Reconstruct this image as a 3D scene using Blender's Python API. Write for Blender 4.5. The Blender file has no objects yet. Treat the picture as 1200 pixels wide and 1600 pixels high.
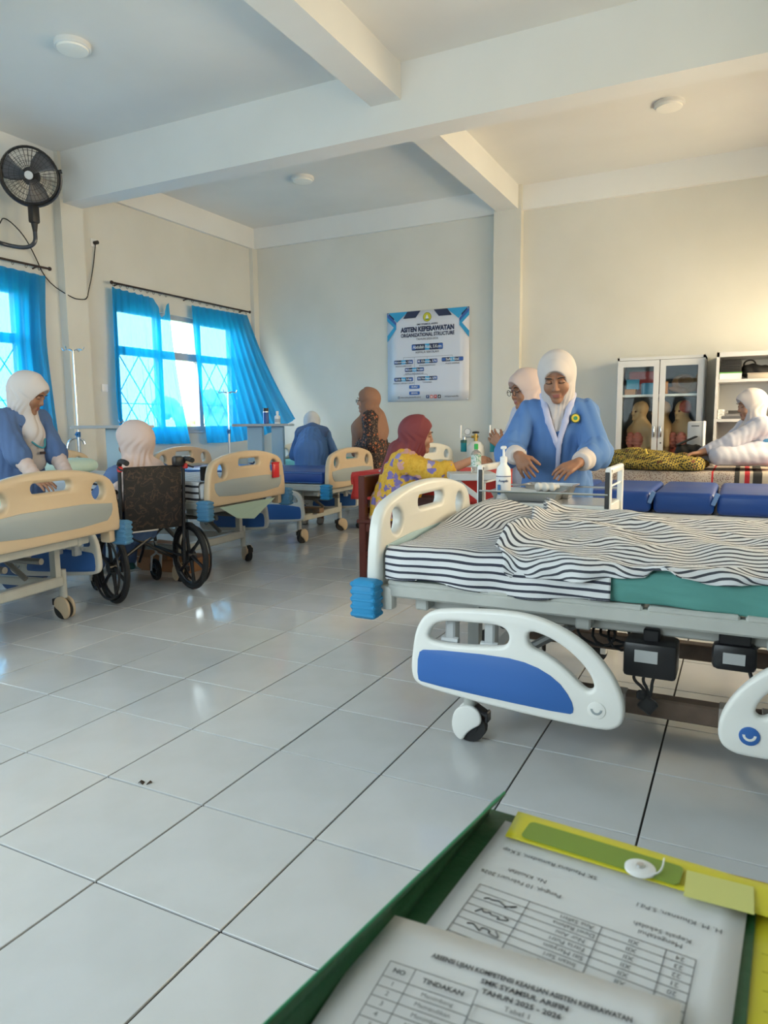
import bpy, bmesh, math, random
import numpy as np
from mathutils import Vector, Matrix, noise as mnoise

random.seed(7)
rng = np.random.default_rng(7)
PI = math.pi
scene = bpy.context.scene
col = scene.collection

# ------------------------------------------------------------------ camera
CAM = Vector((0, 0, 1.142))
YAW, PITCH, ROLL, FPX = 0.468606, -0.125752, -0.0095147, 1106.5
fw = Vector((-math.sin(YAW) * math.cos(PITCH), math.cos(YAW) * math.cos(PITCH), math.sin(PITCH)))
r0 = Vector((math.cos(YAW), math.sin(YAW), 0))
u0 = r0.cross(fw)
rt = math.cos(ROLL) * r0 + math.sin(ROLL) * u0
up = -math.sin(ROLL) * r0 + math.cos(ROLL) * u0
cam_d = bpy.data.cameras.new('camera')
cam_d.sensor_fit = 'VERTICAL'
cam_d.sensor_height = 24
cam_d.sensor_width = 18
cam_d.lens = FPX / 1600 * 24
cam_d.clip_start = 0.02
cam_d.dof.use_dof = True
cam_d.dof.focus_distance = 4.0
cam_d.dof.aperture_fstop = 8
cam = bpy.data.objects.new('camera', cam_d)
col.objects.link(cam)
M = Matrix.Identity(4)
for i in range(3):
    M[i][0], M[i][1], M[i][2], M[i][3] = rt[i], up[i], -fw[i], CAM[i]
cam.matrix_world = M
scene.camera = cam

# ------------------------------------------------------------------ view, world, daylight
vs = scene.view_settings
vs.view_transform = 'Standard'
vs.look = 'None'
vs.gamma = 1
vs.use_curve_mapping = False
vs.exposure = 0.60
scene.cycles.max_bounces = 10
scene.cycles.diffuse_bounces = 5
scene.cycles.transparent_max_bounces = 16
scene.cycles.caustics_reflective = False
scene.cycles.caustics_refractive = False

world = bpy.data.worlds.new('daylight')
scene.world = world
world.use_nodes = True
nt = world.node_tree
bg = nt.nodes['Background']
bg.inputs[0].default_value = (0.82, 0.92, 1.0, 1)
bg.inputs[1].default_value = 9.0

XL, XR, YB, YR, ZC = -6.34, 1.10, 8.50, -0.75, 3.86      # room shell
# windows: (y0, y1) on each long wall, sill and head heights
ZS, ZH, ZT = 1.06, 2.48, 1.99
WIN_L = [(5.92, 8.02), (2.70, 4.76), (-0.45, 1.65)]
WIN_B = [(-4.10, -0.90)]                  # (x0, x1) in the rear wall
WIN_R = [(5.92, 8.02), (2.70, 4.76)]


def area_light(name, loc, rot, sx, sy, energy, color, portal=False):
    l = bpy.data.lights.new(name, 'AREA')
    l.shape = 'RECTANGLE'
    l.size, l.size_y = sx, sy
    l.energy = energy
    l.color = color
    if portal:
        l.cycles.is_portal = True
    o = bpy.data.objects.new(name, l)
    o.location = loc
    o.rotation_euler = rot
    col.objects.link(o)
    return o


for (a, b) in WIN_L:     # daylight of the left windows: the sky itself, sampled through portals
    area_light('window_portal', (XL - 0.16, (a + b) / 2, (ZS + ZH) / 2), (0, -PI / 2, 0), ZH - ZS, b - a, 1, (1, 1, 1), True)
for (a, b), watt in zip(WIN_R, (175, 100)):     # warm low daylight entering by the windows of the right wall
    area_light('window_daylight', (XR + 0.45, (a + b) / 2, (ZS + ZH) / 2 + 0.15), (0, PI / 2, 0), ZH - ZS, b - a, watt, (1.0, 0.76, 0.50))

for (a, b) in WIN_B:     # sky light of the rear window, behind the camera
    area_light('window_portal', ((a + b) / 2, YR - 0.16, (ZS + ZH) / 2), (PI / 2, 0, 0), b - a, ZH - ZS, 1, (1, 1, 1), True)

# ------------------------------------------------------------------ materials
MATS = {}


def mat(name, color=(0.8, 0.8, 0.8), rough=0.5, metal=0.0, bump=None, mottle=None, spec=0.5, coat=0.0, sss=0.0, sheen=0.0, alpha=1.0, trans=0.0, emit=None):
    """Principled material; bump=(scale,strength), mottle=(scale,amount) varies the colour a little."""
    if name in MATS:
        return MATS[name]
    m = bpy.data.materials.new(name)
    m.use_nodes = True
    n = m.node_tree.nodes
    L = m.node_tree.links
    p = n['Principled BSDF']
    c = tuple(color) + (1,)
    p.inputs['Base Color'].default_value = c
    p.inputs['Roughness'].default_value = rough
    p.inputs['Metallic'].default_value = metal
    p.inputs['Specular IOR Level'].default_value = spec
    p.inputs['Coat Weight'].default_value = coat
    p.inputs['Alpha'].default_value = alpha
    p.inputs['Transmission Weight'].default_value = trans
    p.inputs['Sheen Weight'].default_value = sheen
    if sss:
        p.inputs['Subsurface Weight'].default_value = sss
        p.inputs['Subsurface Scale'].default_value = 0.01
    if emit:
        p.inputs['Emission Color'].default_value = tuple(emit[:3]) + (1,)
        p.inputs['Emission Strength'].default_value = emit[3]
    tc = n.new('ShaderNodeTexCoord')
    if mottle:
        t = n.new('ShaderNodeTexNoise')
        t.inputs['Scale'].default_value = mottle[0]
        t.inputs['Detail'].default_value = 4
        L.new(tc.outputs['Object'], t.inputs['Vector'])
        mr = n.new('ShaderNodeMapRange')
        mr.inputs[1].default_value = 0.3
        mr.inputs[2].default_value = 0.7
        mr.inputs[3].default_value = 1 - mottle[1]
        mr.inputs[4].default_value = 1 + mottle[1] * 0.6
        L.new(t.outputs['Fac'], mr.inputs[0])
        mx = n.new('ShaderNodeMix')
        mx.data_type = 'RGBA'
        mx.blend_type = 'MULTIPLY'
        mx.inputs['Factor'].default_value = 1
        mx.inputs['A'].default_value = c
        L.new(mr.outputs[0], mx.inputs['B'])
        L.new(mx.outputs['Result'], p.inputs['Base Color'])
    if bump:
        t = n.new('ShaderNodeTexNoise')
        t.inputs['Scale'].default_value = bump[0]
        t.inputs['Detail'].default_value = 3
        L.new(tc.outputs['Object'], t.inputs['Vector'])
        b = n.new('ShaderNodeBump')
        b.inputs['Strength'].default_value = bump[1]
        b.inputs['Distance'].default_value = 0.02
        L.new(t.outputs['Fac'], b.inputs['Height'])
        L.new(b.outputs['Normal'], p.inputs['Normal'])
    MATS[name] = m
    return m


def ramp_mat(name, build, rough=0.7):
    """Material whose base colour comes from build(nodes, links, texcoord) -> colour socket."""
    if name in MATS:
        return MATS[name]
    m = bpy.data.materials.new(name)
    m.use_nodes = True
    n, L = m.node_tree.nodes, m.node_tree.links
    p = n['Principled BSDF']
    p.inputs['Roughness'].default_value = rough
    tc = n.new('ShaderNodeTexCoord')
    L.new(build(n, L, tc), p.inputs['Base Color'])
    MATS[name] = m
    return m


def ramp(n, L, src, stops, const=True):
    r = n.new('ShaderNodeValToRGB')
    r.color_ramp.interpolation = 'CONSTANT' if const else 'LINEAR'
    e = r.color_ramp.elements
    while len(e) < len(stops):
        e.new(0.5)
    for k, (pos, c) in enumerate(stops):
        e[k].position = pos
        e[k].color = tuple(c) + (1,)
    L.new(src, r.inputs['Fac'])
    return r.outputs['Color']


def mixc(n, L, fac, a, b):
    mx = n.new('ShaderNodeMix')
    mx.data_type = 'RGBA'
    L.new(fac, mx.inputs['Factor'])
    for s, v in (('A', a), ('B', b)):
        if isinstance(v, tuple):
            mx.inputs[s].default_value = v + (1,)
        else:
            L.new(v, mx.inputs[s])
    return mx.outputs['Result']


def tex(n, L, kind, vec, scale, **kw):
    t = n.new('ShaderNodeTex' + kind)
    t.inputs['Scale'].default_value = scale
    for k, v in kw.items():
        if k == 'feature':
            t.feature = v
        else:
            t.inputs[k].default_value = v
    L.new(vec, t.inputs['Vector'])
    return t


def math_node(n, L, op, a, b=None):
    q = n.new('ShaderNodeMath')
    q.operation = op
    for i, v in enumerate((a, b)):
        if v is None:
            continue
        if isinstance(v, (int, float)):
            q.inputs[i].default_value = v
        else:
            L.new(v, q.inputs[i])
    return q.outputs[0]


# ------------------------------------------------------------------ objects
def tag(o, label=None, cat=None, group=None, kind=None):
    if label:
        o['label'] = label
    if cat:
        o['category'] = cat
    if group:
        o['group'] = group
    if kind:
        o['kind'] = kind
    return o


def thing(name, label, cat, loc=(0, 0, 0), rz=0.0, group=None):
    o = bpy.data.objects.new(name, None)
    o.empty_display_size = 0.1
    o.location = loc
    o.rotation_euler = (0, 0, rz)
    col.objects.link(o)
    return tag(o, label, cat, group)


def link_mesh(name, me, m=None, parent=None, loc=None, rot=None):
    o = bpy.data.objects.new(name, me)
    if m is not None and not me.materials:
        me.materials.append(m)
    if loc is not None:
        o.location = loc
    if rot is not None:
        o.rotation_euler = rot
    if parent is not None:
        o.parent = parent
    col.objects.link(o)
    return o


class MB:
    """Collects simple solids and links them as one mesh object."""

    def __init__(self):
        self.v, self.f, self.m = [], [], Matrix.Identity(4)

    def at(self, m):
        self.m = m
        return self

    def add(self, vs_, fs_):
        o = len(self.v)
        self.v += [tuple(self.m @ Vector(p)) for p in vs_]
        self.f += [tuple(i + o for i in q) for q in fs_]
        return self

    def box(self, c, s, rz=0.0, rot=None):
        R = rot if rot is not None else Matrix.Rotation(rz, 3, 'Z')
        hx, hy, hz = s[0] / 2, s[1] / 2, s[2] / 2
        P = [(x, y, z) for x in (-hx, hx) for y in (-hy, hy) for z in (-hz, hz)]
        P = [Vector(c) + R @ Vector(p) for p in P]
        return self.add(P, [(0, 1, 3, 2), (4, 6, 7, 5), (0, 4, 5, 1), (2, 3, 7, 6), (0, 2, 6, 4), (1, 5, 7, 3)])

    def bb(self, x0, x1, y0, y1, z0, z1):
        return self.box(((x0 + x1) / 2, (y0 + y1) / 2, (z0 + z1) / 2), (x1 - x0, y1 - y0, z1 - z0))

    def rbox(self, c, s, r=0.01, seg=2, rot=None):
        bm = bmesh.new()
        bmesh.ops.create_cube(bm, size=1)
        for v in bm.verts:
            v.co = Vector((v.co.x * s[0], v.co.y * s[1], v.co.z * s[2]))
        r = min(r, min(s) * 0.49)
        bmesh.ops.bevel(bm, geom=list(bm.edges), offset=r, segments=seg, affect='EDGES', profile=0.5)
        R = rot if rot is not None else Matrix.Identity(3)
        bm.verts.index_update()
        self.add([Vector(c) + R @ v.co for v in bm.verts], [[v.index for v in f.verts] for f in bm.faces])
        bm.free()
        return self

    def cyl(self, a, b, r, r2=None, n=12, cap=True):
        a, b = Vector(a), Vector(b)
        r2 = r if r2 is None else r2
        d = (b - a).normalized()
        x = d.orthogonal().normalized()
        y = d.cross(x)
        P = []
        for (c, q) in ((a, r), (b, r2)):
            for k in range(n):
                t = 2 * PI * k / n
                P.append(c + q * (math.cos(t) * x + math.sin(t) * y))
        F = [(k, (k + 1) % n, n + (k + 1) % n, n + k) for k in range(n)]
        if cap:
            F += [tuple(range(n))[::-1], tuple(range(n, 2 * n))]
        return self.add(P, F)

    def tube(self, pts, r, n=8, closed=False):
        pts = [Vector(p) for p in pts]
        rs = r if isinstance(r, (list, tuple)) else [r] * len(pts)
        m = len(pts)
        P = []
        prev = None
        for i, p in enumerate(pts):
            if closed:
                d = pts[(i + 1) % m] - pts[i - 1]
            else:
                d = pts[min(i + 1, m - 1)] - pts[max(i - 1, 0)]
            d.normalize()
            x = d.orthogonal().normalized() if prev is None else (prev - d * prev.dot(d)).normalized()
            prev = x
            y = d.cross(x)
            for k in range(n):
                t = 2 * PI * k / n
                P.append(p + rs[i] * (math.cos(t) * x + math.sin(t) * y))
        F = []
        for i in range(m if closed else m - 1):
            j = (i + 1) % m
            for k in range(n):
                F.append((i * n + k, i * n + (k + 1) % n, j * n + (k + 1) % n, j * n + k))
        if not closed:
            F += [tuple(range(n))[::-1], tuple(range((m - 1) * n, m * n))]
        return self.add(P, F)

    def lathe(self, prof, c=(0, 0, 0), n=20, rot=None):
        R = rot if rot is not None else Matrix.Identity(3)
        P = []
        for (r, z) in prof:
            for k in range(n):
                t = 2 * PI * k / n
                P.append(Vector(c) + R @ Vector((r * math.cos(t), r * math.sin(t), z)))
        F = []
        for i in range(len(prof) - 1):
            for k in range(n):
                F.append((i * n + k, i * n + (k + 1) % n, (i + 1) * n + (k + 1) % n, (i + 1) * n + k))
        F += [tuple(range(n))[::-1], tuple(range((len(prof) - 1) * n, len(prof) * n))]
        return self.add(P, F)

    def ball(self, c, r, n=12, k=8):
        rr = r if isinstance(r, (list, tuple)) else (r, r, r)
        P, F = [], []
        for i in range(k + 1):
            t = PI * i / k
            for j in range(n):
                q = 2 * PI * j / n
                P.append((c[0] + rr[0] * math.sin(t) * math.cos(q), c[1] + rr[1] * math.sin(t) * math.sin(q), c[2] + rr[2] * math.cos(t)))
        for i in range(k):
            for j in range(n):
                F.append((i * n + j, i * n + (j + 1) % n, (i + 1) * n + (j + 1) % n, (i + 1) * n + j))
        return self.add(P, F)

    def grid(self, fn, nu, nv, closed_u=False):
        P = [fn(i / nu, j / nv) for j in range(nv + 1) for i in range(nu + 1)]
        F = [(j * (nu + 1) + i, j * (nu + 1) + i + 1, (j + 1) * (nu + 1) + i + 1, (j + 1) * (nu + 1) + i) for j in range(nv) for i in range(nu)]
        return self.add(P, F)

    def mesh(self, name, smooth=True, angle=0.6):
        me = bpy.data.meshes.new(name)
        me.from_pydata(self.v, [], self.f)
        me.validate()
        bm = bmesh.new()
        bm.from_mesh(me)
        bmesh.ops.remove_doubles(bm, verts=bm.verts, dist=1e-6)
        bmesh.ops.recalc_face_normals(bm, faces=bm.faces)
        if smooth:
            for f in bm.faces:
                f.smooth = True
            for e in bm.edges:
                if len(e.link_faces) == 2 and e.calc_face_angle(0) > angle:
                    e.smooth = False
        bm.to_mesh(me)
        bm.free()
        return me

    def build(self, name, m, parent=None, loc=None, rot=None, smooth=True, angle=0.6):
        return link_mesh(name, self.mesh(name, smooth, angle), m, parent, loc, rot)


def plate_mesh(name, outlines, thick, bevel=0.0, seg=2, plane='XZ'):
    """Flat plate with holes: filled 2D curve, extruded and rounded. outlines[0] is the rim, the others are holes."""
    cu = bpy.data.curves.new(name, 'CURVE')
    cu.dimensions = '2D'
    cu.fill_mode = 'BOTH'
    cu.extrude = max(thick / 2 - bevel, 0.0002)
    cu.bevel_depth = bevel
    cu.bevel_resolution = seg
    cu.offset = -bevel
    for pts in outlines:
        s = cu.splines.new('POLY')
        s.points.add(len(pts) - 1)
        for p, q in zip(s.points, pts):
            p.co = (q[0], q[1], 0, 1)
        s.use_cyclic_u = True
    o = bpy.data.objects.new(name, cu)
    me = bpy.data.meshes.new_from_object(o)
    bpy.data.objects.remove(o)
    bpy.data.curves.remove(cu)
    if plane == 'XZ':
        me.transform(Matrix(((1, 0, 0, 0), (0, 0, -1, 0), (0, 1, 0, 0), (0, 0, 0, 1))))
    elif plane == 'YZ':
        me.transform(Matrix(((0, 0, 1, 0), (1, 0, 0, 0), (0, 1, 0, 0), (0, 0, 0, 1))))
    me.name = name
    bm = bmesh.new()
    bm.from_mesh(me)
    bmesh.ops.remove_doubles(bm, verts=bm.verts, dist=1e-5)
    bmesh.ops.recalc_face_normals(bm, faces=bm.faces)
    for f in bm.faces:
        f.smooth = True
    for e in bm.edges:
        if len(e.link_faces) == 2 and e.calc_face_angle(0) > 0.7:
            e.smooth = False
    bm.to_mesh(me)
    bm.free()
    return me


def rrect(x0, x1, y0, y1, r, n=5):
    """Rounded rectangle outline."""
    P = []
    r = min(r, (x1 - x0) / 2 - 1e-4, (y1 - y0) / 2 - 1e-4)
    for (cx, cy, a) in ((x1 - r, y1 - r, 0), (x0 + r, y1 - r, PI / 2), (x0 + r, y0 + r, PI), (x1 - r, y0 + r, 1.5 * PI)):
        for k in range(n + 1):
            t = a + PI / 2 * k / n
            P.append((cx + r * math.cos(t), cy + r * math.sin(t)))
    return P


def smooth_loop(pts, it=2):
    """Chaikin corner cutting of a closed outline."""
    for _ in range(it):
        q = []
        for i in range(len(pts)):
            a, b = pts[i], pts[(i + 1) % len(pts)]
            q += [(a[0] * .75 + b[0] * .25, a[1] * .75 + b[1] * .25), (a[0] * .25 + b[0] * .75, a[1] * .25 + b[1] * .75)]
        pts = q
    return pts


def smooth_path(pts, it=2):
    pts = [Vector(p) for p in pts]
    for _ in range(it):
        q = [pts[0]]
        for a, b in zip(pts[:-1], pts[1:]):
            q += [a * .75 + b * .25, a * .25 + b * .75]
        pts = q + [pts[-1]]
    return pts


def text_mesh(name, s, size, align='CENTER', thick=0.0, weight=0.0, maxw=None):
    cu = bpy.data.curves.new(name, 'FONT')
    cu.body = s
    cu.size = size
    cu.align_x = align
    cu.align_y = 'CENTER'
    cu.extrude = thick
    cu.offset = weight
    cu.resolution_u = 2
    o = bpy.data.objects.new(name, cu)
    me = bpy.data.meshes.new_from_object(o)
    bpy.data.objects.remove(o)
    bpy.data.curves.remove(cu)
    me.name = name
    if maxw and len(me.vertices):
        xs = [v.co.x for v in me.vertices]
        w = max(xs) - min(xs)
        if w > maxw:
            me.transform(Matrix.Scale(maxw / w, 4, (1, 0, 0)))
    return me


def copy_tree(o, parent=None):
    c = o.copy()
    col.objects.link(c)
    if parent is not None:
        c.parent = parent
    for ch in list(o.children):
        copy_tree(ch, c)
    return c


# common materials
WHITE_STEEL = mat('white_painted_steel', (0.74, 0.75, 0.75), 0.35, bump=(60, 0.02))
CREAM_PLASTIC = mat('cream_plastic', (0.70, 0.64, 0.52), 0.38, mottle=(6, 0.05))
GREY_STEEL = mat('grey_painted_steel', (0.50, 0.52, 0.53), 0.4, mottle=(20, 0.08))
CHROME = mat('chrome', (0.75, 0.76, 0.78), 0.18, 1.0)
STAINLESS = mat('stainless', (0.62, 0.63, 0.64), 0.28, 1.0, bump=(40, 0.02))
BLACK_PLASTIC = mat('black_plastic', (0.012, 0.012, 0.014), 0.42, bump=(80, 0.03))
BLACK_RUBBER = mat('black_rubber', (0.015, 0.015, 0.016), 0.75)
WHITE_PLASTIC = mat('white_plastic', (0.80, 0.80, 0.80), 0.4)

# ================================================================== STRUCTURE
WALL = ramp_mat('wall_paint', lambda n, L, tc: ramp(n, L, tex(n, L, 'Noise', tc.outputs['Object'], 1.3, Detail=6).outputs['Fac'],
                [(0.3, (0.64, 0.625, 0.565)), (0.7, (0.70, 0.685, 0.63))], False), 0.75)
CEIL = ramp_mat('ceiling_paint', lambda n, L, tc: ramp(n, L, tex(n, L, 'Noise', tc.outputs['Object'], 0.9, Detail=6).outputs['Fac'],
                [(0.3, (0.72, 0.72, 0.70)), (0.7, (0.79, 0.79, 0.77))], False), 0.8)


def struct(name, mb, m, parent=None, smooth=False):
    o = mb.build(name, m, parent, smooth=smooth)
    o['kind'] = 'structure'
    return o


# ---- floor: grout bed and single tiles -------------------------------------
def tile_mat():
    m = bpy.data.materials.new('floor_tile_glaze')
    m.use_nodes = True
    n, L = m.node_tree.nodes, m.node_tree.links
    p = n['Principled BSDF']
    oi = n.new('ShaderNodeObjectInfo')
    tc = n.new('ShaderNodeTexCoord')
    t = tex(n, L, 'Noise', tc.outputs['Object'], 5, Detail=5)
    a = ramp(n, L, oi.outputs['Random'], [(0, (0.56, 0.57, 0.58)), (1, (0.62, 0.625, 0.63))], False)
    b = ramp(n, L, t.outputs['Fac'], [(0.3, (0.93, 0.93, 0.92)), (0.6, (1, 1, 1))], False)
    mx = n.new('ShaderNodeMix')
    mx.data_type = 'RGBA'
    mx.blend_type = 'MULTIPLY'
    mx.inputs['Factor'].default_value = 1
    L.new(a, mx.inputs['A'])
    L.new(b, mx.inputs['B'])
    L.new(mx.outputs['Result'], p.inputs['Base Color'])
    t2 = tex(n, L, 'Noise', tc.outputs['Object'], 9, Detail=6)
    mr = n.new('ShaderNodeMapRange')
    mr.inputs[3].default_value = 0.08
    mr.inputs[4].default_value = 0.17
    L.new(t2.outputs['Fac'], mr.inputs[0])
    L.new(mr.outputs[0], p.inputs['Roughness'])
    p.inputs['Specular IOR Level'].default_value = 0.62
    return m


TILE = 0.4
TX0, TY0 = -1.0066, 1.1451            # a joint crossing of the tile grid
floor = struct('floor', MB().bb(XL - 0.1, XR + 0.1, YR - 0.1, YB + 0.1, -0.06, -0.006), mat('floor_grout', (0.035, 0.03, 0.028), 0.9, mottle=(30, 0.3)))
tm = tile_mat()


def tile_mesh(w, d):
    bm = bmesh.new()
    bmesh.ops.create_cube(bm, size=1)
    for v in bm.verts:
        v.co = Vector((v.co.x * w, v.co.y * d, v.co.z * 0.008 - 0.004))
    bmesh.ops.bevel(bm, geom=[e for e in bm.edges if all(v.co.z > -0.001 for v in e.verts)], offset=0.0012, segments=1, affect='EDGES')
    me = bpy.data.meshes.new('tile')
    bm.to_mesh(me)
    bm.free()
    me.materials.append(tm)
    return me


full_tile = tile_mesh(TILE - 0.006, TILE - 0.006)
cells = []
for i in range(-16, 8):
    for j in range(-8, 22):
        x0, y0 = TX0 + i * TILE, TY0 + j * TILE
        x1, y1 = x0 + TILE, y0 + TILE
        cx0, cx1, cy0, cy1 = max(x0, XL), min(x1, XR), max(y0, YR), min(y1, YB)
        if cx1 - cx0 < 0.02 or cy1 - cy0 < 0.02:
            continue
        c = Vector(((cx0 + cx1) / 2, (cy0 + cy1) / 2, 0))
        seen = False
        for q in ((cx0, cy0), (cx1, cy0), (cx0, cy1), (cx1, cy1), (c.x, c.y)):
            d = Vector((q[0], q[1], 0)) - CAM
            w = d.dot(fw)
            if w > 0.2 and abs(d.dot(rt) / w) * FPX < 610 and abs(d.dot(up) / w) * FPX < 810:
                seen = True
        cells.append((not seen, (c - CAM).length, cx0, cx1, cy0, cy1))
cells.sort()
rest = MB()
for k, (hid, dist, cx0, cx1, cy0, cy1) in enumerate(cells):
    if not hid and k < 300:
        w, d = cx1 - cx0, cy1 - cy0
        me = full_tile if (w > 0.399 and d > 0.399) else tile_mesh(w - 0.006, d - 0.006)
        t = link_mesh('tile', me, tm, floor, ((cx0 + cx1) / 2, (cy0 + cy1) / 2, random.uniform(-0.0006, 0.0006)),
                      (random.uniform(-.0012, .0012), random.uniform(-.0012, .0012), 0))
    else:
        rest.bb(cx0 + .002, cx1 - .002, cy0 + .002, cy1 - .002, -0.008, 0)
if rest.v:
    o = rest.build('tile_field', tm, floor, smooth=False)
    o['kind'] = 'stuff'

# ---- walls -----------------------------------------------------------------
def wall_with_windows(x_in, x_out, wins, extra_door=None):
    mb = MB()
    xs = (min(x_in, x_out), max(x_in, x_out))
    edges = sorted(wins)
    y = YR - 0.2
    for (a, b) in edges:
        mb.bb(xs[0], xs[1], y, a, 0, ZC)
        mb.bb(xs[0], xs[1], a, b, 0, ZS)
        mb.bb(xs[0], xs[1], a, b, ZH, ZC)
        y = b
    mb.bb(xs[0], xs[1], y, YB + 0.2, 0, ZC)
    return mb


struct('wall_left', wall_with_windows(XL, XL - 0.15, WIN_L), WALL)
struct('wall_right', wall_with_windows(XR, XR + 0.15, WIN_R), WALL)
struct('wall_back', MB().bb(XL - .15, XR + .15, YB, YB + .15, 0, ZC), WALL)
rear = MB()
rx = XL - .15
for (a, b) in WIN_B:
    rear.bb(rx, a, YR - .15, YR, 0, ZC).bb(a, b, YR - .15, YR, 0, ZS).bb(a, b, YR - .15, YR, ZH, ZC)
    rx = b
rear.bb(rx, XR + .15, YR - .15, YR, 0, ZC)
struct('wall_rear', rear, WALL)
struct('ceiling', MB().bb(XL - .15, XR + .15, YR - .15, YB + .15, ZC, ZC + .12), CEIL)

# columns standing a little proud of the walls
for k, (y0, y1) in enumerate(((5.19, 5.46), (2.10, 2.40))):
    struct('wall_column', MB().bb(XL, XL + .10, y0, y1, 0, ZC), WALL)
    struct('wall_column', MB().bb(XR - .12, XR, y0, y1, 0, ZC), WALL)
struct('wall_column', MB().bb(-2.76, -2.43, YB - .10, YB, 0, ZC), WALL)
struct('wall_column', MB().bb(XL, XL + .06, YB - .11, YB, 0, 3.584), WALL)
# ceiling beams: the deep cross beams and the shallower long beam, wall bands around the room
for (y0, y1) in ((5.228, 5.456), (2.16, 2.39)):
    struct('ceiling_beam', MB().bb(XL, XR, y0, y1, 3.37, ZC), CEIL)
for (y0, y1) in ((5.456, YB), (2.39, 5.228), (YR, 2.16)):
    struct('ceiling_beam', MB().bb(-2.727, -2.467, y0, y1, 3.594, ZC), CEIL)
struct('trim_1', MB().bb(XL, XR, YB - .05, YB, 3.584, ZC), CEIL)
struct('trim_2', MB().bb(XL, XL + .05, YR, YB, 3.584, ZC), CEIL)
struct('trim_3', MB().bb(XR - .05, XR, YR, YB, 3.584, ZC), CEIL)
struct('baseboard_back', MB().bb(XL, XR, YB - .012, YB, 0, .1), mat('skirting_tile', (0.55, 0.55, 0.55), .3))
struct('baseboard_left', MB().bb(XL, XL + .012, YR, YB, 0, .1), MATS['skirting_tile'])

# ---- windows -----------------------------------------------------------------
FRAME = mat('window_frame_paint', (0.42, 0.46, 0.50), 0.5, mottle=(8, .1))


def glass_mat():
    m = bpy.data.materials.new('window_glass')
    m.use_nodes = True
    n, L = m.node_tree.nodes, m.node_tree.links
    n.remove(n['Principled BSDF'])
    t = n.new('ShaderNodeBsdfTransparent')
    t.inputs[0].default_value = (.93, .96, .95, 1)
    g = n.new('ShaderNodeBsdfGlossy')
    g.inputs['Roughness'].default_value = 0.02
    mx = n.new('ShaderNodeMixShader')
    mx.inputs[0].default_value = 0.06
    L.new(t.outputs[0], mx.inputs[1])
    L.new(g.outputs[0], mx.inputs[2])
    L.new(mx.outputs[0], n['Material Output'].inputs[0])
    MATS['window_glass'] = m
    return m


GLASS = glass_mat()
CAB_GLASS = GLASS.copy()
CAB_GLASS.name = 'cabinet_glass'
CAB_GLASS.node_tree.nodes['Mix Shader'].inputs[0].default_value = 0.006


def window(name, x, y0, y1, grille_cols, inward=1):
    """Six-light window in the plane x; three lights below and three in the transom row."""
    root = bpy.data.objects.new(name, None)
    col.objects.link(root)
    root.location = (x, y0, 0)
    root['kind'] = 'structure'
    w = y1 - y0
    t = 0.055
    cols = [0, w / 3, 2 * w / 3, w]
    fr = MB()
    fr.bb(-.04, .04, 0, w, ZS, ZS + t).bb(-.04, .04, 0, w, ZH - t, ZH)
    fr.bb(-.04, .04, 0, t, ZS, ZH).bb(-.04, .04, w - t, w, ZS, ZH)
    fr.build('window_frame', FRAME, root, smooth=False)
    MB().bb(-.04, .04, t, w - t, ZT - .045, ZT + .045).build('transom', FRAME, root, smooth=False)
    for c in cols[1:-1]:
        MB().bb(-.04, .04, c - .035, c + .035, ZS + t, ZH - t).build('mullion', FRAME, root, smooth=False)
    MB().bb(-.06 if inward > 0 else -.1, .1 if inward > 0 else .06, -.03, w + .03, ZS - .03, ZS).build('window_sill', FRAME, root, smooth=False)
    for k in range(3):
        a = cols[k] + (t if k == 0 else .035)
        b = cols[k + 1] - (t if k == 2 else .035)
        for (z0, z1) in ((ZS + t, ZT - .045), (ZT + .045, ZH - t)):
            MB().bb(-.003, .003, a, b, z0, z1).build('pane', GLASS, root, smooth=False)
        if k in grille_cols:
            g = MB()
            z0, z1 = ZS + t, ZT - .045
            H = z1 - z0
            W = b - a
            for s in (0, 1):                       # crossing slanted bars forming tall diamonds
                for q in (-1, 0, 1, 2):
                    p0, p1 = (q * .5, 0.), (q * .5 + 1.0, 1.)
                    lo, hi = max(0., (0 - p0[0]) / 1.0), min(1., (1 - p0[0]) / 1.0)
                    if hi - lo < 0.02:
                        continue
                    e = []
                    for tt in (lo, hi):
                        yy = p0[0] + tt
                        if s:
                            yy = 1 - yy
                        e.append((.03 * inward, a + W * yy, z0 + H * tt))
                    g.cyl(e[0], e[1], .006, n=6)
            g.cyl((.03 * inward, a, z0 + H * .33), (.03 * inward, b, z0 + H * .33), .005, n=6)
            g.build('grille', FRAME, root)
    return root


for k, (a, b) in enumerate(WIN_L):
    window('window_%d' % (k + 1), XL - .08, a, b, (0, 2), 1)
for k, (a, b) in enumerate(WIN_R):
    window('window_%d' % (k + 4), XR + .08, a, b, (), -1)

for k, (a, b) in enumerate(WIN_B):
    wb = window('window_%d' % (k + 6), 0, 0, b - a, (), 1)
    wb.location = (b, YR - .08, 0)
    wb.rotation_euler = (0, 0, PI / 2)

# unseen wall, roof and ground added outside the right windows to block the sky
struct('sky_blocker_wall', MB().bb(XR + 1.5, XR + 1.65, YR - 2, YB + 2, -.06, 3.6), mat('sky_blocker_paint', (.62, .52, .38), .8, mottle=(2, .1)))
struct('sky_blocker_roof', MB().bb(XR + .15, XR + 1.65, YR - 2, YB + 2, 3.2, 3.32), MATS['sky_blocker_paint'])
struct('sky_blocker_ground', MB().bb(XR + .15, XR + 1.65, YR - 2, YB + 2, -.16, -.06), MATS['sky_blocker_paint'])

# ---- outdoors, seen through the gap between the curtains ---------------------
struct('ground', MB().bb(-60, XL - .16, -40, 60, -.5, -.06), mat('outdoor_ground', (.30, .33, .22), .9, mottle=(1, .3)))

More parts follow.
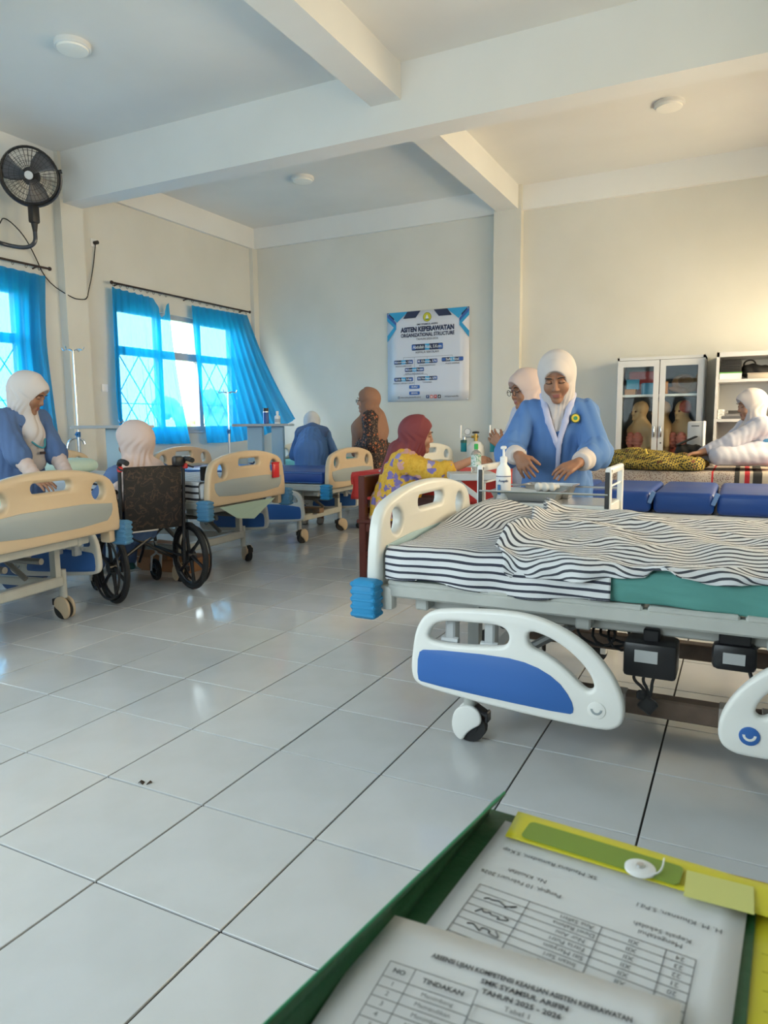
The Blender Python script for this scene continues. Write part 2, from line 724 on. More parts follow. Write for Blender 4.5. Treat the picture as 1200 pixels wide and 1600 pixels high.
# ================================================================== HOSPITAL BEDS
TAN = mat('tan_bed_plastic', (0.55, 0.425, 0.285), 0.38, mottle=(5, 0.05))
CREAM = mat('cream_bed_plastic', (0.68, 0.675, 0.63), 0.34, mottle=(5, 0.04))
GUARD_WHITE = mat('guard_plastic', (0.78, 0.78, 0.75), 0.38)
INSERT_GREY = mat('board_insert_grey', (0.30, 0.34, 0.35), 0.45)
INSERT_BLUE = mat('board_insert_pale_blue', (0.36, 0.52, 0.58), 0.45)
BUMPER_BLUE = mat('bumper_blue', (0.015, 0.23, 0.47), 0.5, bump=(50, .05))
BUMPER_DULL = mat('bumper_dull_blue', (0.06, 0.19, 0.34), 0.5)
GUARD_BLUE = mat('guard_panel_blue', (0.03, 0.13, 0.42), 0.42)
FRAME_PALE = mat('bed_frame_steel', (0.48, 0.49, 0.46), 0.42, mottle=(8, .08))
FRAME_DARK = mat('bed_mechanism_steel', (0.22, 0.22, 0.21), 0.45, .4)
BLUE_VINYL = mat('blue_vinyl', (0.008, 0.055, 0.28), 0.38, bump=(9, .12))
GREEN_SHEET = mat('green_sheet', (0.16, 0.42, 0.38), 0.8, bump=(9, .2))
PALE_GREEN = mat('pale_green_sheet', (0.48, 0.62, 0.54), 0.8, bump=(12, .2))
WHITE_SHEET = mat('white_sheet', (0.70, 0.71, 0.73), 0.85, bump=(10, .2))
TIMBER = mat('dark_timber', (0.13, 0.085, 0.06), 0.6, mottle=(14, .3))


def board_outline(zb=0.53, zp=0.905):
    P = []
    for k in range(25):
        y = -0.40 + 0.80 * k / 24
        P.append((y, zp - 0.055 * (abs(y) / .40) ** 2.2))
    P += [(.435, zp - .075), (.462, zp - .105), (.478, zp - .15), (.492, .68), (.50, .60), (.50, zb + .02), (.49, zb)]
    P += [(-.49, zb), (-.50, zb + .02), (-.50, .60), (-.492, .68), (-.478, zp - .15), (-.462, zp - .105), (-.435, zp - .075)]
    return P


BOARD_ME = plate_mesh('bed_board', [board_outline(), smooth_loop(rrect(-.135, .135, .795, .848, .026), 0),
                                    rrect(.285, .385, .722, .822, .048), rrect(-.385, -.285, .722, .822, .048)], 0.052, 0.017, 3, 'YZ')
INSERT_ME = plate_mesh('board_insert', [smooth_loop([(-.43, .71), (.43, .71), (.435, .64), (.37, .585), (-.37, .585), (-.435, .64)], 1)], 0.060, 0.002, 1, 'YZ')
GUARD_OUT = smooth_loop([(.195, .29), (.20, .36), (.215, .45), (.26, .51), (.36, .527), (.55, .54), (.66, .525), (.77, .475), (.85, .40), (.895, .32),
                         (.905, .25), (.885, .21), (.83, .195), (.52, .21), (.26, .235), (.21, .25)], 2)
GUARD_H1 = smooth_loop([(.255, .41), (.27, .455), (.31, .482), (.42, .487), (.52, .49), (.545, .46), (.535, .425), (.50, .415), (.33, .40)], 2)
GUARD_H2 = smooth_loop([(.60, .485), (.66, .475), (.73, .44), (.79, .385), (.815, .335), (.80, .315), (.775, .325), (.73, .37), (.66, .415), (.605, .43)], 2)
GUARD_ME = plate_mesh('guard', [GUARD_OUT, GUARD_H1, GUARD_H2], 0.040, 0.013, 3, 'XZ')
GPANEL_ME = plate_mesh('guard_panel', [smooth_loop([(.222, .27), (.225, .36), (.25, .378), (.52, .39), (.62, .378), (.70, .34), (.745, .285), (.755, .245), (.74, .233), (.5, .242), (.24, .258)], 1)], 0.046, 0.002, 1, 'XZ')
RING_ME = plate_mesh('emblem_disc', [[(.822 + .027 * math.cos(t * PI / 12), .262 + .027 * math.sin(t * PI / 12)) for t in range(24)]], 0.048, 0.002, 1, 'XZ')
SMILE_ME = plate_mesh('emblem_smile', [[(.822 + .018 * math.cos(PI * (1 + k / 10)), .266 + .018 * math.sin(PI * (1 + k / 10))) for k in range(11)] +
                                      [(.822 + .011 * math.cos(PI * (2 - k / 10)), .266 + .011 * math.sin(PI * (2 - k / 10))) for k in range(11)]], 0.051, 0.001, 1, 'XZ')


def bumper_mesh():
    mb = MB().rbox((.03, 0, .51), (.10, .07, .145), .02, 3)
    for k in range(5):
        mb.rbox((.03, 0, .455 + .0275 * k), (.103, .073, .019), .006, 1)
    return mb.mesh('bumper')


BUMPER_ME = bumper_mesh()


def with_mat(me, m):
    c = me.copy()
    c.materials.clear()
    c.materials.append(m)
    return c


_mm = {}


def shared(me, m):
    k = (me.name, m.name)
    if k not in _mm:
        _mm[k] = with_mat(me, m)
    return _mm[k]


def caster_meshes():
    cov = MB()
    P = smooth_loop([(-.05, .02), (-.062, .06), (-.05, .115), (-.01, .14), (.03, .135), (.05, .11), (.052, .075), (.02, .055), (-.005, .03), (-.02, .0)], 2)
    me = plate_mesh('caster_cover', [P], .018, .007, 2, 'XZ')
    cov2 = MB()
    wh = MB().cyl((.005, -.016, .058), (.005, .016, .058), .058, n=24).cyl((.005, -.02, .058), (.005, .02, .058), .03, n=18)
    ped = MB().rbox((.045, 0, .118), (.055, .04, .016), .005, 1, Matrix.Rotation(.5, 3, 'Y')).rbox((.068, 0, .10), (.012, .038, .04), .004, 1)
    return me, wh.mesh('wheel'), ped.mesh('brake_pedal')


CASTER_ME, WHEEL_ME, PEDAL_ME = caster_meshes()


def hospital_bed(label, loc, rz, plastic, insert, bumper, mattress, length=2.06, guards=True, dz=0.0, guard_plastic=None, caster_turn=0.0, smile_blue=False, mat_dims=None, base_mat=None):
    t = thing('hospital_bed', label, 'bed', loc, rz, 'hospital beds')
    gp = guard_plastic or GUARD_WHITE
    for end, x in ((0, 0.0), (1, length)):
        b = link_mesh('foot_board' if end == 0 else 'head_board', shared(BOARD_ME, plastic), None, t, (x, 0, dz))
        link_mesh('board_insert', shared(INSERT_ME, insert), None, b)
        for s in (-1, 1):
            br = MB().rbox((x + (.035 if end == 0 else -.035), s * .455, .505 + dz), (.07, .05, .09), .012, 2)
            br.build('corner_bracket', plastic, t)
            o = link_mesh('bumper', shared(BUMPER_ME, bumper), None, t, (x - (.02 if end == 0 else -.02) - .02, s * .525, dz))
    z = dz
    # side rails and platform sections
    for s in (-1, 1):
        MB().rbox((length / 2, s * .455, .535 + z), (length - .10, .045, .05), .008, 1).build('side_rail', FRAME_PALE, t)
        MB().rbox((length / 2 - .05, s * .34, .480 + z), (length - .36, .035, .06), .006, 1).build('under_rail', FRAME_PALE, t)
    for (a, b) in ((.05, .53), (.545, .93), (.945, 1.20), (1.215, length - .05)):
        MB().rbox(((a + b) / 2, 0, .563 + z), (b - a, .95, .02), .006, 1).build('platform_section', FRAME_PALE, t)
    for x in (.16, .74, 1.3, length - .16):
        MB().rbox((x, 0, .48 + z), (.05, .84, .045), .006, 1).build('cross_bar', FRAME_PALE, t)
    # base frame, posts, casters
    for s in (-1, 1):
        MB().rbox((length / 2, s * .33, .235 if base_mat is None else .205), (length - .7, .04 if base_mat is None else .06, .05 if base_mat is None else .065), .006, 1).build('base_rail', base_mat or FRAME_PALE, t)
    for x in (.35, length - .35):
        MB().rbox((x, 0, .235), (.06, .80, .06), .008, 1).build('base_cross_bar', FRAME_PALE, t)
        for s in (-1, 1):
            MB().cyl((x, s * .42, .13), (x, s * .42, .30), .022, n=14).build('caster_post', FRAME_PALE, t)
            MB().bb(x - .02, x + .02, s * .37 - .02, s * .37 + .02, .26, .50 + z).build('post', FRAME_PALE, t)
            c = bpy.data.objects.new('caster', shared(CASTER_ME, plastic if plastic is TAN else GUARD_WHITE))
            col.objects.link(c)
            c.parent = t
            c.location = (x, s * .42 - .022, 0)
            c.rotation_euler = (0, 0, caster_turn + (0.5 if s > 0 else 0))
            link_mesh('wheel', shared(WHEEL_ME, BLACK_RUBBER), None, c, (0, .022, 0))
            link_mesh('caster_cover', shared(CASTER_ME, plastic if plastic is TAN else GUARD_WHITE), None, c, (0, .044, 0))
            link_mesh('brake_pedal', shared(PEDAL_ME, BLACK_PLASTIC), None, c, (0, .022, 0))
    # lifting links and cranks
    mech = MB()
    for s in (-1, 1):
        mech.cyl((.45, s * .25, .27), (.75, s * .25, .47 + z), .016, n=8)
        mech.cyl((1.25, s * .25, .27), (1.5, s * .25, .47 + z), .016, n=8)
    mech.cyl((.2, .12, .40 + z), (1.0, .12, .40 + z), .018, n=10).cyl((.2, -.12, .40 + z), (1.0, -.12, .40 + z), .018, n=10)
    mech.build('lifting_mechanism', FRAME_DARK, t)
    if guards:
        for s in ((-1, 1) if guards is True else guards):
            for q in (0, 1):
                mx = Matrix.Identity(4)
                o = link_mesh('side_guard', shared(GUARD_ME, gp), None, t, (0, s * .575, z * .5))
                if q:
                    o.scale = (-1, 1, 1)
                    o.location.x = length
                p = link_mesh('guard_panel', shared(GPANEL_ME, GUARD_BLUE), None, o)
                d = link_mesh('emblem_disc', shared(RING_ME, GUARD_BLUE if (smile_blue and q) else gp), None, o)
                link_mesh('emblem_smile', shared(SMILE_ME, INSERT_GREY if not (smile_blue and q) else gp), None, o)
                # folding bracket behind the guard
                for xx in (.32, .46):
                    fb = MB()
                    x_ = xx if not q else length - xx
                    fb.rbox((x_, s * .515, .43 + z * .5), (.035, .055, .14), .006, 1)
                    fb.cyl((x_ - .03, s * .535, .40 + z * .5), (x_ + .03, s * .535, .40 + z * .5), .013, n=8)
                    fb.build('guard_bracket', GREY_STEEL, t)
    if mattress is not None:
        md = mat_dims or (.06, length - .06, .455, .575, .69)
        x0, x1, hw, z0, z1 = md
        mattress_mesh(t, x0, x1, hw, z0 + z, z1 + z, mattress)
    return t


def mattress_mesh(parent, x0, x1, hw, z0, z1, m, segs=1, name='mattress'):
    n = segs
    w = (x1 - x0) / n
    mb = MB()
    for k in range(n):
        mb.rbox((x0 + w * (k + .5), 0, (z0 + z1) / 2), (w - (.004 if n > 1 else 0), 2 * hw, z1 - z0), .03, 4)
    o = mb.build(name, m, parent)
    if m is BLUE_VINYL:
        pp = MB()
        for zz in (z0 + .012, z1 - .012):
            pp.tube([(x0 + .01, -hw - .002, zz), (x1 - .01, -hw - .002, zz)], .004, 6)
            pp.tube([(x0 + .01, hw + .002, zz), (x1 - .01, hw + .002, zz)], .004, 6)
        pp.build('piping', mat('vinyl_piping', (.06, .16, .42), .4), o)
    return o


BED1 = hospital_bed('tan hospital bed nearest the fan wall, with the standing nurse bending over it', (-3.153, 2.441, 0), math.radians(188.1), TAN, INSERT_GREY, BUMPER_DULL, PALE_GREEN, dz=.01, guard_plastic=CREAM)
BED2 = hospital_bed('tan hospital bed beside the wheelchair, with a red holder on its end board', (-3.305, 4.265, 0), math.radians(183.3), TAN, INSERT_GREY, BUMPER_DULL, WHITE_SHEET, dz=.04, guards=(-1, ), guard_plastic=CREAM, caster_turn=2.6)
BED3 = hospital_bed('hospital bed with bare blue mattress and a blue panelled side guard', (-3.433, 6.065, 0), math.radians(182.9), TAN, INSERT_GREY, BUMPER_BLUE, BLUE_VINYL, caster_turn=.9)
BED4 = hospital_bed('hospital bed by the back wall with green sheet and green pillow', (-3.22, 7.50, 0), math.radians(167), CREAM, INSERT_GREY, BUMPER_BLUE, GREEN_SHEET)
BED5 = hospital_bed('cream hospital bed in front with striped bedding and folded blue panelled guards', (-1.183, 2.735, 0), 0.0, CREAM, INSERT_BLUE, BUMPER_BLUE, GREEN_SHEET, smile_blue=True, base_mat=TIMBER)


# pillows on the far beds
def pillow(label, m, loc, rz, s=(.30, .48, .13), group=None):
    def f(u, v):
        a, b = 2 * PI * u, PI * v
        cx, cy, cz = math.sin(b) * math.cos(a), math.sin(b) * math.sin(a), math.cos(b)
        e = lambda q, k: math.copysign(abs(q) ** k, q)
        return (s[0] / 2 * e(cx, .55) * 1.0, s[1] / 2 * e(cy, .55), s[2] / 2 * e(cz, .9) * (1 + .06 * math.sin(5 * a)) + s[2] / 2)
    mb = MB().grid(f, 40, 20)
    return tag(mb.build('pillow', m, None, loc, (0, 0, rz), angle=3), label, 'pillow', group)


def on_bed(bed, x, y, z):
    v = Matrix.Rotation(bed.rotation_euler.z, 3, 'Z') @ Vector((x, y, z)) + Vector(bed.location)
    return v


TEAL_PILLOW = mat('teal_pillow', (0.10, 0.42, 0.38), 0.75, bump=(10, .3))
pillow('bright green pillow on the bed behind the bending nurse', TEAL_PILLOW, on_bed(BED4, 1.80, .06, .695), math.radians(166), group='pillows')
pillow('pale green pillow at the head of the bed behind the standing nurse', PALE_GREEN, on_bed(BED1, 1.78, 0, .705), math.radians(188), group='pillows')
pillow('pale green pillow on the bed beside the wheelchair', PALE_GREEN, on_bed(BED2, 1.80, 0, .735), math.radians(183), group='pillows')

# ================================================================== BEDDING OF THE FRONT BED
def stripe_mat(name, pitch, dark=(0.05, 0.055, 0.075), light=(0.66, 0.665, 0.68), duty=.40):
    m = bpy.data.materials.new(name)
    m.use_nodes = True
    n, L = m.node_tree.nodes, m.node_tree.links
    p = n['Principled BSDF']
    p.inputs['Roughness'].default_value = .85
    uv = n.new('ShaderNodeUVMap')
    sp = n.new('ShaderNodeSeparateXYZ')
    L.new(uv.outputs[0], sp.inputs[0])
    q = math_node(n, L, 'FRACT', math_node(n, L, 'DIVIDE', sp.outputs['Y'], pitch))
    f = math_node(n, L, 'LESS_THAN', q, duty)
    L.new(mixc(n, L, f, light, dark), p.inputs['Base Color'])
    tc = n.new('ShaderNodeTexCoord')
    t = tex(n, L, 'Noise', tc.outputs['Object'], 350, Detail=1)
    b = n.new('ShaderNodeBump')
    b.inputs['Strength'].default_value = .12
    b.inputs['Distance'].default_value = .002
    L.new(t.outputs['Fac'], b.inputs['Height'])
    L.new(b.outputs['Normal'], p.inputs['Normal'])
    return m


def cloth_grid(name, nu, nv, pos, uvf, m, thick=.004):
    """Cloth of nu x nv cells from pos(u,v); uv coordinates from uvf(u,v,pos)."""
    P = [Vector(pos(i / nu, j / nv)) for j in range(nv + 1) for i in range(nu + 1)]
    F = [(j * (nu + 1) + i, j * (nu + 1) + i + 1, (j + 1) * (nu + 1) + i + 1, (j + 1) * (nu + 1) + i) for j in range(nv) for i in range(nu)]
    me = bpy.data.meshes.new(name)
    me.from_pydata(P, [], F)
    uvl = me.uv_layers.new(name='UVMap')
    # arc length across v for every column
    arc = [[0.0] * (nu + 1)]
    for j in range(1, nv + 1):
        arc.append([arc[-1][i] + (P[j * (nu + 1) + i] - P[(j - 1) * (nu + 1) + i]).length for i in range(nu + 1)])
    for poly in me.polygons:
        for li in poly.loop_indices:
            k = me.loops[li].vertex_index
            i, j = k % (nu + 1), k // (nu + 1)
            uvl.data[li].uv = uvf(i / nu, j / nv, P[k], arc[j][i])
        poly.use_smooth = True
    me.materials.append(m)
    o = bpy.data.objects.new(name, me)
    col.objects.link(o)
    if thick:
        s = o.modifiers.new('thickness', 'SOLIDIFY')
        s.thickness = thick
        s.offset = 1
    return o


def nz(x, y, z=0.0, s=1.0):
    return mnoise.noise(Vector((x * s, y * s, z)))


BX, BY = -1.183, 2.735                # foot board centre of the front bed


def gauss(x, c, w):
    return math.exp(-((x - c) / w) ** 2)


def lump(x, y):
    """Height of what lies under the cloth above the mattress top (local bed coordinates)."""
    side = 1 / (1 + math.exp(-(y + .27) / .06))
    h = .085 * gauss(x, .17, .18) * (1 / (1 + math.exp(-(y - .02) / .10)))
    h += .025 * gauss(x, .45, .15) * side
    h += .035 * gauss(y, .12, .22) * (1 / (1 + math.exp(-(x - .55) / .06)))
    h += .02 * gauss(x, .75, .12) * gauss(y, .1, .3)
    return h


def fitted(u, v):
    x = .035 + u * .80
    # v 0..1 from the far edge over the top and down the near side
    tot = .94 + .125
    s = v * tot
    zt = .697 + lump(x, .47 - min(s, .94)) + .006 * nz(x, s, 0, 9)
    edge = .05
    end = max(0, (.07 - u * .80) / .07)
    if s < .94 - edge:
        y, z = .47 - s, zt - .02 * end ** 2
    else:
        q = (s - (.94 - edge))
        a = min(q / (edge * 1.3), 1) * PI / 2
        y = -.47 + edge - edge * math.sin(a) - .012
        z = zt - edge * (1 - math.cos(a)) - max(0, q - edge * 1.3) * 1.05
        y += .010 * math.sin(x * 26 + 2) * max(0, q - .04) / .1 + .018 * end
    zz = max(z, .572 + .012 * math.sin(x * 9))
    return (BX + x, BY + y, zz)


def sheet_uv(u, v, p, a):
    x = .035 + u * .80
    s = v * 1.065
    t = min(max((s - .42) / .50, 0), 1)
    t = t * t * (3 - 2 * t)
    top = x - .12 * (.94 - s) + .03 * nz(p.x, p.y, 1, 3)
    return (u, top * (1 - t) + (s - .68 + .34) * t)


sheet = cloth_grid('bed_sheet', 110, 90, fitted, sheet_uv, stripe_mat('navy_striped_cotton', .0240, (0.03, 0.034, 0.055), duty=.36), .003)
tag(sheet, 'navy and white striped sheet tucked over the mattress end by the cream board', 'sheet')


def hem(x):
    """How far the blanket hangs on the near side, as height above the floor."""
    pts = [(.30, .585), (.40, .60), (.50, .625), (.60, .632), (.72, .635), (.84, .655), (.93, .662), (.965, .69), (1.0, .70), (1.04, .68), (1.12, .66), (1.25, .668), (1.5, .65), (2.2, .64)]
    for (a, za), (b, zb) in zip(pts[:-1], pts[1:]):
        if a <= x <= b:
            t = (x - a) / (b - a)
            t = t * t * (3 - 2 * t)
            return za + (zb - za) * t
    return pts[-1][1]


def ridged(x, y, s, seed):
    return 1 - abs(mnoise.noise(Vector((x * s, y * s, seed)))) * 2


def blanket(u, v):
    # the left hem runs slanting across the bed, ruffled
    x_left = .40 + .11 * v + .035 * math.sin(v * 6.5) + .012 * math.sin(v * 31)
    x = x_left + u * (2.0 - x_left)
    s = v
    y0 = .43
    wr = .015 * ridged(x * 1.0 - v * .9, v * 2.3, 3.1, 3.3) + .010 * ridged(x + v * .5, v, 7.5, 8.1) + .008 * math.sin(16 * (x - 1.15 * v) + 2.5 * nz(x, v, 0, 2))
    ruf = .028 * math.exp(-((x - x_left) / .05) ** 2) * (1 + .5 * math.sin(v * 40))
    span = .94
    if s < .74:
        y = y0 - (s / .74) * (span - .06 + (.43 - .47))
        edge = s / .74
        zt = .712 + lump(x, y) + wr + ruf
        zt = zt - .02 * max(0, edge - .85) / .15
        return (BX + x, BY + y, zt)
    q = (s - .74) / .26
    ye = y0 - (span - .10)
    ztop = .712 + lump(x, ye) + wr * (1 - .3 * q) + ruf * (1 - q) - .02
    zb = hem(x)
    a = q * PI / 2
    y = ye - .085 * math.sin(min(a * 1.25, PI / 2)) - .012 * math.sin(x * 19) * q - .010 * math.sin(x * 43 + 1) * q * q
    z = ztop + (zb - ztop) * (1 - math.cos(a)) if q < .9999 else zb
    return (BX + x, BY + y, z)


bl = cloth_grid('blanket', 190, 120, blanket, lambda u, v, p, a: (u, a * .96 + .16 * (p.x - BX) + .045 * nz(p.x, p.y, 4, 3.2) + .02 * nz(p.x, p.y, 2, 7)), stripe_mat('grey_striped_cotton', .0250, (0.045, 0.05, 0.065), duty=.36), .004)
tag(bl, 'crumpled black and white striped blanket spread over the front bed', 'blanket')

# teal sheet hanging below the blanket on the near side
def teal(u, v):
    x = .57 + u * 1.43
    s = v
    z = .69 - s * (.125 + .012 * math.sin(x * 5))
    y = -.462 - .004 * math.sin(x * 30) * s - .006 * math.sin(PI * s) - .006 * nz(x, s, 0, 8) + (.05 * (1 - s / .15) if s < .15 else 0)
    return (BX + x, BY + y, z)


tag(cloth_grid('mattress_cover', 110, 14, teal, lambda u, v, p, a: (u, v), mat('teal_cotton', (0.10, 0.30, 0.27), .85, bump=(14, .25)), .003),
    'plain teal sheet hanging under the striped blanket of the front bed', 'sheet')

# equipment slung under the front bed
def under(x, y, z):
    return (BX + x, BY + y, z)


mo = thing('bed_motor', 'black motor box with dangling leads under the front bed', 'motor', under(.95, -.36, -.055), 0)
MB().rbox((0, 0, .435), (.16, .12, .115), .012, 2).rbox((.0, 0, .50), (.05, .05, .06), .005, 1).build('housing', BLACK_PLASTIC, mo)
MB().rbox((-.01, -.062, .45), (.07, .004, .04), .001, 1).build('rating_label', mat('label_grey', (.45, .46, .46), .6), mo)
for k in range(3):
    MB().tube(smooth_path([(-.04 + .03 * k, -.03, .39), (-.05 + .03 * k, -.055, .37), (-.01 + .01 * k, -.055, .34), (.0, -.055, .30)]), .005, 6).build('lead', BLACK_RUBBER, mo)
MB().rbox((0, -.055, .29), (.05, .02, .05), .006, 1, Matrix.Rotation(.6, 3, 'Y')).rbox((-.02, -.055, .32), (.03, .02, .03), .006, 1).build('cable_clip', BLACK_PLASTIC, mo)
pa = thing('power_adapter', 'black adapter with grey label and one cord beside the bed motor', 'adapter', under(1.19, -.37, -.045), 0)
MB().rbox((0, 0, .462), (.125, .06, .085), .018, 2).rbox((0, 0, .53), (.09, .04, .06), .005, 1).build('housing', BLACK_PLASTIC, pa)
MB().rbox((0, -.031, .462), (.062, .003, .035), .001, 1).build('rating_label', MATS['label_grey'], pa)
MB().tube(smooth_path([(.045, -.01, .42), (.065, -.02, .36), (.055, -.02, .29), (.03, -.02, .25)]), .006, 6).rbox((.025, -.02, .245), (.03, .02, .02), .004, 1).build('cord', BLACK_RUBBER, pa)
ct = thing('cable_coil', 'loose coil of black cable hanging under the front bed guard', 'cable', under(.72, -.25, 0))
MB().tube([(.05 * math.cos(t * .5) + .004 * t, .02 * math.sin(t * .9), .40 + .045 * math.sin(t * .5)) for t in range(40)], .005, 6).tube(smooth_path([(.05, 0, .40), (.16, 0, .37), (.22, -.03, .42)]), .005, 6).build('cable_loop', BLACK_RUBBER, ct)
for xx in (.85, 1.18, 1.30):
    MB().rbox((xx, -.33, .205), (.05, .066, .070), .003, 1).build('tape_band', mat('clear_film', (.35, .31, .28), .15), BED5)
hp = MB().cyl((0, 0, .40), (0, 0, .53), .017, n=14).cyl((0, -.02, .44), (0, 0, .44), .006, n=8)
tag(hp.build('pole_socket', GREY_STEEL, None, under(1.34, -.50, 0)), 'short grey tube socket for a drip pole on the front bed rail', 'socket')

# ================================================================== SOFT FORMS (people, models, cloth lumps)
class Soft:
    """Smooth union of tapered capsules and ellipsoids, meshed on a grid by surface nets."""

    def __init__(self):
        self.p = []
        self.cuts = []
        self.dispf = None

    def cone(self, a, b, ra, rb=None, k=.02, flat=None):
        a, b = np.array(a, float), np.array(b, float)
        rb = ra if rb is None else rb
        r = max(ra, rb)
        lo, hi = np.minimum(a, b) - r, np.maximum(a, b) + r
        if flat is not None:
            fd, ff = np.array(flat[0], float), flat[1]

        def fn(P):
            q = P - a
            ba = b - a
            if flat is not None:
                q = q + (q @ fd)[:, None] * fd * (ff - 1)
                ba = ba + (ba @ fd) * fd * (ff - 1)
            h = np.clip(q @ ba / max(ba @ ba, 1e-9), 0, 1)
            return np.linalg.norm(q - h[:, None] * ba, axis=1) - (ra + (rb - ra) * h)
        self.p.append((fn, lo, hi, k))
        return self

    def chain(self, pts, rs, k=.02, flat=None):
        for i in range(len(pts) - 1):
            self.cone(pts[i], pts[i + 1], rs[i], rs[i + 1], k, flat)
        return self

    def ell(self, c, r, R=None, k=.02, cut=False):
        c, r = np.array(c, float), np.array(r, float)
        R = np.eye(3) if R is None else np.array(R, float)
        ext = np.abs(R).T @ r if False else np.full(3, r.max())

        def fn(P):
            q = (P - c) @ R.T
            k0 = np.linalg.norm(q / r, axis=1)
            k1 = np.linalg.norm(q / (r * r), axis=1) + 1e-9
            return k0 * (k0 - 1) / k1
        (self.cuts if cut else self.p).append((fn, c - ext, c + ext, k))
        return self

    def cut_fn(self, fn, k=.004):
        self.cuts.append((fn, None, None, k))
        return self

    def disp(self, fn):
        self.dispf = fn
        return self

    def surf(self, h, pad=0.0):
        lo = np.min([q[1] for q in self.p], axis=0) - 3 * h - pad
        hi = np.max([q[2] for q in self.p], axis=0) + 3 * h + pad
        n = np.ceil((hi - lo) / h).astype(int) + 1
        ax = [lo[i] + h * np.arange(n[i]) for i in range(3)]
        D = np.full(n, 1.0)

        def sub(l, u):
            i0 = np.clip(np.floor((l - lo) / h).astype(int), 0, n)
            i1 = np.clip(np.ceil((u - lo) / h).astype(int) + 1, 0, n)
            return tuple(slice(a, b) for a, b in zip(i0, i1))

        def pts(s):
            g = np.meshgrid(ax[0][s[0]], ax[1][s[1]], ax[2][s[2]], indexing='ij')
            return np.stack([q.ravel() for q in g], 1), g[0].shape
        for fn, l, u, k in self.p:
            s = sub(l - k - 3 * h, u + k + 3 * h)
            P, sh = pts(s)
            if not len(P):
                continue
            d = fn(P).reshape(sh)
            a = D[s]
            hh = np.clip(.5 + .5 * (a - d) / k, 0, 1)
            D[s] = a + (d - a) * hh - k * hh * (1 - hh)
        if self.dispf is not None:
            m = np.argwhere(np.abs(D) < .06)
            P = lo + h * m
            D[tuple(m.T)] += self.dispf(P)
        for fn, l, u, k in self.cuts:
            s = sub(l - k - 3 * h, u + k + 3 * h) if l is not None else (slice(None),) * 3
            P, sh = pts(s)
            if not len(P):
                continue
            d = -fn(P).reshape(sh)
            a = D[s]
            hh = np.clip(.5 - .5 * (a - d) / k, 0, 1)
            D[s] = a + (d - a) * hh + k * hh * (1 - hh)
        return surface_nets(D, lo, h)


def surface_nets(D, lo, h):
    n = np.array(D.shape)
    S = D < 0
    cnt = np.zeros(n - 1, np.int8)
    for i in (0, 1):
        for j in (0, 1):
            for k in (0, 1):
                cnt += S[i:n[0] - 1 + i, j:n[1] - 1 + j, k:n[2] - 1 + k]
    act = np.argwhere((cnt > 0) & (cnt < 8))
    idx = -np.ones(n - 1, np.int64)
    idx[tuple(act.T)] = np.arange(len(act))
    acc = np.zeros((len(act), 3))
    num = np.zeros(len(act))
    C = [(i, j, k) for i in (0, 1) for j in (0, 1) for k in (0, 1)]
    for a in C:
        for d in range(3):
            if a[d]:
                continue
            b = list(a)
            b[d] = 1
            va = D[tuple((act + a).T)]
            vb = D[tuple((act + b).T)]
            x = (va < 0) != (vb < 0)
            t = np.where(x, va / np.where(x, va - vb, 1), 0)
            p = np.tile(np.array(a, float), (len(act), 1))
            p[:, d] += t
            acc += p * x[:, None]
            num += x
    V = lo + h * (act + acc / num[:, None])
    F = []
    for d in range(3):
        sl0 = [slice(1, n[i] - 1) for i in range(3)]
        sl0[d] = slice(0, n[d] - 1)
        sl1 = list(sl0)
        sl1[d] = slice(1, n[d])
        A, B = S[tuple(sl0)], S[tuple(sl1)]
        e = np.argwhere(A != B)
        if not len(e):
            continue
        flip = A[tuple(e.T)]
        off = np.ones(3, int)
        off[d] = 0
        e = e + off
        o1, o2 = [(1, 2), (2, 0), (0, 1)][d]
        q = []
        for (s1, s2) in ((0, 0), (1, 0), (1, 1), (0, 1)):
            c = e.copy()
            c[:, o1] -= s1
            c[:, o2] -= s2
            q.append(idx[tuple(c.T)])
        q = np.stack(q, 1)
        q[~flip] = q[~flip][:, ::-1]
        F.append(q)
    F = np.concatenate(F) if F else np.zeros((0, 4), int)
    return V, F


def soft_mesh(name, parts, relax=1):
    """One smooth mesh out of several (V, F) surfaces."""
    Vs, Fs, o = [], [], 0
    for V, F in parts:
        Vs.append(V)
        Fs.append(F + o)
        o += len(V)
    V, F = np.concatenate(Vs), np.concatenate(Fs)
    for _ in range(relax):                          # gentle smoothing of the grid steps
        acc = np.zeros_like(V)
        num = np.zeros(len(V))
        for a, b in ((0, 1), (1, 2), (2, 3), (3, 0)):
            for s, t in ((a, b), (b, a)):
                np.add.at(acc, F[:, s], V[F[:, t]])
                np.add.at(num, F[:, s], 1)
        V = V * .45 + acc / np.maximum(num, 1)[:, None] * .55
    me = bpy.data.meshes.new(name)
    me.vertices.add(len(V))
    me.vertices.foreach_set('co', V.astype(np.float32).ravel())
    me.loops.add(len(F) * 4)
    me.loops.foreach_set('vertex_index', F.astype(np.int32).ravel())
    me.polygons.add(len(F))
    me.polygons.foreach_set('loop_start', np.arange(0, len(F) * 4, 4, dtype=np.int32))
    me.polygons.foreach_set('use_smooth', np.ones(len(F), bool))
    me.update(calc_edges=True)
    me.validate()
    return me


def unit(v):
    v = np.array(v, float)
    return v / np.linalg.norm(v)


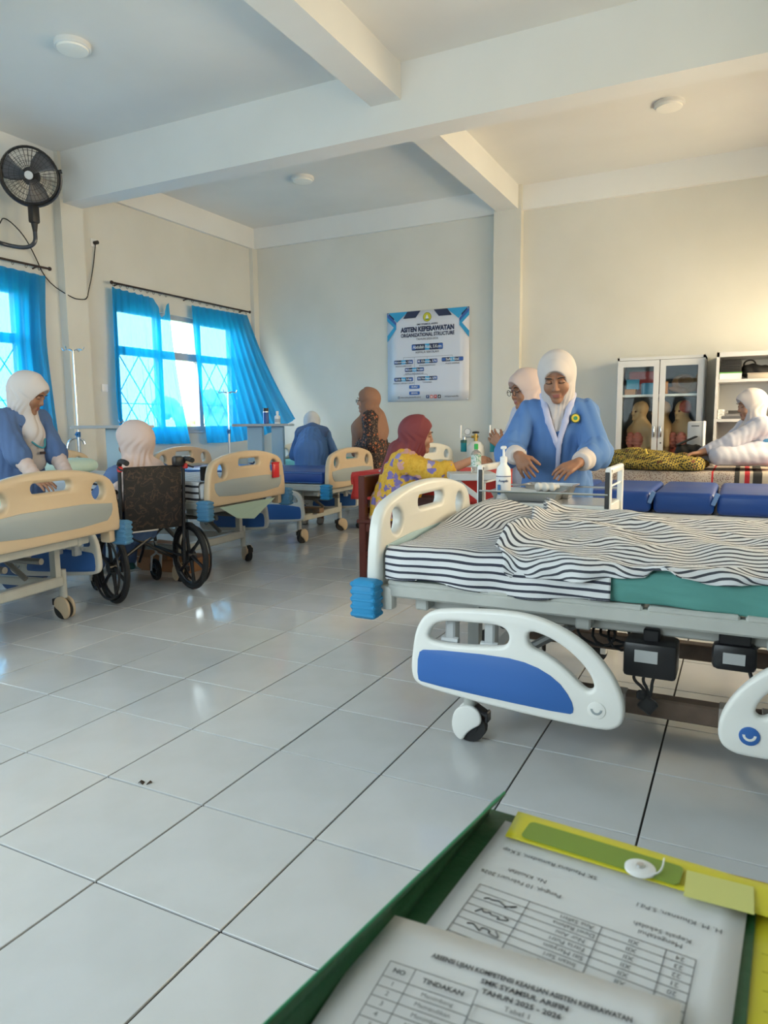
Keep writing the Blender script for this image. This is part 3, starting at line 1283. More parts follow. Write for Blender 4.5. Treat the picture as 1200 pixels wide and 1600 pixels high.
def ik(a, c, l1, l2, pole):
    """Middle joint of a two-bone limb from a to c, bent towards pole; c is pulled in when out of reach."""
    a, c = np.array(a, float), np.array(c, float)
    d = np.linalg.norm(c - a)
    if d > (l1 + l2) * .995:
        c = a + (c - a) / d * (l1 + l2) * .995
        d = (l1 + l2) * .995
    u = (c - a) / d
    x = (l1 * l1 - l2 * l2 + d * d) / (2 * d)
    y = math.sqrt(max(l1 * l1 - x * x, 0))
    p = np.array(pole, float)
    p = p - (p @ u) * u
    p = unit(p)
    return a + u * x + p * y, c


def hand(S, W, d, n, t, curl=.5, spread=.0, s=1.0, thumb=.6):
    """Palm, four unequal fingers and a thumb from the wrist W along d; n leaves the palm, t points to the thumb side."""
    d, n = unit(d), np.array(n, float)
    n = unit(n - (n @ d) * d)
    t = np.array(t, float)
    t = unit(t - (t @ d) * d - (t @ n) * n)
    K = []
    for i in range(4):
        b = W + t * (.014 - .009 * i) * s
        kn = W + d * (.080 - .003 * abs(i - 1) - .004 * (i == 3)) * s + t * (.031 - .0205 * i) * s
        S.cone(b, kn, .0145 * s, .0125 * s, .010 * s)
        K.append(kn)
    S.cone(W + n * .004, W + d * .06 * s + n * .004, .018 * s, .018 * s, .012 * s)
    for i, L in enumerate((.066, .074, .069, .053)):
        p = K[i]
        dd = unit(d + t * (.10 - .07 * i) * (1 + spread))
        for j, (fr, cf) in enumerate(((.45, .7), (.30, 1.0), (.25, .8))):
            a = curl * cf
            dd = unit(dd * math.cos(a) + n * math.sin(a) - dd * 0)
            q = p + dd * L * fr * s
            r1, r2 = (.0096 - .0010 * j) * s, (.0088 - .0011 * j) * s
            S.cone(p, q, r1, r2, .0035 * s)
            nn = unit(n - (n @ dd) * dd)
            n2 = unit(np.cross(t, dd)) if False else nn
            p = q
    b = W + d * .022 * s + t * .022 * s
    d1 = unit(d * .65 + t * .62 + n * .35)
    p1 = b + d1 * .042 * s
    S.cone(b, p1, .0135 * s, .0112 * s, .008 * s)
    d2 = unit(d1 * (1 - .3 * thumb) + d * .4 + n * .5 * thumb - t * .35 * thumb)
    p2 = p1 + d2 * .030 * s
    S.cone(p1, p2, .0105 * s, .0098 * s, .004 * s)
    S.cone(p2, p2 + d2 * .022 * s, .0098 * s, .0078 * s, .004 * s)
    return K


SKIN = mat('skin_brown', (0.30, 0.145, 0.085), 0.5, sss=.08, mottle=(25, .06))
SKIN_LIGHT = mat('skin_light_brown', (0.42, 0.215, 0.135), 0.5, sss=.08, mottle=(25, .06))
LIPS = mat('lips', (0.30, 0.105, 0.085), 0.5)
BROW = mat('brow_hair', (0.02, 0.014, 0.011), 0.7)
EYE_WHITE = mat('eye_white', (0.72, 0.69, 0.66), 0.25)
HIJAB_WHITE = mat('hijab_white', (0.57, 0.52, 0.51), 0.85, bump=(300, .03))
HIJAB_ROSE = mat('hijab_pale_rose', (0.56, 0.44, 0.41), 0.85, bump=(300, .03))
HIJAB_BROWN = mat('hijab_brown', (0.25, 0.13, 0.085), 0.8, bump=(300, .03))
HIJAB_MAROON = mat('hijab_maroon', (0.19, 0.035, 0.042), 0.75, bump=(300, .03))
HIJAB_GREY = mat('hijab_pale_grey', (0.55, 0.57, 0.60), 0.85, bump=(300, .03))
NURSE_BLUE = mat('nurse_tunic_blue', (0.085, 0.19, 0.44), 0.8, mottle=(3, .05), bump=(220, .04))
NURSE_NAVY = mat('nurse_tunic_slate', (0.075, 0.135, 0.29), 0.8, bump=(220, .04))
LINING = mat('tunic_facing_lilac', (0.44, 0.47, 0.66), 0.8)
UNIFORM_WHITE = mat('uniform_white', (0.50, 0.51, 0.60), 0.85, bump=(220, .04))


def floral(n, L, tc):
    v = tex(n, L, 'Noise', tc.outputs['Object'], 26, Detail=3)
    vec = n.new('ShaderNodeVectorMath')
    vec.operation = 'ADD'
    L.new(tc.outputs['Object'], vec.inputs[0])
    sc = n.new('ShaderNodeVectorMath')
    sc.operation = 'SCALE'
    sc.inputs['Scale'].default_value = .075
    L.new(v.outputs['Color'], sc.inputs[0])
    L.new(sc.outputs[0], vec.inputs[1])
    a = tex(n, L, 'Voronoi', vec.outputs[0], 14)
    fl = math_node(n, L, 'LESS_THAN', a.outputs['Distance'], .42)
    pet = ramp(n, L, a.outputs['Color'], [(0, (.20, .16, .42)), (.42, (.62, .34, .32)), (.62, (.27, .24, .5)), (.8, (.70, .50, .42))])
    b = tex(n, L, 'Voronoi', vec.outputs[0], 40)
    base = ramp(n, L, b.outputs['Distance'], [(0, (.40, .20, .02)), (.16, (.62, .34, .025)), (.7, (.70, .42, .05))], False)
    return mixc(n, L, fl, base, pet)


FLORAL = ramp_mat('yellow_floral_cotton', floral, .8)


def batik_dark(n, L, tc):
    a = tex(n, L, 'Voronoi', tc.outputs['Object'], 24)
    b = tex(n, L, 'Voronoi', tc.outputs['Object'], 62)
    f = math_node(n, L, 'LESS_THAN', a.outputs['Distance'], .30)
    g = math_node(n, L, 'LESS_THAN', b.outputs['Distance'], .26)
    c = mixc(n, L, g, (.018, .010, .010), (.30, .17, .10))
    return mixc(n, L, f, c, (.34, .095, .035))


BATIK_DARK = ramp_mat('dark_batik_cotton', batik_dark, .75)


class Person:
    """A figure in its own frame: J(f, l, u) is forward, to its left, up from the point it stands on."""

    def __init__(self, label, base, ang, h_body=.014, h_cloth=.010, sc=1.0):
        self.sc = sc
        self.base = np.array([base[0], base[1], base[2] if len(base) > 2 else 0.0])
        self.F = np.array([math.cos(ang), math.sin(ang), 0])
        self.L = np.array([-math.sin(ang), math.cos(ang), 0])
        self.Z = np.array([0, 0, 1.0])
        self.label = label
        self.skin = Soft()
        self.fine = []
        self.kids = []
        self.h_body, self.h_cloth = h_body, h_cloth

    def J(self, f, l, u):
        return (f * self.F + l * self.L + u * self.Z) * self.sc

    def W(self, x, y, z):
        """world point in the figure's object frame"""
        return np.array([x, y, z]) - self.base

    def head(self, c, yaw=0., pitch=0., roll=0., h=.0045, face=True, s=1.06):
        """Head centred at c (object frame); pitch > 0 looks down, yaw > 0 turns to its left."""
        f = self.F * math.cos(yaw) + self.L * math.sin(yaw)
        l = np.cross(self.Z, f)
        u = self.Z
        f, u = f * math.cos(pitch) - u * math.sin(pitch), u * math.cos(pitch) + f * math.sin(pitch)
        l, u = l * math.cos(roll) + u * math.sin(roll), u * math.cos(roll) - l * math.sin(roll)
        self.hf, self.hl, self.hu, self.hc, self.hs = f, l, u, np.array(c, float), s
        R = np.stack([l, f, u])
        self.hR = R
        H = self.H
        S = Soft()
        S.ell(H(0, -.012, .025), np.array((.074, .092, .083)) * s, R, .02)
        S.ell(H(0, .022, -.035), np.array((.060, .066, .082)) * s, R, .03)
        S.ell(H(0, .070, -.096), np.array((.024, .022, .018)) * s, R, .025)
        for q in (-1, 1):
            S.ell(H(q * .036, .060, -.030), np.array((.026, .024, .028)) * s, R, .02)       # cheek
            S.cone(H(q * .012, .086, .034), H(q * .046, .073, .034), .007 * s, .006 * s, .012)   # brow
        if face:
            for q in (-1, 1):
                S.ell(H(q * .032, .096, .010), np.array((.019, .014, .012)) * s, R, .010, cut=True)
        S2 = S
        S2.cone(H(0, .084, .020), H(0, .1005, -.024), .0070 * s, .0105 * s, .010)
        for q in (-1, 1):
            S2.ell(H(q * .0105, .092, -.030), np.array((.0075, .009, .007)) * s, R, .006)
        S2.cone(H(-.015, .083, -.0565), H(.015, .083, -.0565), .0075 * s, .0075 * s, .006)
        S2.cone(H(-.013, .083, -.068), H(.013, .083, -.068), .0080 * s, .0080 * s, .006)
        S2.cone(H(0, -.02, -.07), H(0, -.035, -.17), .050 * s, .052 * s, .02)
        self.fine.append(S2.surf(h * s))
        if face:
            for q in (-1, 1):
                e = Soft().ell(H(q * .031, .0765, .010), np.array((.0145, .0125, .0115)) * s, R, .004)
                self.fine.append(e.surf(.003))
                lash = MB().tube([H(q * (.031 + .0155 * math.cos(a)), .0875 - .004 * abs(math.cos(a)), .0065 - .003 * math.sin(a)) for a in np.linspace(0, PI, 9)], .0017 * s, 5)
                self.kids.append(('eyelash', lash.mesh('eyelash'), BROW))
                br = MB().tube([H(q * x, .0955 - .30 * (x - .03) ** 2 * 10 - (.010 if x > .045 else 0), .031 + z) for x, z in ((.014, 0), (.026, .005), (.038, .0065), (.049, .001))], [.0022, .0032, .003, .0015], 6)
                self.kids.append(('eyebrow', br.mesh('eyebrow'), BROW))
            lp = Soft().cone(H(-.014, .0850, -.0575), H(.014, .0850, -.0575), .0066 * s, None, .004).cone(H(-.012, .0845, -.0675), H(.012, .0845, -.0675), .0074 * s, None, .004)
            self.kids.append(('lips', soft_mesh('lips', [lp.surf(.0026)]), LIPS))
        return self

    def H(self, l, f, u):
        return self.hc + self.hs * (l * self.hl + f * self.hf + u * self.hu)

    def hijab(self, m, neck, chest=None, drape=(), opening=(.078, .112, .104), h=.0065, fold=.005, brim=.0, puff=1.05, name='hijab'):
        """Head scarf: cap, wrap under the chin, neck and drape cones (a, b, ra, rb, flat)."""
        S = Soft()
        R = self.hR
        H = self.H
        S.ell(H(0, -.028, .024), np.array((.090, .104, .106)) * self.hs * puff, R, .03)
        S.cone(H(0, -.012, .03), H(0, -.010, -.07), .086 * puff, .077 * puff, .03)
        S.cone(H(0, .045 + brim, .058), H(0, .010, .06), .060 * puff, .085, .03)
        S.cone(H(0, -.015, -.06), neck, .080, .085, .035)
        for d in drape:
            a, b, ra, rb = d[:4]
            S.cone(a, b, ra, rb, .035, d[4] if len(d) > 4 else None)
        hc, hu, hl, hf = self.hc, self.hu, self.hl, self.hf

        def folds(P):
            q = P - hc
            a, b, c = q @ hl, q @ hf, q @ hu
            ang = np.arctan2(a, -b)
            low = np.clip((-.02 - c) / .10, 0, 1)
            f1 = (1 - 2 * np.abs(np.sin(ang * 6 + c * 9 + 1.5 * np.sin(ang * 3 + c * 14)))) * low
            side = np.clip((np.abs(a) - .015) / .05, 0, 1) * np.clip((.05 - c) / .08, 0, 1) * np.clip((-b + .07) / .05, 0, 1)
            f2 = (1 - 2 * np.abs(np.sin(b * 38 + c * 26 + np.abs(a) * 30 + np.sin(c * 40)))) * side * (1 - .6 * low)
            return fold * (f1 + .8 * f2)
        S.disp(folds)
        o = opening
        S.ell(H(0, .148, -.020), np.array(o) * self.hs, R, .005, cut=True)
        self.kids.append((name, soft_mesh(name, [S.surf(h)]), m))
        return self

    def garment(self, name, S, m, h=None, fold=.006, freq=14., seed=0., hem=None, top=None, axis=None):
        ax = np.array(axis if axis is not None else (0, 0), float)

        def folds(P):
            x, y, z = P[:, 0], P[:, 1], P[:, 2]
            q = freq * 4.2
            w1 = 1.3 * np.sin(9 * z + 5 * x + seed) + .8 * np.sin(15 * y - 7 * z + seed)
            r1 = 1 - 2 * np.abs(np.sin(q * x + .35 * q * y + 5 * z + w1))
            r2 = 1 - 2 * np.abs(np.sin(.3 * q * x - .9 * q * y + 8 * z + 1.2 * w1 + 2))
            r3 = 1 - 2 * np.abs(np.sin(.3 * q * x + .3 * q * y - 38 * z + w1 * 1.4 + seed))
            return fold * (.55 * r1 + .55 * r2 + .10 * r3)
        S.disp(folds)
        if hem is not None:
            S.cut_fn(lambda P: P[:, 2] - hem if False else hem_sd(P, hem), .01)
        self.kids.append((name, soft_mesh(name, [S.surf(h or self.h_cloth)]), m))
        return self

    def extra(self, name, mesh, m):
        self.kids.append((name, mesh, m))
        return self

    def finish(self, skin, cat='person', group='people in the ward'):
        parts = list(self.fine)
        if self.skin.p:
            parts.append(self.skin.surf(self.h_body))
        me = soft_mesh('person', parts)
        o = link_mesh('person', me, skin, None, self.base)
        tag(o, self.label, cat, group)
        for (n, k, m) in self.kids:
            link_mesh(n, k, m, o)
        self.obj = o
        return o

    def limb(self, pts, rs):
        self.skin.chain(pts, rs, .02)
        return self

    def arm(self, sh, wrist, pole, l1=.27, l2=.235, fine=True, hand_kw=None, h=.004):
        """Skin of one arm; returns shoulder, elbow, wrist."""
        el, w = ik(sh, wrist, l1, l2, pole)
        self.skin.chain([sh, el], [.042, .036], .02)
        S = Soft()
        S.chain([el, w], [.037, .026], .01)
        if hand_kw is not None:
            d = hand_kw.pop('d', None)
            d = unit(w - el) if d is None else unit(d)
            hand(S, w, d, **hand_kw)
        self.fine.append(S.surf(h))
        return np.array(sh), el, w


def hem_sd(P, hem):
    """positive-inside half space below the hem height, so that cutting removes it"""
    return P[:, 2] - hem

# ================================================================== PEOPLE
CAMR = np.array([math.cos(YAW), math.sin(YAW), 0])      # picture-right direction on the floor


def ang_of(v):
    return math.atan2(v[1], v[0])


def torso_soft(p, pts, rs, shl, shr, flat=1.35, rsh=.062, k=.05):
    S = Soft()
    S.chain(pts, rs, k, (p.F, flat))
    S.cone(shl, shr, rsh, None, k)
    S.cone(shl, pts[-1], rsh, rs[-1] * .6, k)
    S.cone(shr, pts[-1], rsh, rs[-1] * .6, k)
    return S


def sleeve(S, a, el, w, frac, r0, r1, r2, k=.03):
    """Sleeve from the shoulder over the elbow to the fraction frac of the forearm."""
    S.cone(a, el, r0, r1, k)
    if frac > 0:
        S.cone(el, el + (w - el) * frac, r1, r2, k)
    return S


def cuff(p, name, el, w, f0, f1, r0, r1, m, h=.007):
    S = Soft().cone(el + (w - el) * f0, el + (w - el) * f1, r0, r1, .01)
    S.cut_fn(lambda P, q=el + (w - el) * f1, d=unit(w - el): -((P - q) @ d), .004)
    d = unit(w - el)
    S.disp(lambda P: .003 * np.sin((P @ d) * 130 + P[:, 0] * 40))
    p.extra(name, soft_mesh(name, [S.surf(h)]), m)


def disc(p, name, c, n, r, m, thick=.004, inner=None):
    n = Vector(n).normalized()
    mb = MB().cyl(Vector(c) - n * thick, Vector(c) + n * thick, r, n=22)
    p.extra(name, mb.mesh(name), m)


def leg(p, hip, knee, ankle, r=(.075, .055, .04), toe=None):
    p.skin.chain([hip, knee, ankle], list(r), .02)
    t = toe if toe is not None else p.F
    p.skin.cone(ankle - np.array([0, 0, .02]), ankle + np.array(t) * .13 - np.array([0, 0, .035]), .03, .022, .02)


def shoe(p, ankle, m, t=None):
    t = p.F if t is None else np.array(t)
    a = ankle - np.array([0, 0, ankle[2] - .035]) - t * .03
    S = Soft().cone(a, a + t * .17, .042, .036, .02).cut_fn(lambda P: P[:, 2] - .004, .003)
    p.extra('shoe', soft_mesh('shoe', [S.surf(.009)]), m)


SHOE = mat('white_shoe', (.55, .55, .55), .6)
SHOE_DARK = mat('black_shoe', (.02, .02, .02), .5)
SANDAL = mat('teal_sandal', (.02, .14, .15), .5)
EMB_GOLD = mat('emblem_gold', (.62, .47, .04), .6)
EMB_DARK = mat('emblem_rim', (.06, .10, .05), .6)
EMB_GREEN = mat('emblem_green', (.03, .22, .10), .6)


# ---- nurse preparing the instrument trolley ----------------------------------
p = Person('nurse in blue tunic and white headscarf working over the instrument trolley', (-.945, 4.06), ang_of((.20, -.98)), h_cloth=.0075)
J = p.J
p.head(J(.150, -.005, 1.375), yaw=-.06, pitch=.45, roll=.05, h=.0036)
shl, shr = J(.045, .150, 1.190), J(.045, -.150, 1.190)
p.skin.chain([J(0, 0, .80), J(.01, 0, 1.0), J(.03, 0, 1.16)], [.12, .105, .11], .03, (p.F, 1.3))
p.skin.chain([J(.03, 0, 1.2), J(.075, 0, 1.31)], [.06, .05], .03)
sR, eR, wR = p.arm(shr, p.W(-1.055, 3.67, .960), J(-.5, -.8, -1), hand_kw=dict(d=(.085, -.075, -.105), n=(.35, .25, -.5), t=(.75, .2, .5), curl=.38, spread=.3), h=.0036)
sL, eL, wL = p.arm(shl, p.W(-.755, 3.70, .925), J(-.5, .9, -.9), hand_kw=dict(d=(-.075, -.085, -.045), n=(-.25, .25, -.7), t=(-.6, .5, .3), curl=.42, spread=.2), h=.0036)
for s in (-1, 1):
    leg(p, J(0, s * .09, .78), J(.02, s * .09, .43), J(0, s * .09, .08))
    shoe(p, J(0, s * .09, .08), SHOE)
S = torso_soft(p, [J(-.01, 0, .48), J(0, 0, .78), J(.01, 0, .98), J(.035, 0, 1.12), J(.05, 0, 1.18)], [.215, .185, .160, .152, .11], shl, shr, rsh=.054, k=.04)
sleeve(S, sR, eR, wR, .34, .066, .074, .070, .02)
sleeve(S, sL, eL, wL, .30, .066, .078, .076, .02)
S.ell(J(.18, 0, 1.25), np.array((.062, .11, .17)), np.stack([p.L, p.F, p.Z]), .01, cut=True)
p.garment('tunic', S, NURSE_BLUE, fold=.008, freq=11, seed=1.0, hem=.50)
cuff(p, 'cuff', eR, wR, .30, .93, .058, .046, HIJAB_WHITE)
cuff(p, 'cuff', eL, wL, .24, .90, .064, .050, HIJAB_WHITE)
p.hijab(HIJAB_WHITE, J(.055, 0, 1.255), drape=[(J(.055, 0, 1.26), J(.075, 0, 1.10), .072, .085, (p.F, 1.15))], h=.005, fold=.003)
# lilac facing along the crossing collar
for s, z1 in ((1, .86), (-1, 1.03)):
    S = Soft().chain([J(.060, s * .085, 1.285), J(.120, s * .068, 1.23), J(.155, s * .045, 1.14), J(.163, s * .008 + .006, 1.03), J(.158, .006, z1 - .03)], [.017, .018, .017, .015, .013], .012, (p.F, 1.7))
    p.extra('collar_facing', soft_mesh('collar_facing', [S.surf(.005)]), LINING)
nrm = unit(p.F + .25 * p.L + .08 * p.Z)
c0 = J(.150, .096, 1.155)
disc(p, 'chest_emblem', c0, nrm, .026, EMB_DARK)
disc(p, 'emblem_field', c0 + nrm * .003, nrm, .021, EMB_GOLD)
disc(p, 'emblem_centre', c0 + nrm * .005, nrm, .011, EMB_GREEN)
S = Soft()
for s in (-1, 1):
    S.chain([J(0, s * .085, .6), J(.01, s * .09, .3), J(0, s * .09, .10)], [.10, .09, .085], .03)
p.garment('trousers', S, mat('pale_blue_trousers', (.30, .42, .62), .8), h=.014, fold=.004)
p.finish(SKIN)

# ---- nurse with glasses behind the couch -------------------------------------
p = Person('bespectacled nurse in pale uniform and white headscarf standing by the oxygen cylinders', (-1.325, 4.975), ang_of((-.80, -.72)), h_cloth=.009, sc=.945)
J = p.J
p.head(J(.075, 0, 1.435), yaw=.12, pitch=.22, h=.0045)
shl, shr = J(.02, .155, 1.26), J(.02, -.155, 1.26)
p.skin.chain([J(0, 0, .84), J(0, 0, 1.05), J(.02, 0, 1.2)], [.115, .10, .10], .03, (p.F, 1.3))
p.skin.chain([J(.02, 0, 1.22), J(.05, 0, 1.34)], [.06, .05], .03)
sR, eR, wR = p.arm(shr, J(.26, -.02, .92), J(-.3, -1, -.3), hand_kw=dict(d=J(.2, .5, -.1), n=J(-.8, .1, 0), t=J(.1, 0, 1), curl=.5))
sL, eL, wL = p.arm(shl, J(.28, .03, 1.03), J(-.3, 1, -.4), hand_kw=dict(d=J(.3, -.3, .45), n=J(-.6, -.4, -.2), t=J(-.2, .3, .6), curl=.55))
for s in (-1, 1):
    leg(p, J(0, s * .09, .80), J(.02, s * .09, .44), J(0, s * .09, .08))
    shoe(p, J(0, s * .09, .08), SHOE)
S = torso_soft(p, [J(0, 0, .45), J(0, 0, .82), J(0, 0, 1.02), J(.02, 0, 1.18), J(.03, 0, 1.25)], [.20, .165, .145, .145, .11], shl, shr)
sleeve(S, sR, eR, wR, .82, .068, .062, .048)
sleeve(S, sL, eL, wL, .82, .068, .062, .048)
p.garment('uniform', S, UNIFORM_WHITE, fold=.007, hem=.48)
S = Soft().cone(J(.0, 0, .985), J(.0, 0, 1.005), .163, None, .01, (p.F, 1.25))
p.extra('belt', soft_mesh('belt', [S.surf(.011)]), mat('belt_blue', (.05, .22, .45), .6))
p.hijab(HIJAB_ROSE, J(.03, 0, 1.28), drape=[(J(.03, 0, 1.27), J(.07, 0, 1.10), .10, .15, (p.F, 1.2))], h=.006, fold=.005, brim=.0, puff=1.12)
for s in (-1, 1):
    g = MB().tube([p.H(s * .031 + .021 * math.cos(t), .108, .004 + .019 * math.sin(t)) for t in np.linspace(0, 2 * PI, 16, endpoint=False)], .0022, 6, True)
    g.tube([p.H(s * .052, .108, .008), p.H(s * .066, .03, .012)], .0018, 5)
    p.extra('spectacles', g.mesh('spectacles'), BLACK_PLASTIC)
S = Soft()
for s in (-1, 1):
    S.chain([J(0, s * .085, .6), J(.01, s * .09, .3), J(0, s * .09, .10)], [.10, .09, .085], .03)
p.garment('trousers', S, UNIFORM_WHITE, h=.016, fold=.004)
p.finish(SKIN)
pen = p.base + wL + J(.05, -.03, .08)

# ---- nurse standing at the near left bed --------------------------------------
p = Person('nurse in slate blue jacket and long white headscarf leaning over the left bed', (-4.42, 3.22), ang_of((.98, .10)), h_cloth=.009, sc=.985)
J = p.J
p.head(J(.115, .0, 1.375), yaw=.38, pitch=.46, h=.0042)
shl, shr = J(.03, .155, 1.20), J(.03, -.155, 1.20)
p.skin.chain([J(-.04, 0, .80), J(-.02, 0, 1.0), J(.02, 0, 1.15)], [.115, .10, .10], .03, (p.F, 1.3))
p.skin.chain([J(.03, 0, 1.18), J(.07, 0, 1.30)], [.06, .05], .03)
sR, eR, wR = p.arm(shr, J(.36, -.20, .80), J(-.6, -.5, -.8), hand_kw=dict(d=J(.9, -.15, -.25), n=J(0, .3, -1), t=J(.1, 1, 0), curl=.4))
sL, eL, wL = p.arm(shl, J(.36, .06, .81), J(-.6, .5, -.8), hand_kw=dict(d=J(.9, -.15, -.25), n=J(0, -.3, -1), t=J(.1, -1, 0), curl=.4))
for s in (-1, 1):
    leg(p, J(-.04, s * .09, .78), J(-.01, s * .09, .43), J(-.04, s * .09, .08))
    shoe(p, J(-.04, s * .09, .08), SHOE)
S = torso_soft(p, [J(-.04, 0, .50), J(-.04, 0, .80), J(-.015, 0, .98), J(.02, 0, 1.12), J(.03, 0, 1.18)], [.20, .18, .165, .16, .12], shl, shr)
sleeve(S, sR, eR, wR, .12, .064, .074, .074, .02)
sleeve(S, sL, eL, wL, .12, .064, .074, .074, .02)
p.garment('jacket', S, NURSE_NAVY, fold=.007, seed=2., hem=.55)
cuff(p, 'cuff', eR, wR, .10, .92, .056, .042, HIJAB_ROSE)
cuff(p, 'cuff', eL, wL, .10, .92, .056, .042, HIJAB_ROSE)
p.hijab(HIJAB_WHITE, J(.04, 0, 1.23), drape=[(J(.05, 0, 1.24), J(.115, 0, 1.10), .085, .085, (p.F, 1.2)), (J(.115, 0, 1.10), J(.135, 0, .93), .085, .080, (p.F, 1.6))], h=.006, fold=.006, brim=.0, puff=1.1)
p.extra('lanyard', MB().tube(smooth_path([J(.16, -.055, 1.06), J(.205, -.02, 1.01), J(.21, .02, 1.01), J(.17, .06, 1.07)]), .006, 6).mesh('lanyard'), mat('lanyard_teal', (.05, .30, .36), .6))
p.extra('name_badge', MB().rbox(J(.205, .0, .975), (.008, .045, .018), .002, 1, Matrix.Rotation(ang_of(p.F), 3, 'Z')).mesh('name_badge'), mat('badge_dark', (.05, .03, .03), .4))
p.extra('collar', soft_mesh('collar', [Soft().chain([J(-.05, -.10, 1.265), J(.06, -.115, 1.235), J(.125, -.09, 1.16)], [.014, .018, .012], .012).surf(.006)]), NURSE_NAVY)
S = Soft()
for s in (-1, 1):
    S.chain([J(-.04, s * .085, .6), J(-.02, s * .09, .3), J(-.04, s * .09, .10)], [.10, .09, .085], .03)
p.garment('trousers', S, NURSE_NAVY, h=.016, fold=.004)
p.finish(SKIN)

# ---- patient in the wheelchair, seen from behind --------------------------------
WCF = unit(np.array([-.945, .328, 0]))
WC = np.array([-3.490, 3.462, 0.0])           # between the rear wheels on the floor
p = Person('seated person in long pale rose headscarf facing away in the wheelchair', (WC[0] + .075 * WCF[0], WC[1] + .075 * WCF[1]), ang_of(WCF), h_cloth=.011)
J = p.J
p.head(J(.12, .0, 1.02), yaw=.45, pitch=.10, h=.006, face=True)
shl, shr = J(.06, .155, .80), J(.06, -.155, .80)
p.skin.chain([J(.12, 0, .52), J(.08, 0, .66), J(.07, 0, .78)], [.12, .10, .10], .03, (p.F, 1.3))
p.skin.chain([J(.07, 0, .80), J(.10, 0, .92)], [.06, .05], .03)
sR, eR, wR = p.arm(shr, J(.36, -.10, .58), J(-.2, -1, -.5), hand_kw=dict(d=J(.8, .4, -.1), n=J(0, 0, -1), t=J(.2, 1, 0), curl=.3))
sL, eL, wL = p.arm(shl, J(.36, .10, .58), J(-.2, 1, -.5), hand_kw=dict(d=J(.8, -.4, -.1), n=J(0, 0, -1), t=J(.2, -1, 0), curl=.3))
for s in (-1, 1):
    leg(p, J(.14, s * .10, .55), J(.55, s * .12, .53), J(.60, s * .12, .12))
    S = Soft().cone(J(.56, s * .12, .09), J(.72, s * .12, .085), .042, .036, .02)
    p.extra('sandal', soft_mesh('sandal', [S.surf(.010)]), SANDAL)
S = torso_soft(p, [J(.13, 0, .50), J(.09, 0, .62), J(.07, 0, .74), J(.07, 0, .79)], [.175, .165, .155, .11], shl, shr)
sleeve(S, sR, eR, wR, .85, .068, .062, .05)
sleeve(S, sL, eL, wL, .85, .068, .062, .05)
p.garment('tunic', S, NURSE_NAVY, fold=.005)
p.hijab(HIJAB_ROSE, J(.075, 0, .83), drape=[(J(.08, 0, .84), J(.06, 0, .74), .11, .185, (p.F, 1.35)), (J(.05, -.09, .82), J(.07, -.17, .66), .09, .095), (J(.05, .09, .82), J(.07, .17, .66), .09, .095),
        (J(.06, 0, .86), J(.04, 0, .70), .09, .11, (p.F, 1.5))], h=.007, fold=.008, puff=1.14)
S = Soft()
for s in (-1, 1):
    S.chain([J(.12, s * .095, .55), J(.56, s * .12, .545), J(.60, s * .12, .15)], [.105, .085, .07], .03)
p.garment('trousers', S, NURSE_NAVY, h=.014, fold=.004)
p.finish(SKIN)

# ---- nurse bending over the far bed, back turned ---------------------------------
p = Person('nurse in blue gown bending over the far bed with her back turned', (-4.36, 6.80), ang_of((-.45, .89)), h_cloth=.011)
J = p.J
p.head(J(.36, .02, 1.135), yaw=0, pitch=.75, h=.006, face=False)
shl, shr = J(.24, .135, 1.02), J(.24, -.135, 1.02)
p.skin.chain([J(-.02, 0, .80), J(.10, 0, .93), J(.22, 0, 1.0)], [.115, .10, .10], .03, (unit(J(.5, 0, -.8)), 1.2))
p.skin.chain([J(.24, 0, 1.02), J(.31, 0, 1.08)], [.06, .05], .03)
sR, eR, wR = p.arm(shr, J(.52, -.13, .78), J(0, -.5, -1), hand_kw=dict(d=J(1, .2, -.3), n=J(0, .2, -1), t=J(0, 1, 0), curl=.3))
sL, eL, wL = p.arm(shl, J(.52, .11, .78), J(0, .5, -1), hand_kw=dict(d=J(1, -.2, -.3), n=J(0, .2, -1), t=J(0, -1, 0), curl=.3))
for s in (-1, 1):
    leg(p, J(-.02, s * .09, .78), J(.02, s * .09, .43), J(-.02, s * .09, .08))
    shoe(p, J(-.02, s * .09, .08), SHOE)
S = Soft()
S.chain([J(-.03, 0, .15), J(-.03, 0, .55), J(-.01, 0, .82), J(.11, 0, .93), J(.22, 0, .995)], [.20, .185, .180, .155, .13], .05)
S.cone(shl, shr, .07, None, .05)
sleeve(S, sR, eR, wR, .55, .062, .066, .06, .02)
sleeve(S, sL, eL, wL, .55, .062, .066, .06, .02)
p.garment('gown', S, NURSE_BLUE, fold=.007, seed=3., hem=.16)
S = Soft().chain([J(.21, -.14, 1.05), J(.20, 0, 1.085), J(.21, .14, 1.05)], [.055, .06, .055], .03).cone(J(.12, -.12, 1.02), J(.12, .12, 1.02), .06, None, .04)
p.extra('cape_collar', soft_mesh('cape_collar', [S.surf(.011)]), NURSE_NAVY)
p.hijab(HIJAB_GREY, J(.28, 0, 1.06), opening=(.05, .08, .075), h=.008, fold=.004, puff=1.0)
cuff(p, 'cuff', eR, wR, .5, .95, .055, .045, HIJAB_WHITE, .009)
cuff(p, 'cuff', eL, wL, .5, .95, .055, .045, HIJAB_WHITE, .009)
p.finish(SKIN)

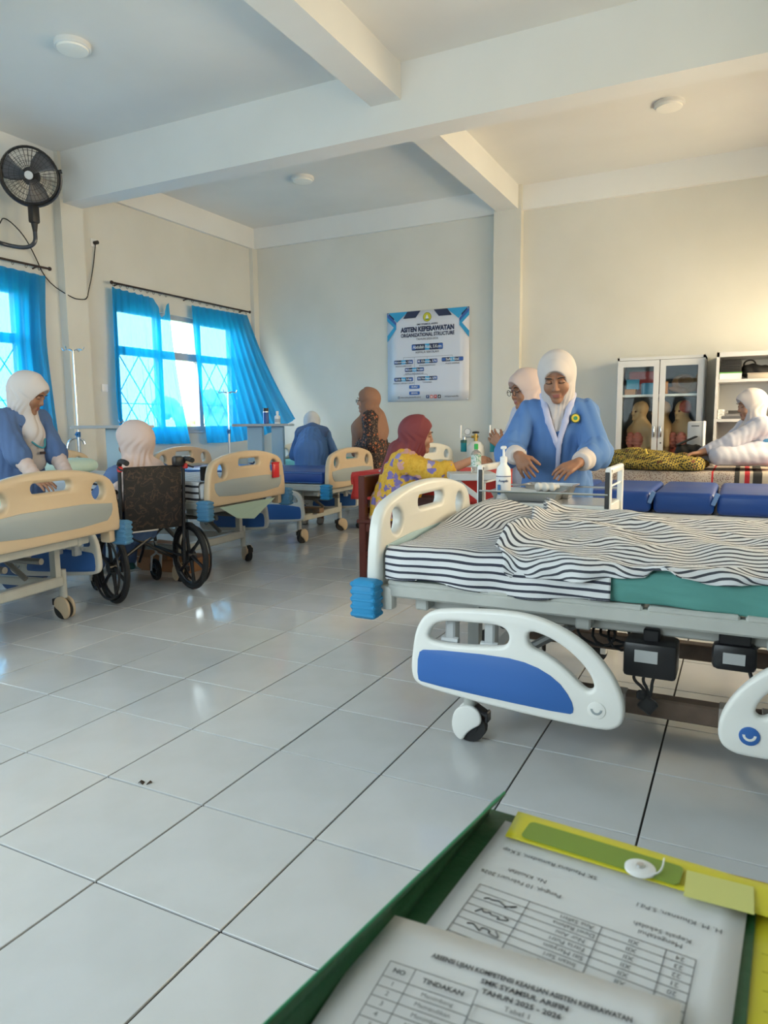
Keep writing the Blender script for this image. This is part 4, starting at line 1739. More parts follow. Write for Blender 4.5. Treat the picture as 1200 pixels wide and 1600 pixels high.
# ---- woman in dark batik dress ------------------------------------------------------
p = Person('woman in brown headscarf and dark batik dress standing beneath the wall banner', (-3.575, 6.80), ang_of((-.97, -.25)), h_cloth=.010)
J = p.J
p.head(J(.05, 0, 1.37), yaw=.05, pitch=.02, h=.0055)
shl, shr = J(-.01, .15, 1.19), J(-.01, -.15, 1.19)
p.skin.chain([J(0, 0, .80), J(0, 0, .98), J(0, 0, 1.14)], [.12, .11, .10], .03, (p.F, 1.2))
p.skin.chain([J(0, 0, 1.16), J(.03, 0, 1.28)], [.06, .05], .03)
sR, eR, wR = p.arm(shr, J(.14, -.06, .86), J(-.8, -.6, 0), hand_kw=dict(d=J(.4, .8, -.1), n=J(-1, .1, 0), t=J(0, 0, 1), curl=.5))
sL, eL, wL = p.arm(shl, J(.15, .06, .88), J(-.8, .6, 0), hand_kw=dict(d=J(.4, -.8, -.1), n=J(-1, .1, 0), t=J(0, 0, 1), curl=.5))
for s in (-1, 1):
    leg(p, J(0, s * .09, .78), J(.02, s * .09, .43), J(0, s * .09, .08))
    shoe(p, J(0, s * .09, .08), SHOE_DARK)
S = torso_soft(p, [J(0, 0, .10), J(0, 0, .50), J(0, 0, .80), J(.01, 0, .98), J(.01, 0, 1.10), J(0, 0, 1.17)], [.165, .165, .175, .165, .16, .11], shl, shr, 1.15)
sleeve(S, sR, eR, wR, .9, .075, .075, .055)
sleeve(S, sL, eL, wL, .9, .075, .075, .055)
p.garment('dress', S, BATIK_DARK, fold=.006, hem=.10)
p.hijab(HIJAB_BROWN, J(.01, 0, 1.21), drape=[(J(.02, 0, 1.22), J(.045, 0, 1.08), .10, .185, (p.F, 1.05)), (J(.10, .02, 1.08), J(.175, .02, .82), .11, .05), (J(-.02, 0, 1.16), J(-.03, 0, 1.05), .15, .16, (p.F, 1.1))], opening=(.086, .118, .106), h=.007, fold=.006, brim=-.02, puff=1.08)
for s in (-1, 1):
    g = MB().tube([p.H(s * .031 + .021 * math.cos(t), .108, .004 + .017 * math.sin(t)) for t in np.linspace(0, 2 * PI, 14, endpoint=False)], .002, 5, True)
    g.tube([p.H(s * .052, .108, .008), p.H(s * .066, .03, .012)], .0018, 5)
    p.extra('spectacles', g.mesh('spectacles'), BLACK_PLASTIC)
p.finish(SKIN_LIGHT)

# ---- woman in yellow floral blouse at the table -----------------------------------------
p = Person('woman in maroon headscarf and yellow floral blouse sitting at the red table', (-2.24, 4.70), ang_of((.96, .28)), h_cloth=.008)
J = p.J
p.head(J(.13, 0, 1.045), yaw=.12, pitch=.14, h=.0042)
shl, shr = J(.05, .155, .855), J(.05, -.155, .855)
p.skin.chain([J(-.04, 0, .52), J(0, 0, .68), J(.04, 0, .82)], [.125, .11, .11], .03, (p.F, 1.2))
p.skin.chain([J(.05, 0, .84), J(.10, 0, .96)], [.06, .05], .03)
sR, eR, wR = p.arm(shr, p.W(-1.675, 4.71, .880), J(-.3, -.5, -1), l1=.27, l2=.26, hand_kw=dict(d=J(1, .1, -.1), n=J(.1, .6, -.8), t=J(.2, .6, .6), curl=.45))
sL, eL, wL = p.arm(shl, J(.32, .18, .80), J(-.2, 1, -.6), hand_kw=dict(d=J(.7, -.6, -.1), n=J(0, 0, -1), t=J(.3, -1, .2), curl=.35))
for s in (-1, 1):
    leg(p, J(-.02, s * .10, .50), J(.40, s * .11, .50), J(.40, s * .11, .08))
    shoe(p, J(.40, s * .11, .08), SHOE_DARK)
S = torso_soft(p, [J(-.06, 0, .42), J(-.04, 0, .54), J(0, 0, .68), J(.04, 0, .80), J(.05, 0, .85)], [.205, .195, .175, .165, .115], shl, shr, 1.15)
sleeve(S, sR, eR, wR, .22, .070, .074, .068, .02)
sleeve(S, sL, eL, wL, .22, .070, .074, .068, .02)
p.garment('blouse', S, FLORAL, fold=.007, seed=.5, hem=.36)
p.hijab(HIJAB_MAROON, J(.065, 0, .875), drape=[(J(.06, 0, .89), J(.06, 0, .80), .09, .125, (p.F, 1.1)), (J(.0, 0, .93), J(-.07, -.02, .76), .09, .075)], opening=(.086, .118, .106), h=.0055, fold=.006, brim=-.022, puff=1.10)
S = Soft()
for s in (-1, 1):
    S.chain([J(-.04, s * .10, .50), J(.40, s * .11, .50), J(.40, s * .11, .12)], [.11, .09, .075], .03)
p.garment('skirt', S, mat('dark_skirt', (.05, .02, .02), .8), h=.014, fold=.004)
p.finish(SKIN_LIGHT)

# ---- nurse kneeling on the far couch ------------------------------------------------------
KZ = .735                                         # top of the far couch
p = Person('nurse in white uniform kneeling on the far couch beside the batik bundle', (.10, 7.18, KZ), ang_of((-.93, -.36)), h_cloth=.010)
J = p.J
p.head(J(.06, 0, .525), yaw=.0, pitch=.20, h=.005)
shl, shr = J(.02, .155, .345), J(.02, -.155, .345)
p.skin.chain([J(-.08, 0, .12), J(-.04, 0, .22), J(0, 0, .31)], [.13, .11, .10], .03, (p.F, 1.2))
p.skin.chain([J(.01, 0, .34), J(.04, 0, .44)], [.06, .05], .03)
sL, eL, wL = p.arm(shl, p.W(-.40, 6.93, KZ + .085), J(0, .6, -1), l1=.28, l2=.26, hand_kw=dict(d=J(1, .0, -.15), n=J(0, .1, -1), t=J(.2, -1, 0), curl=.22, spread=.8))
sR, eR, wR = p.arm(shr, p.W(-.33, 7.05, KZ + .10), J(0, -.6, -1), l1=.28, l2=.26, hand_kw=dict(d=J(1, .1, -.15), n=J(0, .1, -1), t=J(.2, 1, 0), curl=.22, spread=.8))
for s in (-1, 1):
    p.skin.chain([J(-.08, s * .10, .12), J(.30, s * .14, .085), J(-.05, s * .17, .06)], [.09, .06, .05], .02)
S = torso_soft(p, [J(-.09, 0, .10), J(-.06, 0, .18), J(-.02, 0, .28), J(.01, 0, .335)], [.175, .165, .155, .115], shl, shr, 1.15)
sleeve(S, sR, eR, wR, .62, .075, .072, .055)
sleeve(S, sL, eL, wL, .62, .075, .072, .055)
p.garment('uniform', S, UNIFORM_WHITE, fold=.004, hem=.01)
S = Soft()
for s in (-1, 1):
    S.chain([J(-.10, s * .10, .125), J(.36, s * .15, .085), J(-.05, s * .20, .075)], [.115, .080, .070], .03)
p.garment('trousers', S, UNIFORM_WHITE, h=.010, fold=.004, freq=8, hem=.004)
p.hijab(HIJAB_WHITE, J(.015, 0, .365), drape=[(J(.02, 0, .37), J(.06, 0, .22), .09, .12, (p.F, 1.1)), (J(.10, 0, .28), J(.12, 0, .10), .07, .05)], h=.0065, fold=.006, brim=.0, puff=1.1)
S = Soft().cone(J(-.055, 0, .185), J(-.055, 0, .20), .182, None, .01, (p.F, 1.15))
p.extra('belt', soft_mesh('belt', [S.surf(.010)]), MATS['belt_blue'])
p.finish(SKIN_LIGHT)

# ================================================================== WHEELCHAIR
CAMO = ramp_mat('camouflage_nylon', lambda n, L, tc: ramp(n, L, tex(n, L, 'Noise', tc.outputs['Object'], 17, Detail=2, Distortion=1.2).outputs['Fac'],
                [(0, (.004, .0035, .004)), (.48, (.008, .006, .006)), (.54, (.05, .026, .018)), (.60, (.006, .005, .006))]), .65)
FRAME_BLACK = mat('black_enamel', (.014, .014, .016), .3)
wa = ang_of(WCF)
wc = thing('wheelchair', 'black folding wheelchair with camouflage back between the two left beds', 'wheelchair', (WC[0], WC[1], 0), wa)
HWW = .275


def mag_wheel(parent, name, x, y, R, width, nspk, rim_w, tyre_m, hub=.035):
    w = bpy.data.objects.new(name, MB().tube([(x + (R - .016) * math.cos(t), y, R + (R - .016) * math.sin(t)) for t in np.linspace(0, 2 * PI, 44, endpoint=False)], .017 if R > .15 else .012, 10, True).mesh('tyre'))
    w.data.materials.append(tyre_m)
    col.objects.link(w)
    w.parent = parent
    rm = MB()
    rm.tube([(x + (R - .042) * math.cos(t), y, R + (R - .042) * math.sin(t)) for t in np.linspace(0, 2 * PI, 40, endpoint=False)], .012, 8, True)
    rm.build('rim', FRAME_BLACK, w)
    for k in range(nspk):
        a = 2 * PI * k / nspk + .3
        q = MB().tube([(x + hub * math.cos(a - .25), y, R + hub * math.sin(a - .25)), (x + .5 * R * math.cos(a), y, R + .5 * R * math.sin(a)), (x + (R - .045) * math.cos(a + .02), y, R + (R - .045) * math.sin(a + .02))], [.016, .011, .014], 8)
        q.build('spoke', FRAME_BLACK, w)
    MB().cyl((x, y - .03, R), (x, y + .03, R), hub, n=18).build('hub', FRAME_BLACK, w)
    return w


for s in (-1, 1):
    w = mag_wheel(wc, 'rear_wheel', 0, s * HWW, .235, .03, 6, .02, BLACK_RUBBER)
    MB().tube([(.0 + .20 * math.cos(t), s * (HWW + .045), .235 + .20 * math.sin(t)) for t in np.linspace(0, 2 * PI, 40, endpoint=False)], .008, 8, True).build('push_rim', FRAME_BLACK, wc)
    mag_wheel(wc, 'front_caster', .42, s * .22, .085, .025, 5, .01, BLACK_RUBBER, .018)
    MB().tube([(.42, s * .255, .085), (.40, s * .255, .19), (.40, s * .22, .21), (.40, s * .22, .30)], .011, 8).tube([(.42, s * .255, .085), (.42, s * .185, .085), (.40, s * .185, .19), (.40, s * .22, .21)], .008, 6).build('caster_fork', GREY_STEEL, wc)
    # frame tubes of one side
    MB().tube(smooth_path([(-.02, s * .22, .20), (-.03, s * .22, .45), (-.05, s * .22, .70), (-.06, s * .22, .90)]), .012, 10).build('back_post', FRAME_BLACK, wc)
    MB().tube([(-.02, s * .22, .24), (.40, s * .22, .26)], .012, 8).tube([(-.02, s * .22, .48), (.42, s * .22, .49)], .012, 8).tube([(.40, s * .22, .26), (.42, s * .22, .49)], .012, 8).build('side_frame', FRAME_BLACK, wc)
    MB().tube(smooth_path([(-.03, s * .235, .62), (.02, s * .235, .69), (.25, s * .235, .69), (.33, s * .235, .62), (.34, s * .235, .49)]), .011, 8).build('arm_frame', FRAME_BLACK, wc)
    MB().rbox((.13, s * .235, .715), (.26, .055, .03), .012, 2).build('armrest_pad', BLACK_RUBBER, wc)
    MB().rbox((.13, s * .235, .59), (.28, .008, .16), .003, 1).build('skirt_guard', BLACK_PLASTIC, wc)
    MB().tube(smooth_path([(-.06, s * .22, .89), (-.075, s * .22, .915), (-.13, s * .222, .915), (-.18, s * .224, .905)]), .017, 10).build('push_handle', BLACK_RUBBER, wc)
    MB().tube(smooth_path([(-.07, s * .235, .88), (-.10, s * .24, .865), (-.16, s * .24, .86)]), .006, 6).build('brake_lever', BLACK_PLASTIC, wc)
    MB().rbox((-.078, s * .225, .865), (.03, .03, .035), .006, 1).build('red_catch', mat('catch_red', (.55, .02, .02), .4), wc)
    MB().tube([(.42, s * .20, .47), (.56, s * .19, .20), (.60, s * .18, .12)], .010, 8).build('footrest_tube', FRAME_BLACK, wc)
    MB().rbox((.64, s * .11, .075), (.13, .15, .012), .005, 1, Matrix.Rotation(-.1, 3, 'Y')).build('footplate', GREY_STEEL, wc)
    MB().rbox((-.025, s * .225, .55), (.03, .035, .03), .005, 1).build('frame_clamp', CHROME, wc)
MB().rbox((-.055, 0, .665), (.018, .40, .42), .008, 2, Matrix.Rotation(-.06, 3, 'Y')).build('back_sling', CAMO, wc)
MB().rbox((-.085, -.17, .90), (.06, .075, .07), .02, 2).build('handle_cover', BLACK_PLASTIC, wc)
MB().rbox((.20, 0, .495), (.42, .42, .03), .012, 2).build('seat_sling', CAMO, wc)
for s in (-1, 1):
    MB().cyl((.12 + .0 * s, -s * .21, .22), (.14, s * .21, .47), .011, n=8).build('cross_brace', FRAME_BLACK, wc)
MB().rbox((-.03, .08, .455), (.03, .22, .022), .004, 1).build('cross_strap', mat('silver_strap', (.6, .6, .6), .35, .6), wc)

# ================================================================== WOODEN CHAIR AND RED TABLE
MAHOG = mat('mahogany_varnish', (.105, .022, .014), .35, mottle=(7, .25))
RED_CLOTH = mat('red_felt', (.50, .035, .03), .85, bump=(120, .05))
ch = thing('wooden_chair', 'dark red varnished wooden chair under the woman in yellow blouse', 'chair', (-2.466, 4.475, 0), 0)
for (x, y, z1) in ((0, 0, .76), (0, .42, .76), (.40, 0, .42), (.40, .42, .42)):
    MB().rbox((x + (.02 if x == 0 else 0), y + .02, z1 / 2), (.055, .045, z1), .006, 1).build('leg', MAHOG, ch)
MB().rbox((.21, .23, .43), (.47, .48, .03), .008, 1).build('seat', MAHOG, ch)
MB().rbox((.02, .23, .68), (.025, .42, .16), .006, 1).build('backrest', MAHOG, ch)
MB().rbox((.02, .23, .50), (.022, .42, .05), .005, 1).build('back_rail', MAHOG, ch)
for y in (.02, .44):
    MB().rbox((.21, y, .385), (.40, .022, .06), .004, 1).build('seat_rail', MAHOG, ch)
    MB().rbox((.21, y, .19), (.38, .022, .035), .004, 1).build('stretcher', MAHOG, ch)
MB().rbox((.21, .23, .19), (.022, .40, .035), .004, 1).build('stretcher', MAHOG, ch)

tb = thing('table', 'dark wooden table covered in red cloth behind the seated woman', 'table', (-2.19, 5.42, 0), 0)
MB().rbox((0, 0, .725), (1.22, .78, .03), .006, 1).build('table_top', MAHOG, tb)
for sx in (-1, 1):
    for sy in (-1, 1):
        MB().rbox((sx * .55, sy * .33, .355), (.06, .06, .71), .006, 1).build('leg', MAHOG, tb)
    MB().rbox((sx * .55, 0, .65), (.025, .60, .12), .004, 1).build('apron', MAHOG, tb)
for sy in (-1, 1):
    MB().rbox((0, sy * .33, .65), (1.04, .025, .12), .004, 1).build('apron', MAHOG, tb)


def red_cloth(u, v):
    """Cloth over the table with a hanging edge all round, longer towards the camera."""
    hx, hy = .615, .40
    X = (u * 2 - 1) * (hx + .10)
    Y = (v * 2 - 1) * (hy + .22)
    z = .745
    x, y = X, Y
    if abs(X) > hx:
        z -= (abs(X) - hx)
        x = math.copysign(hx + .012 + .012 * math.sin(Y * 28), X)
    if abs(Y) > hy:
        z = min(z, .745 - (abs(Y) - hy))
        y = math.copysign(hy + .012 + .012 * math.sin(X * 26), Y)
    return (-2.19 + x, 5.42 + y, z)


tag(cloth_grid('tablecloth', 60, 50, red_cloth, lambda u, v, p, a: (u, v), RED_CLOTH, .004), 'plain red cloth draped over the wooden table', 'tablecloth')


def sheet_of_paper(label, loc, rz, w=.21, h=.297, group='papers on the red table', tilt=0):
    def f(u, v):
        return ((u - .5) * w, (v - .5) * h, .001 + .004 * (u - .5) ** 2 * 4 * tilt)
    o = MB().grid(f, 4, 4)
    o = o.build('paper_sheet', mat('white_paper', (.74, .74, .74), .8), None, loc, (0, 0, rz))
    o.modifiers.new('t', 'SOLIDIFY').thickness = .0006
    return tag(o, label, 'paper', group)


sheet_of_paper('white paper sheet under the seated woman’s forearm'.replace('’', "'"), (-1.86, 5.12, .7505), .2)
sheet_of_paper('white paper sheet beside the water bottle on the red table', (-2.62, 5.52, .7505), -.5, tilt=1)
nb = thing('notebook', 'grey patterned notebook lying on the red table near the bottle', 'notebook', (-2.52, 5.20, .7505), .2)
MB().rbox((0, 0, .006), (.21, .29, .010), .002, 1).build('pages', WHITE_PLASTIC, nb)
MB().rbox((0, 0, .0125), (.215, .295, .003), .001, 1).build('cover', ramp_mat('speckled_cover', lambda n, L, tc: ramp(n, L, tex(n, L, 'Voronoi', tc.outputs['Object'], 120).outputs['Distance'], [(0, (.10, .10, .13)), (.4, (.45, .42, .45))]), .5), nb)


def bottle(label, loc, r, h, body_m, cap_m, neck=.35, shoulder=.72, cap_h=.03, group=None, band=None, name='bottle', liquid=None):
    t = thing(name, label, 'bottle', loc, 0, group)
    prof = [(r * .92, 0), (r, .006), (r, h * shoulder), (r * .85, h * (shoulder + .07)), (r * neck, h * (shoulder + .16)), (r * neck, h)]
    MB().lathe(prof, n=24).build('body', body_m, t)
    MB().lathe([(r * neck * 1.15, h - .002), (r * neck * 1.15, h + cap_h), (r * neck * .9, h + cap_h + .004)], n=18).build('cap', cap_m, t)
    if band:
        MB().lathe([(r * 1.015, h * band[0]), (r * 1.015, h * band[1])], n=24).build('label_band', band[2], t)
    return t


CLEAR = mat('clear_plastic', (.75, .82, .80), .08, trans=.75, alpha=.75)
GREEN_CAP = mat('green_cap', (.02, .38, .07), .4)
bottle('clear water bottle with green cap on the red table by the standing woman', (-2.62, 5.42, .7505), .034, .20, CLEAR, GREEN_CAP, group='clear bottles with green caps', band=(.3, .55, mat('bottle_label', (.62, .72, .66), .5)))

# grey bed table beside her with a second bottle
ot = thing('bed_table', 'grey steel bed table at the elbow of the seated woman', 'table', (-1.63, 4.44, 0), .464)
MB().rbox((.03, 0, .785), (.30, .26, .045), .006, 1).build('table_top', GREY_STEEL, ot)
MB().rbox((.10, 0, .40), (.05, .05, .74), .005, 1).build('column', GREY_STEEL, ot)
MB().rbox((.0, -.10, .70), (.26, .03, .035), .004, 1, Matrix.Rotation(.65, 3, 'Y')).build('brace', GREY_STEEL, ot)
MB().rbox((.05, 0, .03), (.42, .05, .04), .006, 1).rbox((.10, 0, .03), (.05, .36, .04), .006, 1).build('base', GREY_STEEL, ot)
bottle('clear plastic bottle with green cap on the grey bed table', (-1.575, 4.47, .8075), .034, .155, CLEAR, GREEN_CAP, group='clear bottles with green caps', shoulder=.8, band=(.25, .75, ramp_mat('green_print_label', lambda n, L, tc: ramp(n, L, tex(n, L, 'Noise', tc.outputs['Object'], 60).outputs['Fac'], [(0, (.62, .66, .64)), (.52, (.10, .35, .20)), (.6, (.62, .66, .64))]), .5)))

# ================================================================== INSTRUMENT TROLLEY
CX0, CX1, CY0, CY1 = -1.165, -.545, 3.36, 3.74
tr = thing('instrument_trolley', 'white steel instrument trolley between the front bed and the nurse', 'trolley', ((CX0 + CX1) / 2, (CY0 + CY1) / 2, 0), 0)
hx, hy = (CX1 - CX0) / 2, (CY1 - CY0) / 2
for z in (.72, .25):
    MB().rbox((0, 0, z), (2 * hx, 2 * hy, .05), .004, 1).build('shelf', WHITE_STEEL, tr)
MB().rbox((0, 0, .7465), (2 * hx - .03, 2 * hy - .03, .003), .001, 1).build('shelf_mat', mat('brushed_top', (.52, .53, .55), .25, .5), tr)
for s in (-1, 1):
    for q in (-1, 1):
        MB().rbox((s * (hx - .0), q * (hy - .015), .48), (.028, .028, .88), .004, 1).build('post', WHITE_STEEL, tr)
        MB().rbox((s * (hx - .0) - s * .004, q * (hy - .0), .82), (.020, .006, .17), .002, 1).build('black_edge_strip', BLACK_PLASTIC, tr)
        c = bpy.data.objects.new('caster', shared(WHEEL_ME, BLACK_RUBBER))
        col.objects.link(c)
        c.parent = tr
        c.location = (s * (hx - .03), q * (hy - .03), 0)
        c.scale = (.7, .7, .7)
    MB().rbox((s * hx, 0, .91), (.028, 2 * hy, .035), .010, 2).build('end_handle', WHITE_STEEL, tr)
    MB().cyl((s * hx, -hy, .835), (s * hx, hy, .835), .005, n=8).build('end_bar', WHITE_STEEL, tr)
for q in (-1, 1):
    for z in (.80, ):
        MB().cyl((-hx, q * hy, z), (hx, q * hy, z), .005, n=8).build('guard_bar', STAINLESS, tr)


def tray(label, loc, rz, w, d, h, m=STAINLESS):
    t = thing('instrument_tray', label, 'tray', loc, rz, 'steel trays on the trolley')
    o, i = [], []
    fl = .02
    mb = MB()
    a, b = (w / 2 - fl, d / 2 - fl), (w / 2, d / 2)
    P = [(sx * a[0], sy * a[1], 0) for sx, sy in ((-1, -1), (1, -1), (1, 1), (-1, 1))] + [(sx * b[0], sy * b[1], h) for sx, sy in ((-1, -1), (1, -1), (1, 1), (-1, 1))]
    P += [(sx * (b[0] + .010), sy * (b[1] + .010), h) for sx, sy in ((-1, -1), (1, -1), (1, 1), (-1, 1))]
    F = [(0, 1, 2, 3)] + [(k, (k + 1) % 4, 4 + (k + 1) % 4, 4 + k) for k in range(4)] + [(4 + k, 4 + (k + 1) % 4, 8 + (k + 1) % 4, 8 + k) for k in range(4)]
    mb.add(P, F)
    o = mb.build('pan', m, t, smooth=False)
    so = o.modifiers.new('t', 'SOLIDIFY')
    so.thickness = .002
    so.offset = 1
    MB().tube([P[8 + k] for k in range(4)], .004, 6, True).build('rolled_rim', m, t)
    return t


tray('wide shallow steel tray on the trolley beneath the nurse hands', (-.955, 3.50, .7505), .03, .33, .22, .045)
tray('smaller deep steel tray behind the pump bottle on the trolley', (-.88, 3.655, .7505), -.04, .24, .12, .065)
gz = Soft().ell((0, 0, .02), (.05, .03, .018)).ell((.03, .01, .03), (.03, .03, .015)).ell((-.03, -.01, .028), (.03, .02, .02)).disp(lambda P: .004 * np.sin(P[:, 0] * 160 + P[:, 1] * 90))
tag(link_mesh('gauze_wad', soft_mesh('gauze_wad', [gz.surf(.004)]), mat('gauze', (.70, .69, .66), .9), None, (-.875, 3.545, .785)), 'crumpled white gauze in the trolley tray', 'gauze')
# pump bottle
pb = thing('pump_bottle', 'white antiseptic pump bottle with blue print on the trolley', 'bottle', (-1.045, 3.43, .8), .2)
pb.location = (-1.062, 3.425, .7505)
MB().lathe([(.034, 0), (.037, .006), (.037, .135), (.033, .16), (.018, .178), (.016, .19)], n=26).build('body', WHITE_PLASTIC, pb)
MB().lathe([(.0375, .02), (.0375, .125)], n=26).build('label_band', mat('bottle_print', (.70, .71, .74), .4), pb)
MB().lathe([(.0378, .118), (.0378, .122)], n=26).build('label_stripe', mat('label_navy', (.03, .05, .14), .4), pb)
MB().lathe([(.018, .188), (.018, .215), (.006, .22), (.006, .255)], n=18).build('collar', WHITE_PLASTIC, pb)
MB().rbox((.0, -.008, .262), (.026, .055, .016), .006, 2).build('pump_head', WHITE_PLASTIC, pb)
tmz = text_mesh('label_text', 'Aseptic', .017, weight=.0006)
for v in tmz.vertices:
    a = v.co.x / .0382
    v.co = Vector((.0382 * math.sin(a), -.0382 * math.cos(a), .098 + v.co.y))
link_mesh('label_text', tmz, MATS['label_navy'], pb, rot=(0, 0, .1))
MB().rbox((-.018, -.0355, .055), (.018, .004, .05), .002, 1, Matrix.Rotation(-.5, 3, 'Z')).build('label_mark', mat('label_blue', (.05, .18, .42), .5), pb)

# ================================================================== COUCHES ON THE RIGHT
cv = thing('examination_couch', 'examination couch with three-section bright blue vinyl mattress behind the trolley', 'couch', (-1.54, 5.78, 0), 0)
for (x0, x1) in ((0, .49), (.495, .98), (.985, 1.39), (1.395, 2.02)):
    MB().rbox(((x0 + x1) / 2 + .0, 0, .565), (x1 - x0 - .012, .98, .15), .035, 3).build('mattress_section', BLUE_VINYL, cv)
MB().rbox((1.01, 0, .465), (2.0, .92, .04), .006, 1).build('deck', WHITE_STEEL, cv)
for x in (.15, 1.85):
    for s in (-1, 1):
        MB().rbox((x, s * .40, .225), (.04, .04, .45), .004, 1).build('leg', WHITE_STEEL, cv)
for x in (.49, .98, 1.39):
    tab = MB().rbox((x + .0, -.492, .60), (.03, .012, .09), .005, 1, Matrix.Rotation(.35, 3, 'Y'))
    tab.build('corner_strap', mat('vinyl_strap', (.12, .24, .52), .4), cv)

fc = thing('padded_couch', 'far couch spread with plaid and speckled covers under the kneeling nurse', 'couch', (-1.30, 7.22, 0), 0)
MB().rbox((1.05, 0, .49), (2.1, .90, .06), .006, 1).build('deck', WHITE_STEEL, fc)
MB().rbox((1.05, 0, .60), (2.1, .92, .16), .03, 3).build('mattress', BLUE_VINYL, fc)
for x in (.15, 1.95):
    for s in (-1, 1):
        MB().rbox((x, s * .40, .235), (.04, .04, .47), .004, 1).build('leg', WHITE_STEEL, fc)


def plaid(n, L, tc):
    sp = n.new('ShaderNodeSeparateXYZ')
    L.new(tc.outputs['Object'], sp.inputs[0])
    x = sp.outputs['X']
    sp_n = tex(n, L, 'Voronoi', tc.outputs['Object'], 95)
    base = ramp(n, L, sp_n.outputs['Distance'], [(0, (.12, .04, .035)), (.33, (.48, .42, .37))])
    st = ramp(n, L, math_node(n, L, 'DIVIDE', math_node(n, L, 'ADD', x, -.075), 2.0),
              [(0, (1, 1, 1)), (.495, (.55, .03, .04)), (.503, (1, 1, 1)), (.585, (.03, .03, .03)), (.603, (.45, .40, .33)), (.622, (.42, .02, .03)), (.642, (.45, .40, .33)), (.655, (.03, .03, .03)), (.69, (.45, .40, .33)), (.72, (.55, .03, .04))])
    is_w = math_node(n, L, 'GREATER_THAN', math_node(n, L, 'MULTIPLY', n_sep(n, L, st, 0), n_sep(n, L, st, 1)), .9)
    return mixc(n, L, is_w, st, base)


def n_sep(n, L, c, k):
    s = n.new('ShaderNodeSeparateColor')
    L.new(c, s.inputs[0])
    return s.outputs[k]


PLAID = ramp_mat('plaid_speckled_cloth', plaid, .85)


def plaid_pos(u, v):
    x = .0 + u * 2.12
    s = v * 1.10
    y, z = .47 - s, .690 + .005 * nz(x, s, 0, 6)
    if s > .92:
        q = s - .92
        y = -.462 - .012 * math.sin(q * 20) + .006 * math.sin(x * 25)
        z = .688 - q
    return (x, y, z)


pc = cloth_grid('couch_cover', 60, 44, plaid_pos, lambda u, v, p, a: (u, v), PLAID, .004)
pc.location = (-1.30, 7.22, 0)
tag(pc, 'speckled cover with red and black plaid stripes on the far couch', 'cover')


def batik_gold(n, L, tc):
    c = n.new('ShaderNodeTexChecker')
    c.inputs['Scale'].default_value = 58
    c.inputs['Color1'].default_value = (.42, .31, .05, 1)
    c.inputs['Color2'].default_value = (.03, .028, .015, 1)
    mp = n.new('ShaderNodeMapping')
    mp.inputs['Rotation'].default_value = (.5, .4, .7)
    L.new(tc.outputs['Object'], mp.inputs[0])
    L.new(mp.outputs[0], c.inputs[0])
    v = tex(n, L, 'Voronoi', tc.outputs['Object'], 13)
    f = math_node(n, L, 'LESS_THAN', v.outputs['Distance'], .28)
    w = tex(n, L, 'Noise', tc.outputs['Object'], 40)
    f2 = math_node(n, L, 'MULTIPLY', f, math_node(n, L, 'GREATER_THAN', w.outputs['Fac'], .5))
    return mixc(n, L, f2, c.outputs[0], (.16, .05, .02))


GOLD = ramp_mat('gold_batik_cotton', batik_gold, .8)
bs = Soft()
bs.chain([(.0, .02, .05), (.35, .0, .075), (.62, -.02, .06), (.86, -.05, .04)], [.08, .105, .085, .06], .05)
bs.chain([(.30, -.20, .045), (.60, -.26, .06), (.90, -.28, .05)], [.07, .085, .07], .05)
bs.ell((.58, -.10, .05), (.42, .30, .075), None, .05).ell((.52, -.24, .075), (.10, .09, .07), None, .03).ell((.80, -.16, .085), (.09, .07, .06), None, .03)
bs.disp(lambda P: .006 * (1 - 2 * np.abs(np.sin(26 * P[:, 0] + 9 * np.sin(7 * P[:, 1]) + 12 * P[:, 2]))) + .006 * np.sin(40 * P[:, 1] + 22 * P[:, 0]))
bs.cut_fn(lambda P: P[:, 2] - .003, .004)
bd = link_mesh('batik_cloth', soft_mesh('batik_cloth', [bs.surf(.011)]), GOLD, None, (-1.27, 7.10, .695))
tag(bd, 'gold and black batik cloth heaped over a practice dummy on the far couch', 'cloth')
MB().tube(smooth_path([(.52, -.36, .03), (.50, -.30, .14), (.47, -.20, .175), (.46, -.05, .17)]), .011, 8).build('cord_tie', mat('yellow_cord', (.62, .46, .08), .7), bd)

# ================================================================== CABINETS ON THE BACK WALL
CAB = mat('cabinet_grey_enamel', (.60, .61, .62), .38, mottle=(4, .04))
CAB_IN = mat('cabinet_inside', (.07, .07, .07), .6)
kx0, kx1, ky0, ky1 = -1.245, -.385, 8.05, 8.48
kb = thing('glass_cabinet', 'grey steel cabinet with two glass doors holding torso models', 'cabinet', (kx0, ky0, 0), 0)
W, D = kx1 - kx0, ky1 - ky0
MB().bb(0, .02, 0, D, 0, 1.8).build('side_panel', CAB, kb, smooth=False)
MB().bb(W - .02, W, 0, D, 0, 1.8).build('side_panel', CAB, kb, smooth=False)
MB().bb(0, W, 0, D, 1.77, 1.8).build('top_panel', CAB, kb, smooth=False)
MB().bb(.02, W - .02, 0, D, .0, .08).build('plinth', CAB, kb, smooth=False)
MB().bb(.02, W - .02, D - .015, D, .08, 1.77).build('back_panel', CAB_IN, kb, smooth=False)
for z in (.62, 1.40):
    MB().bb(.02, W - .02, .03, D - .015, z - .012, z + .012).build('shelf', CAB, kb, smooth=False)
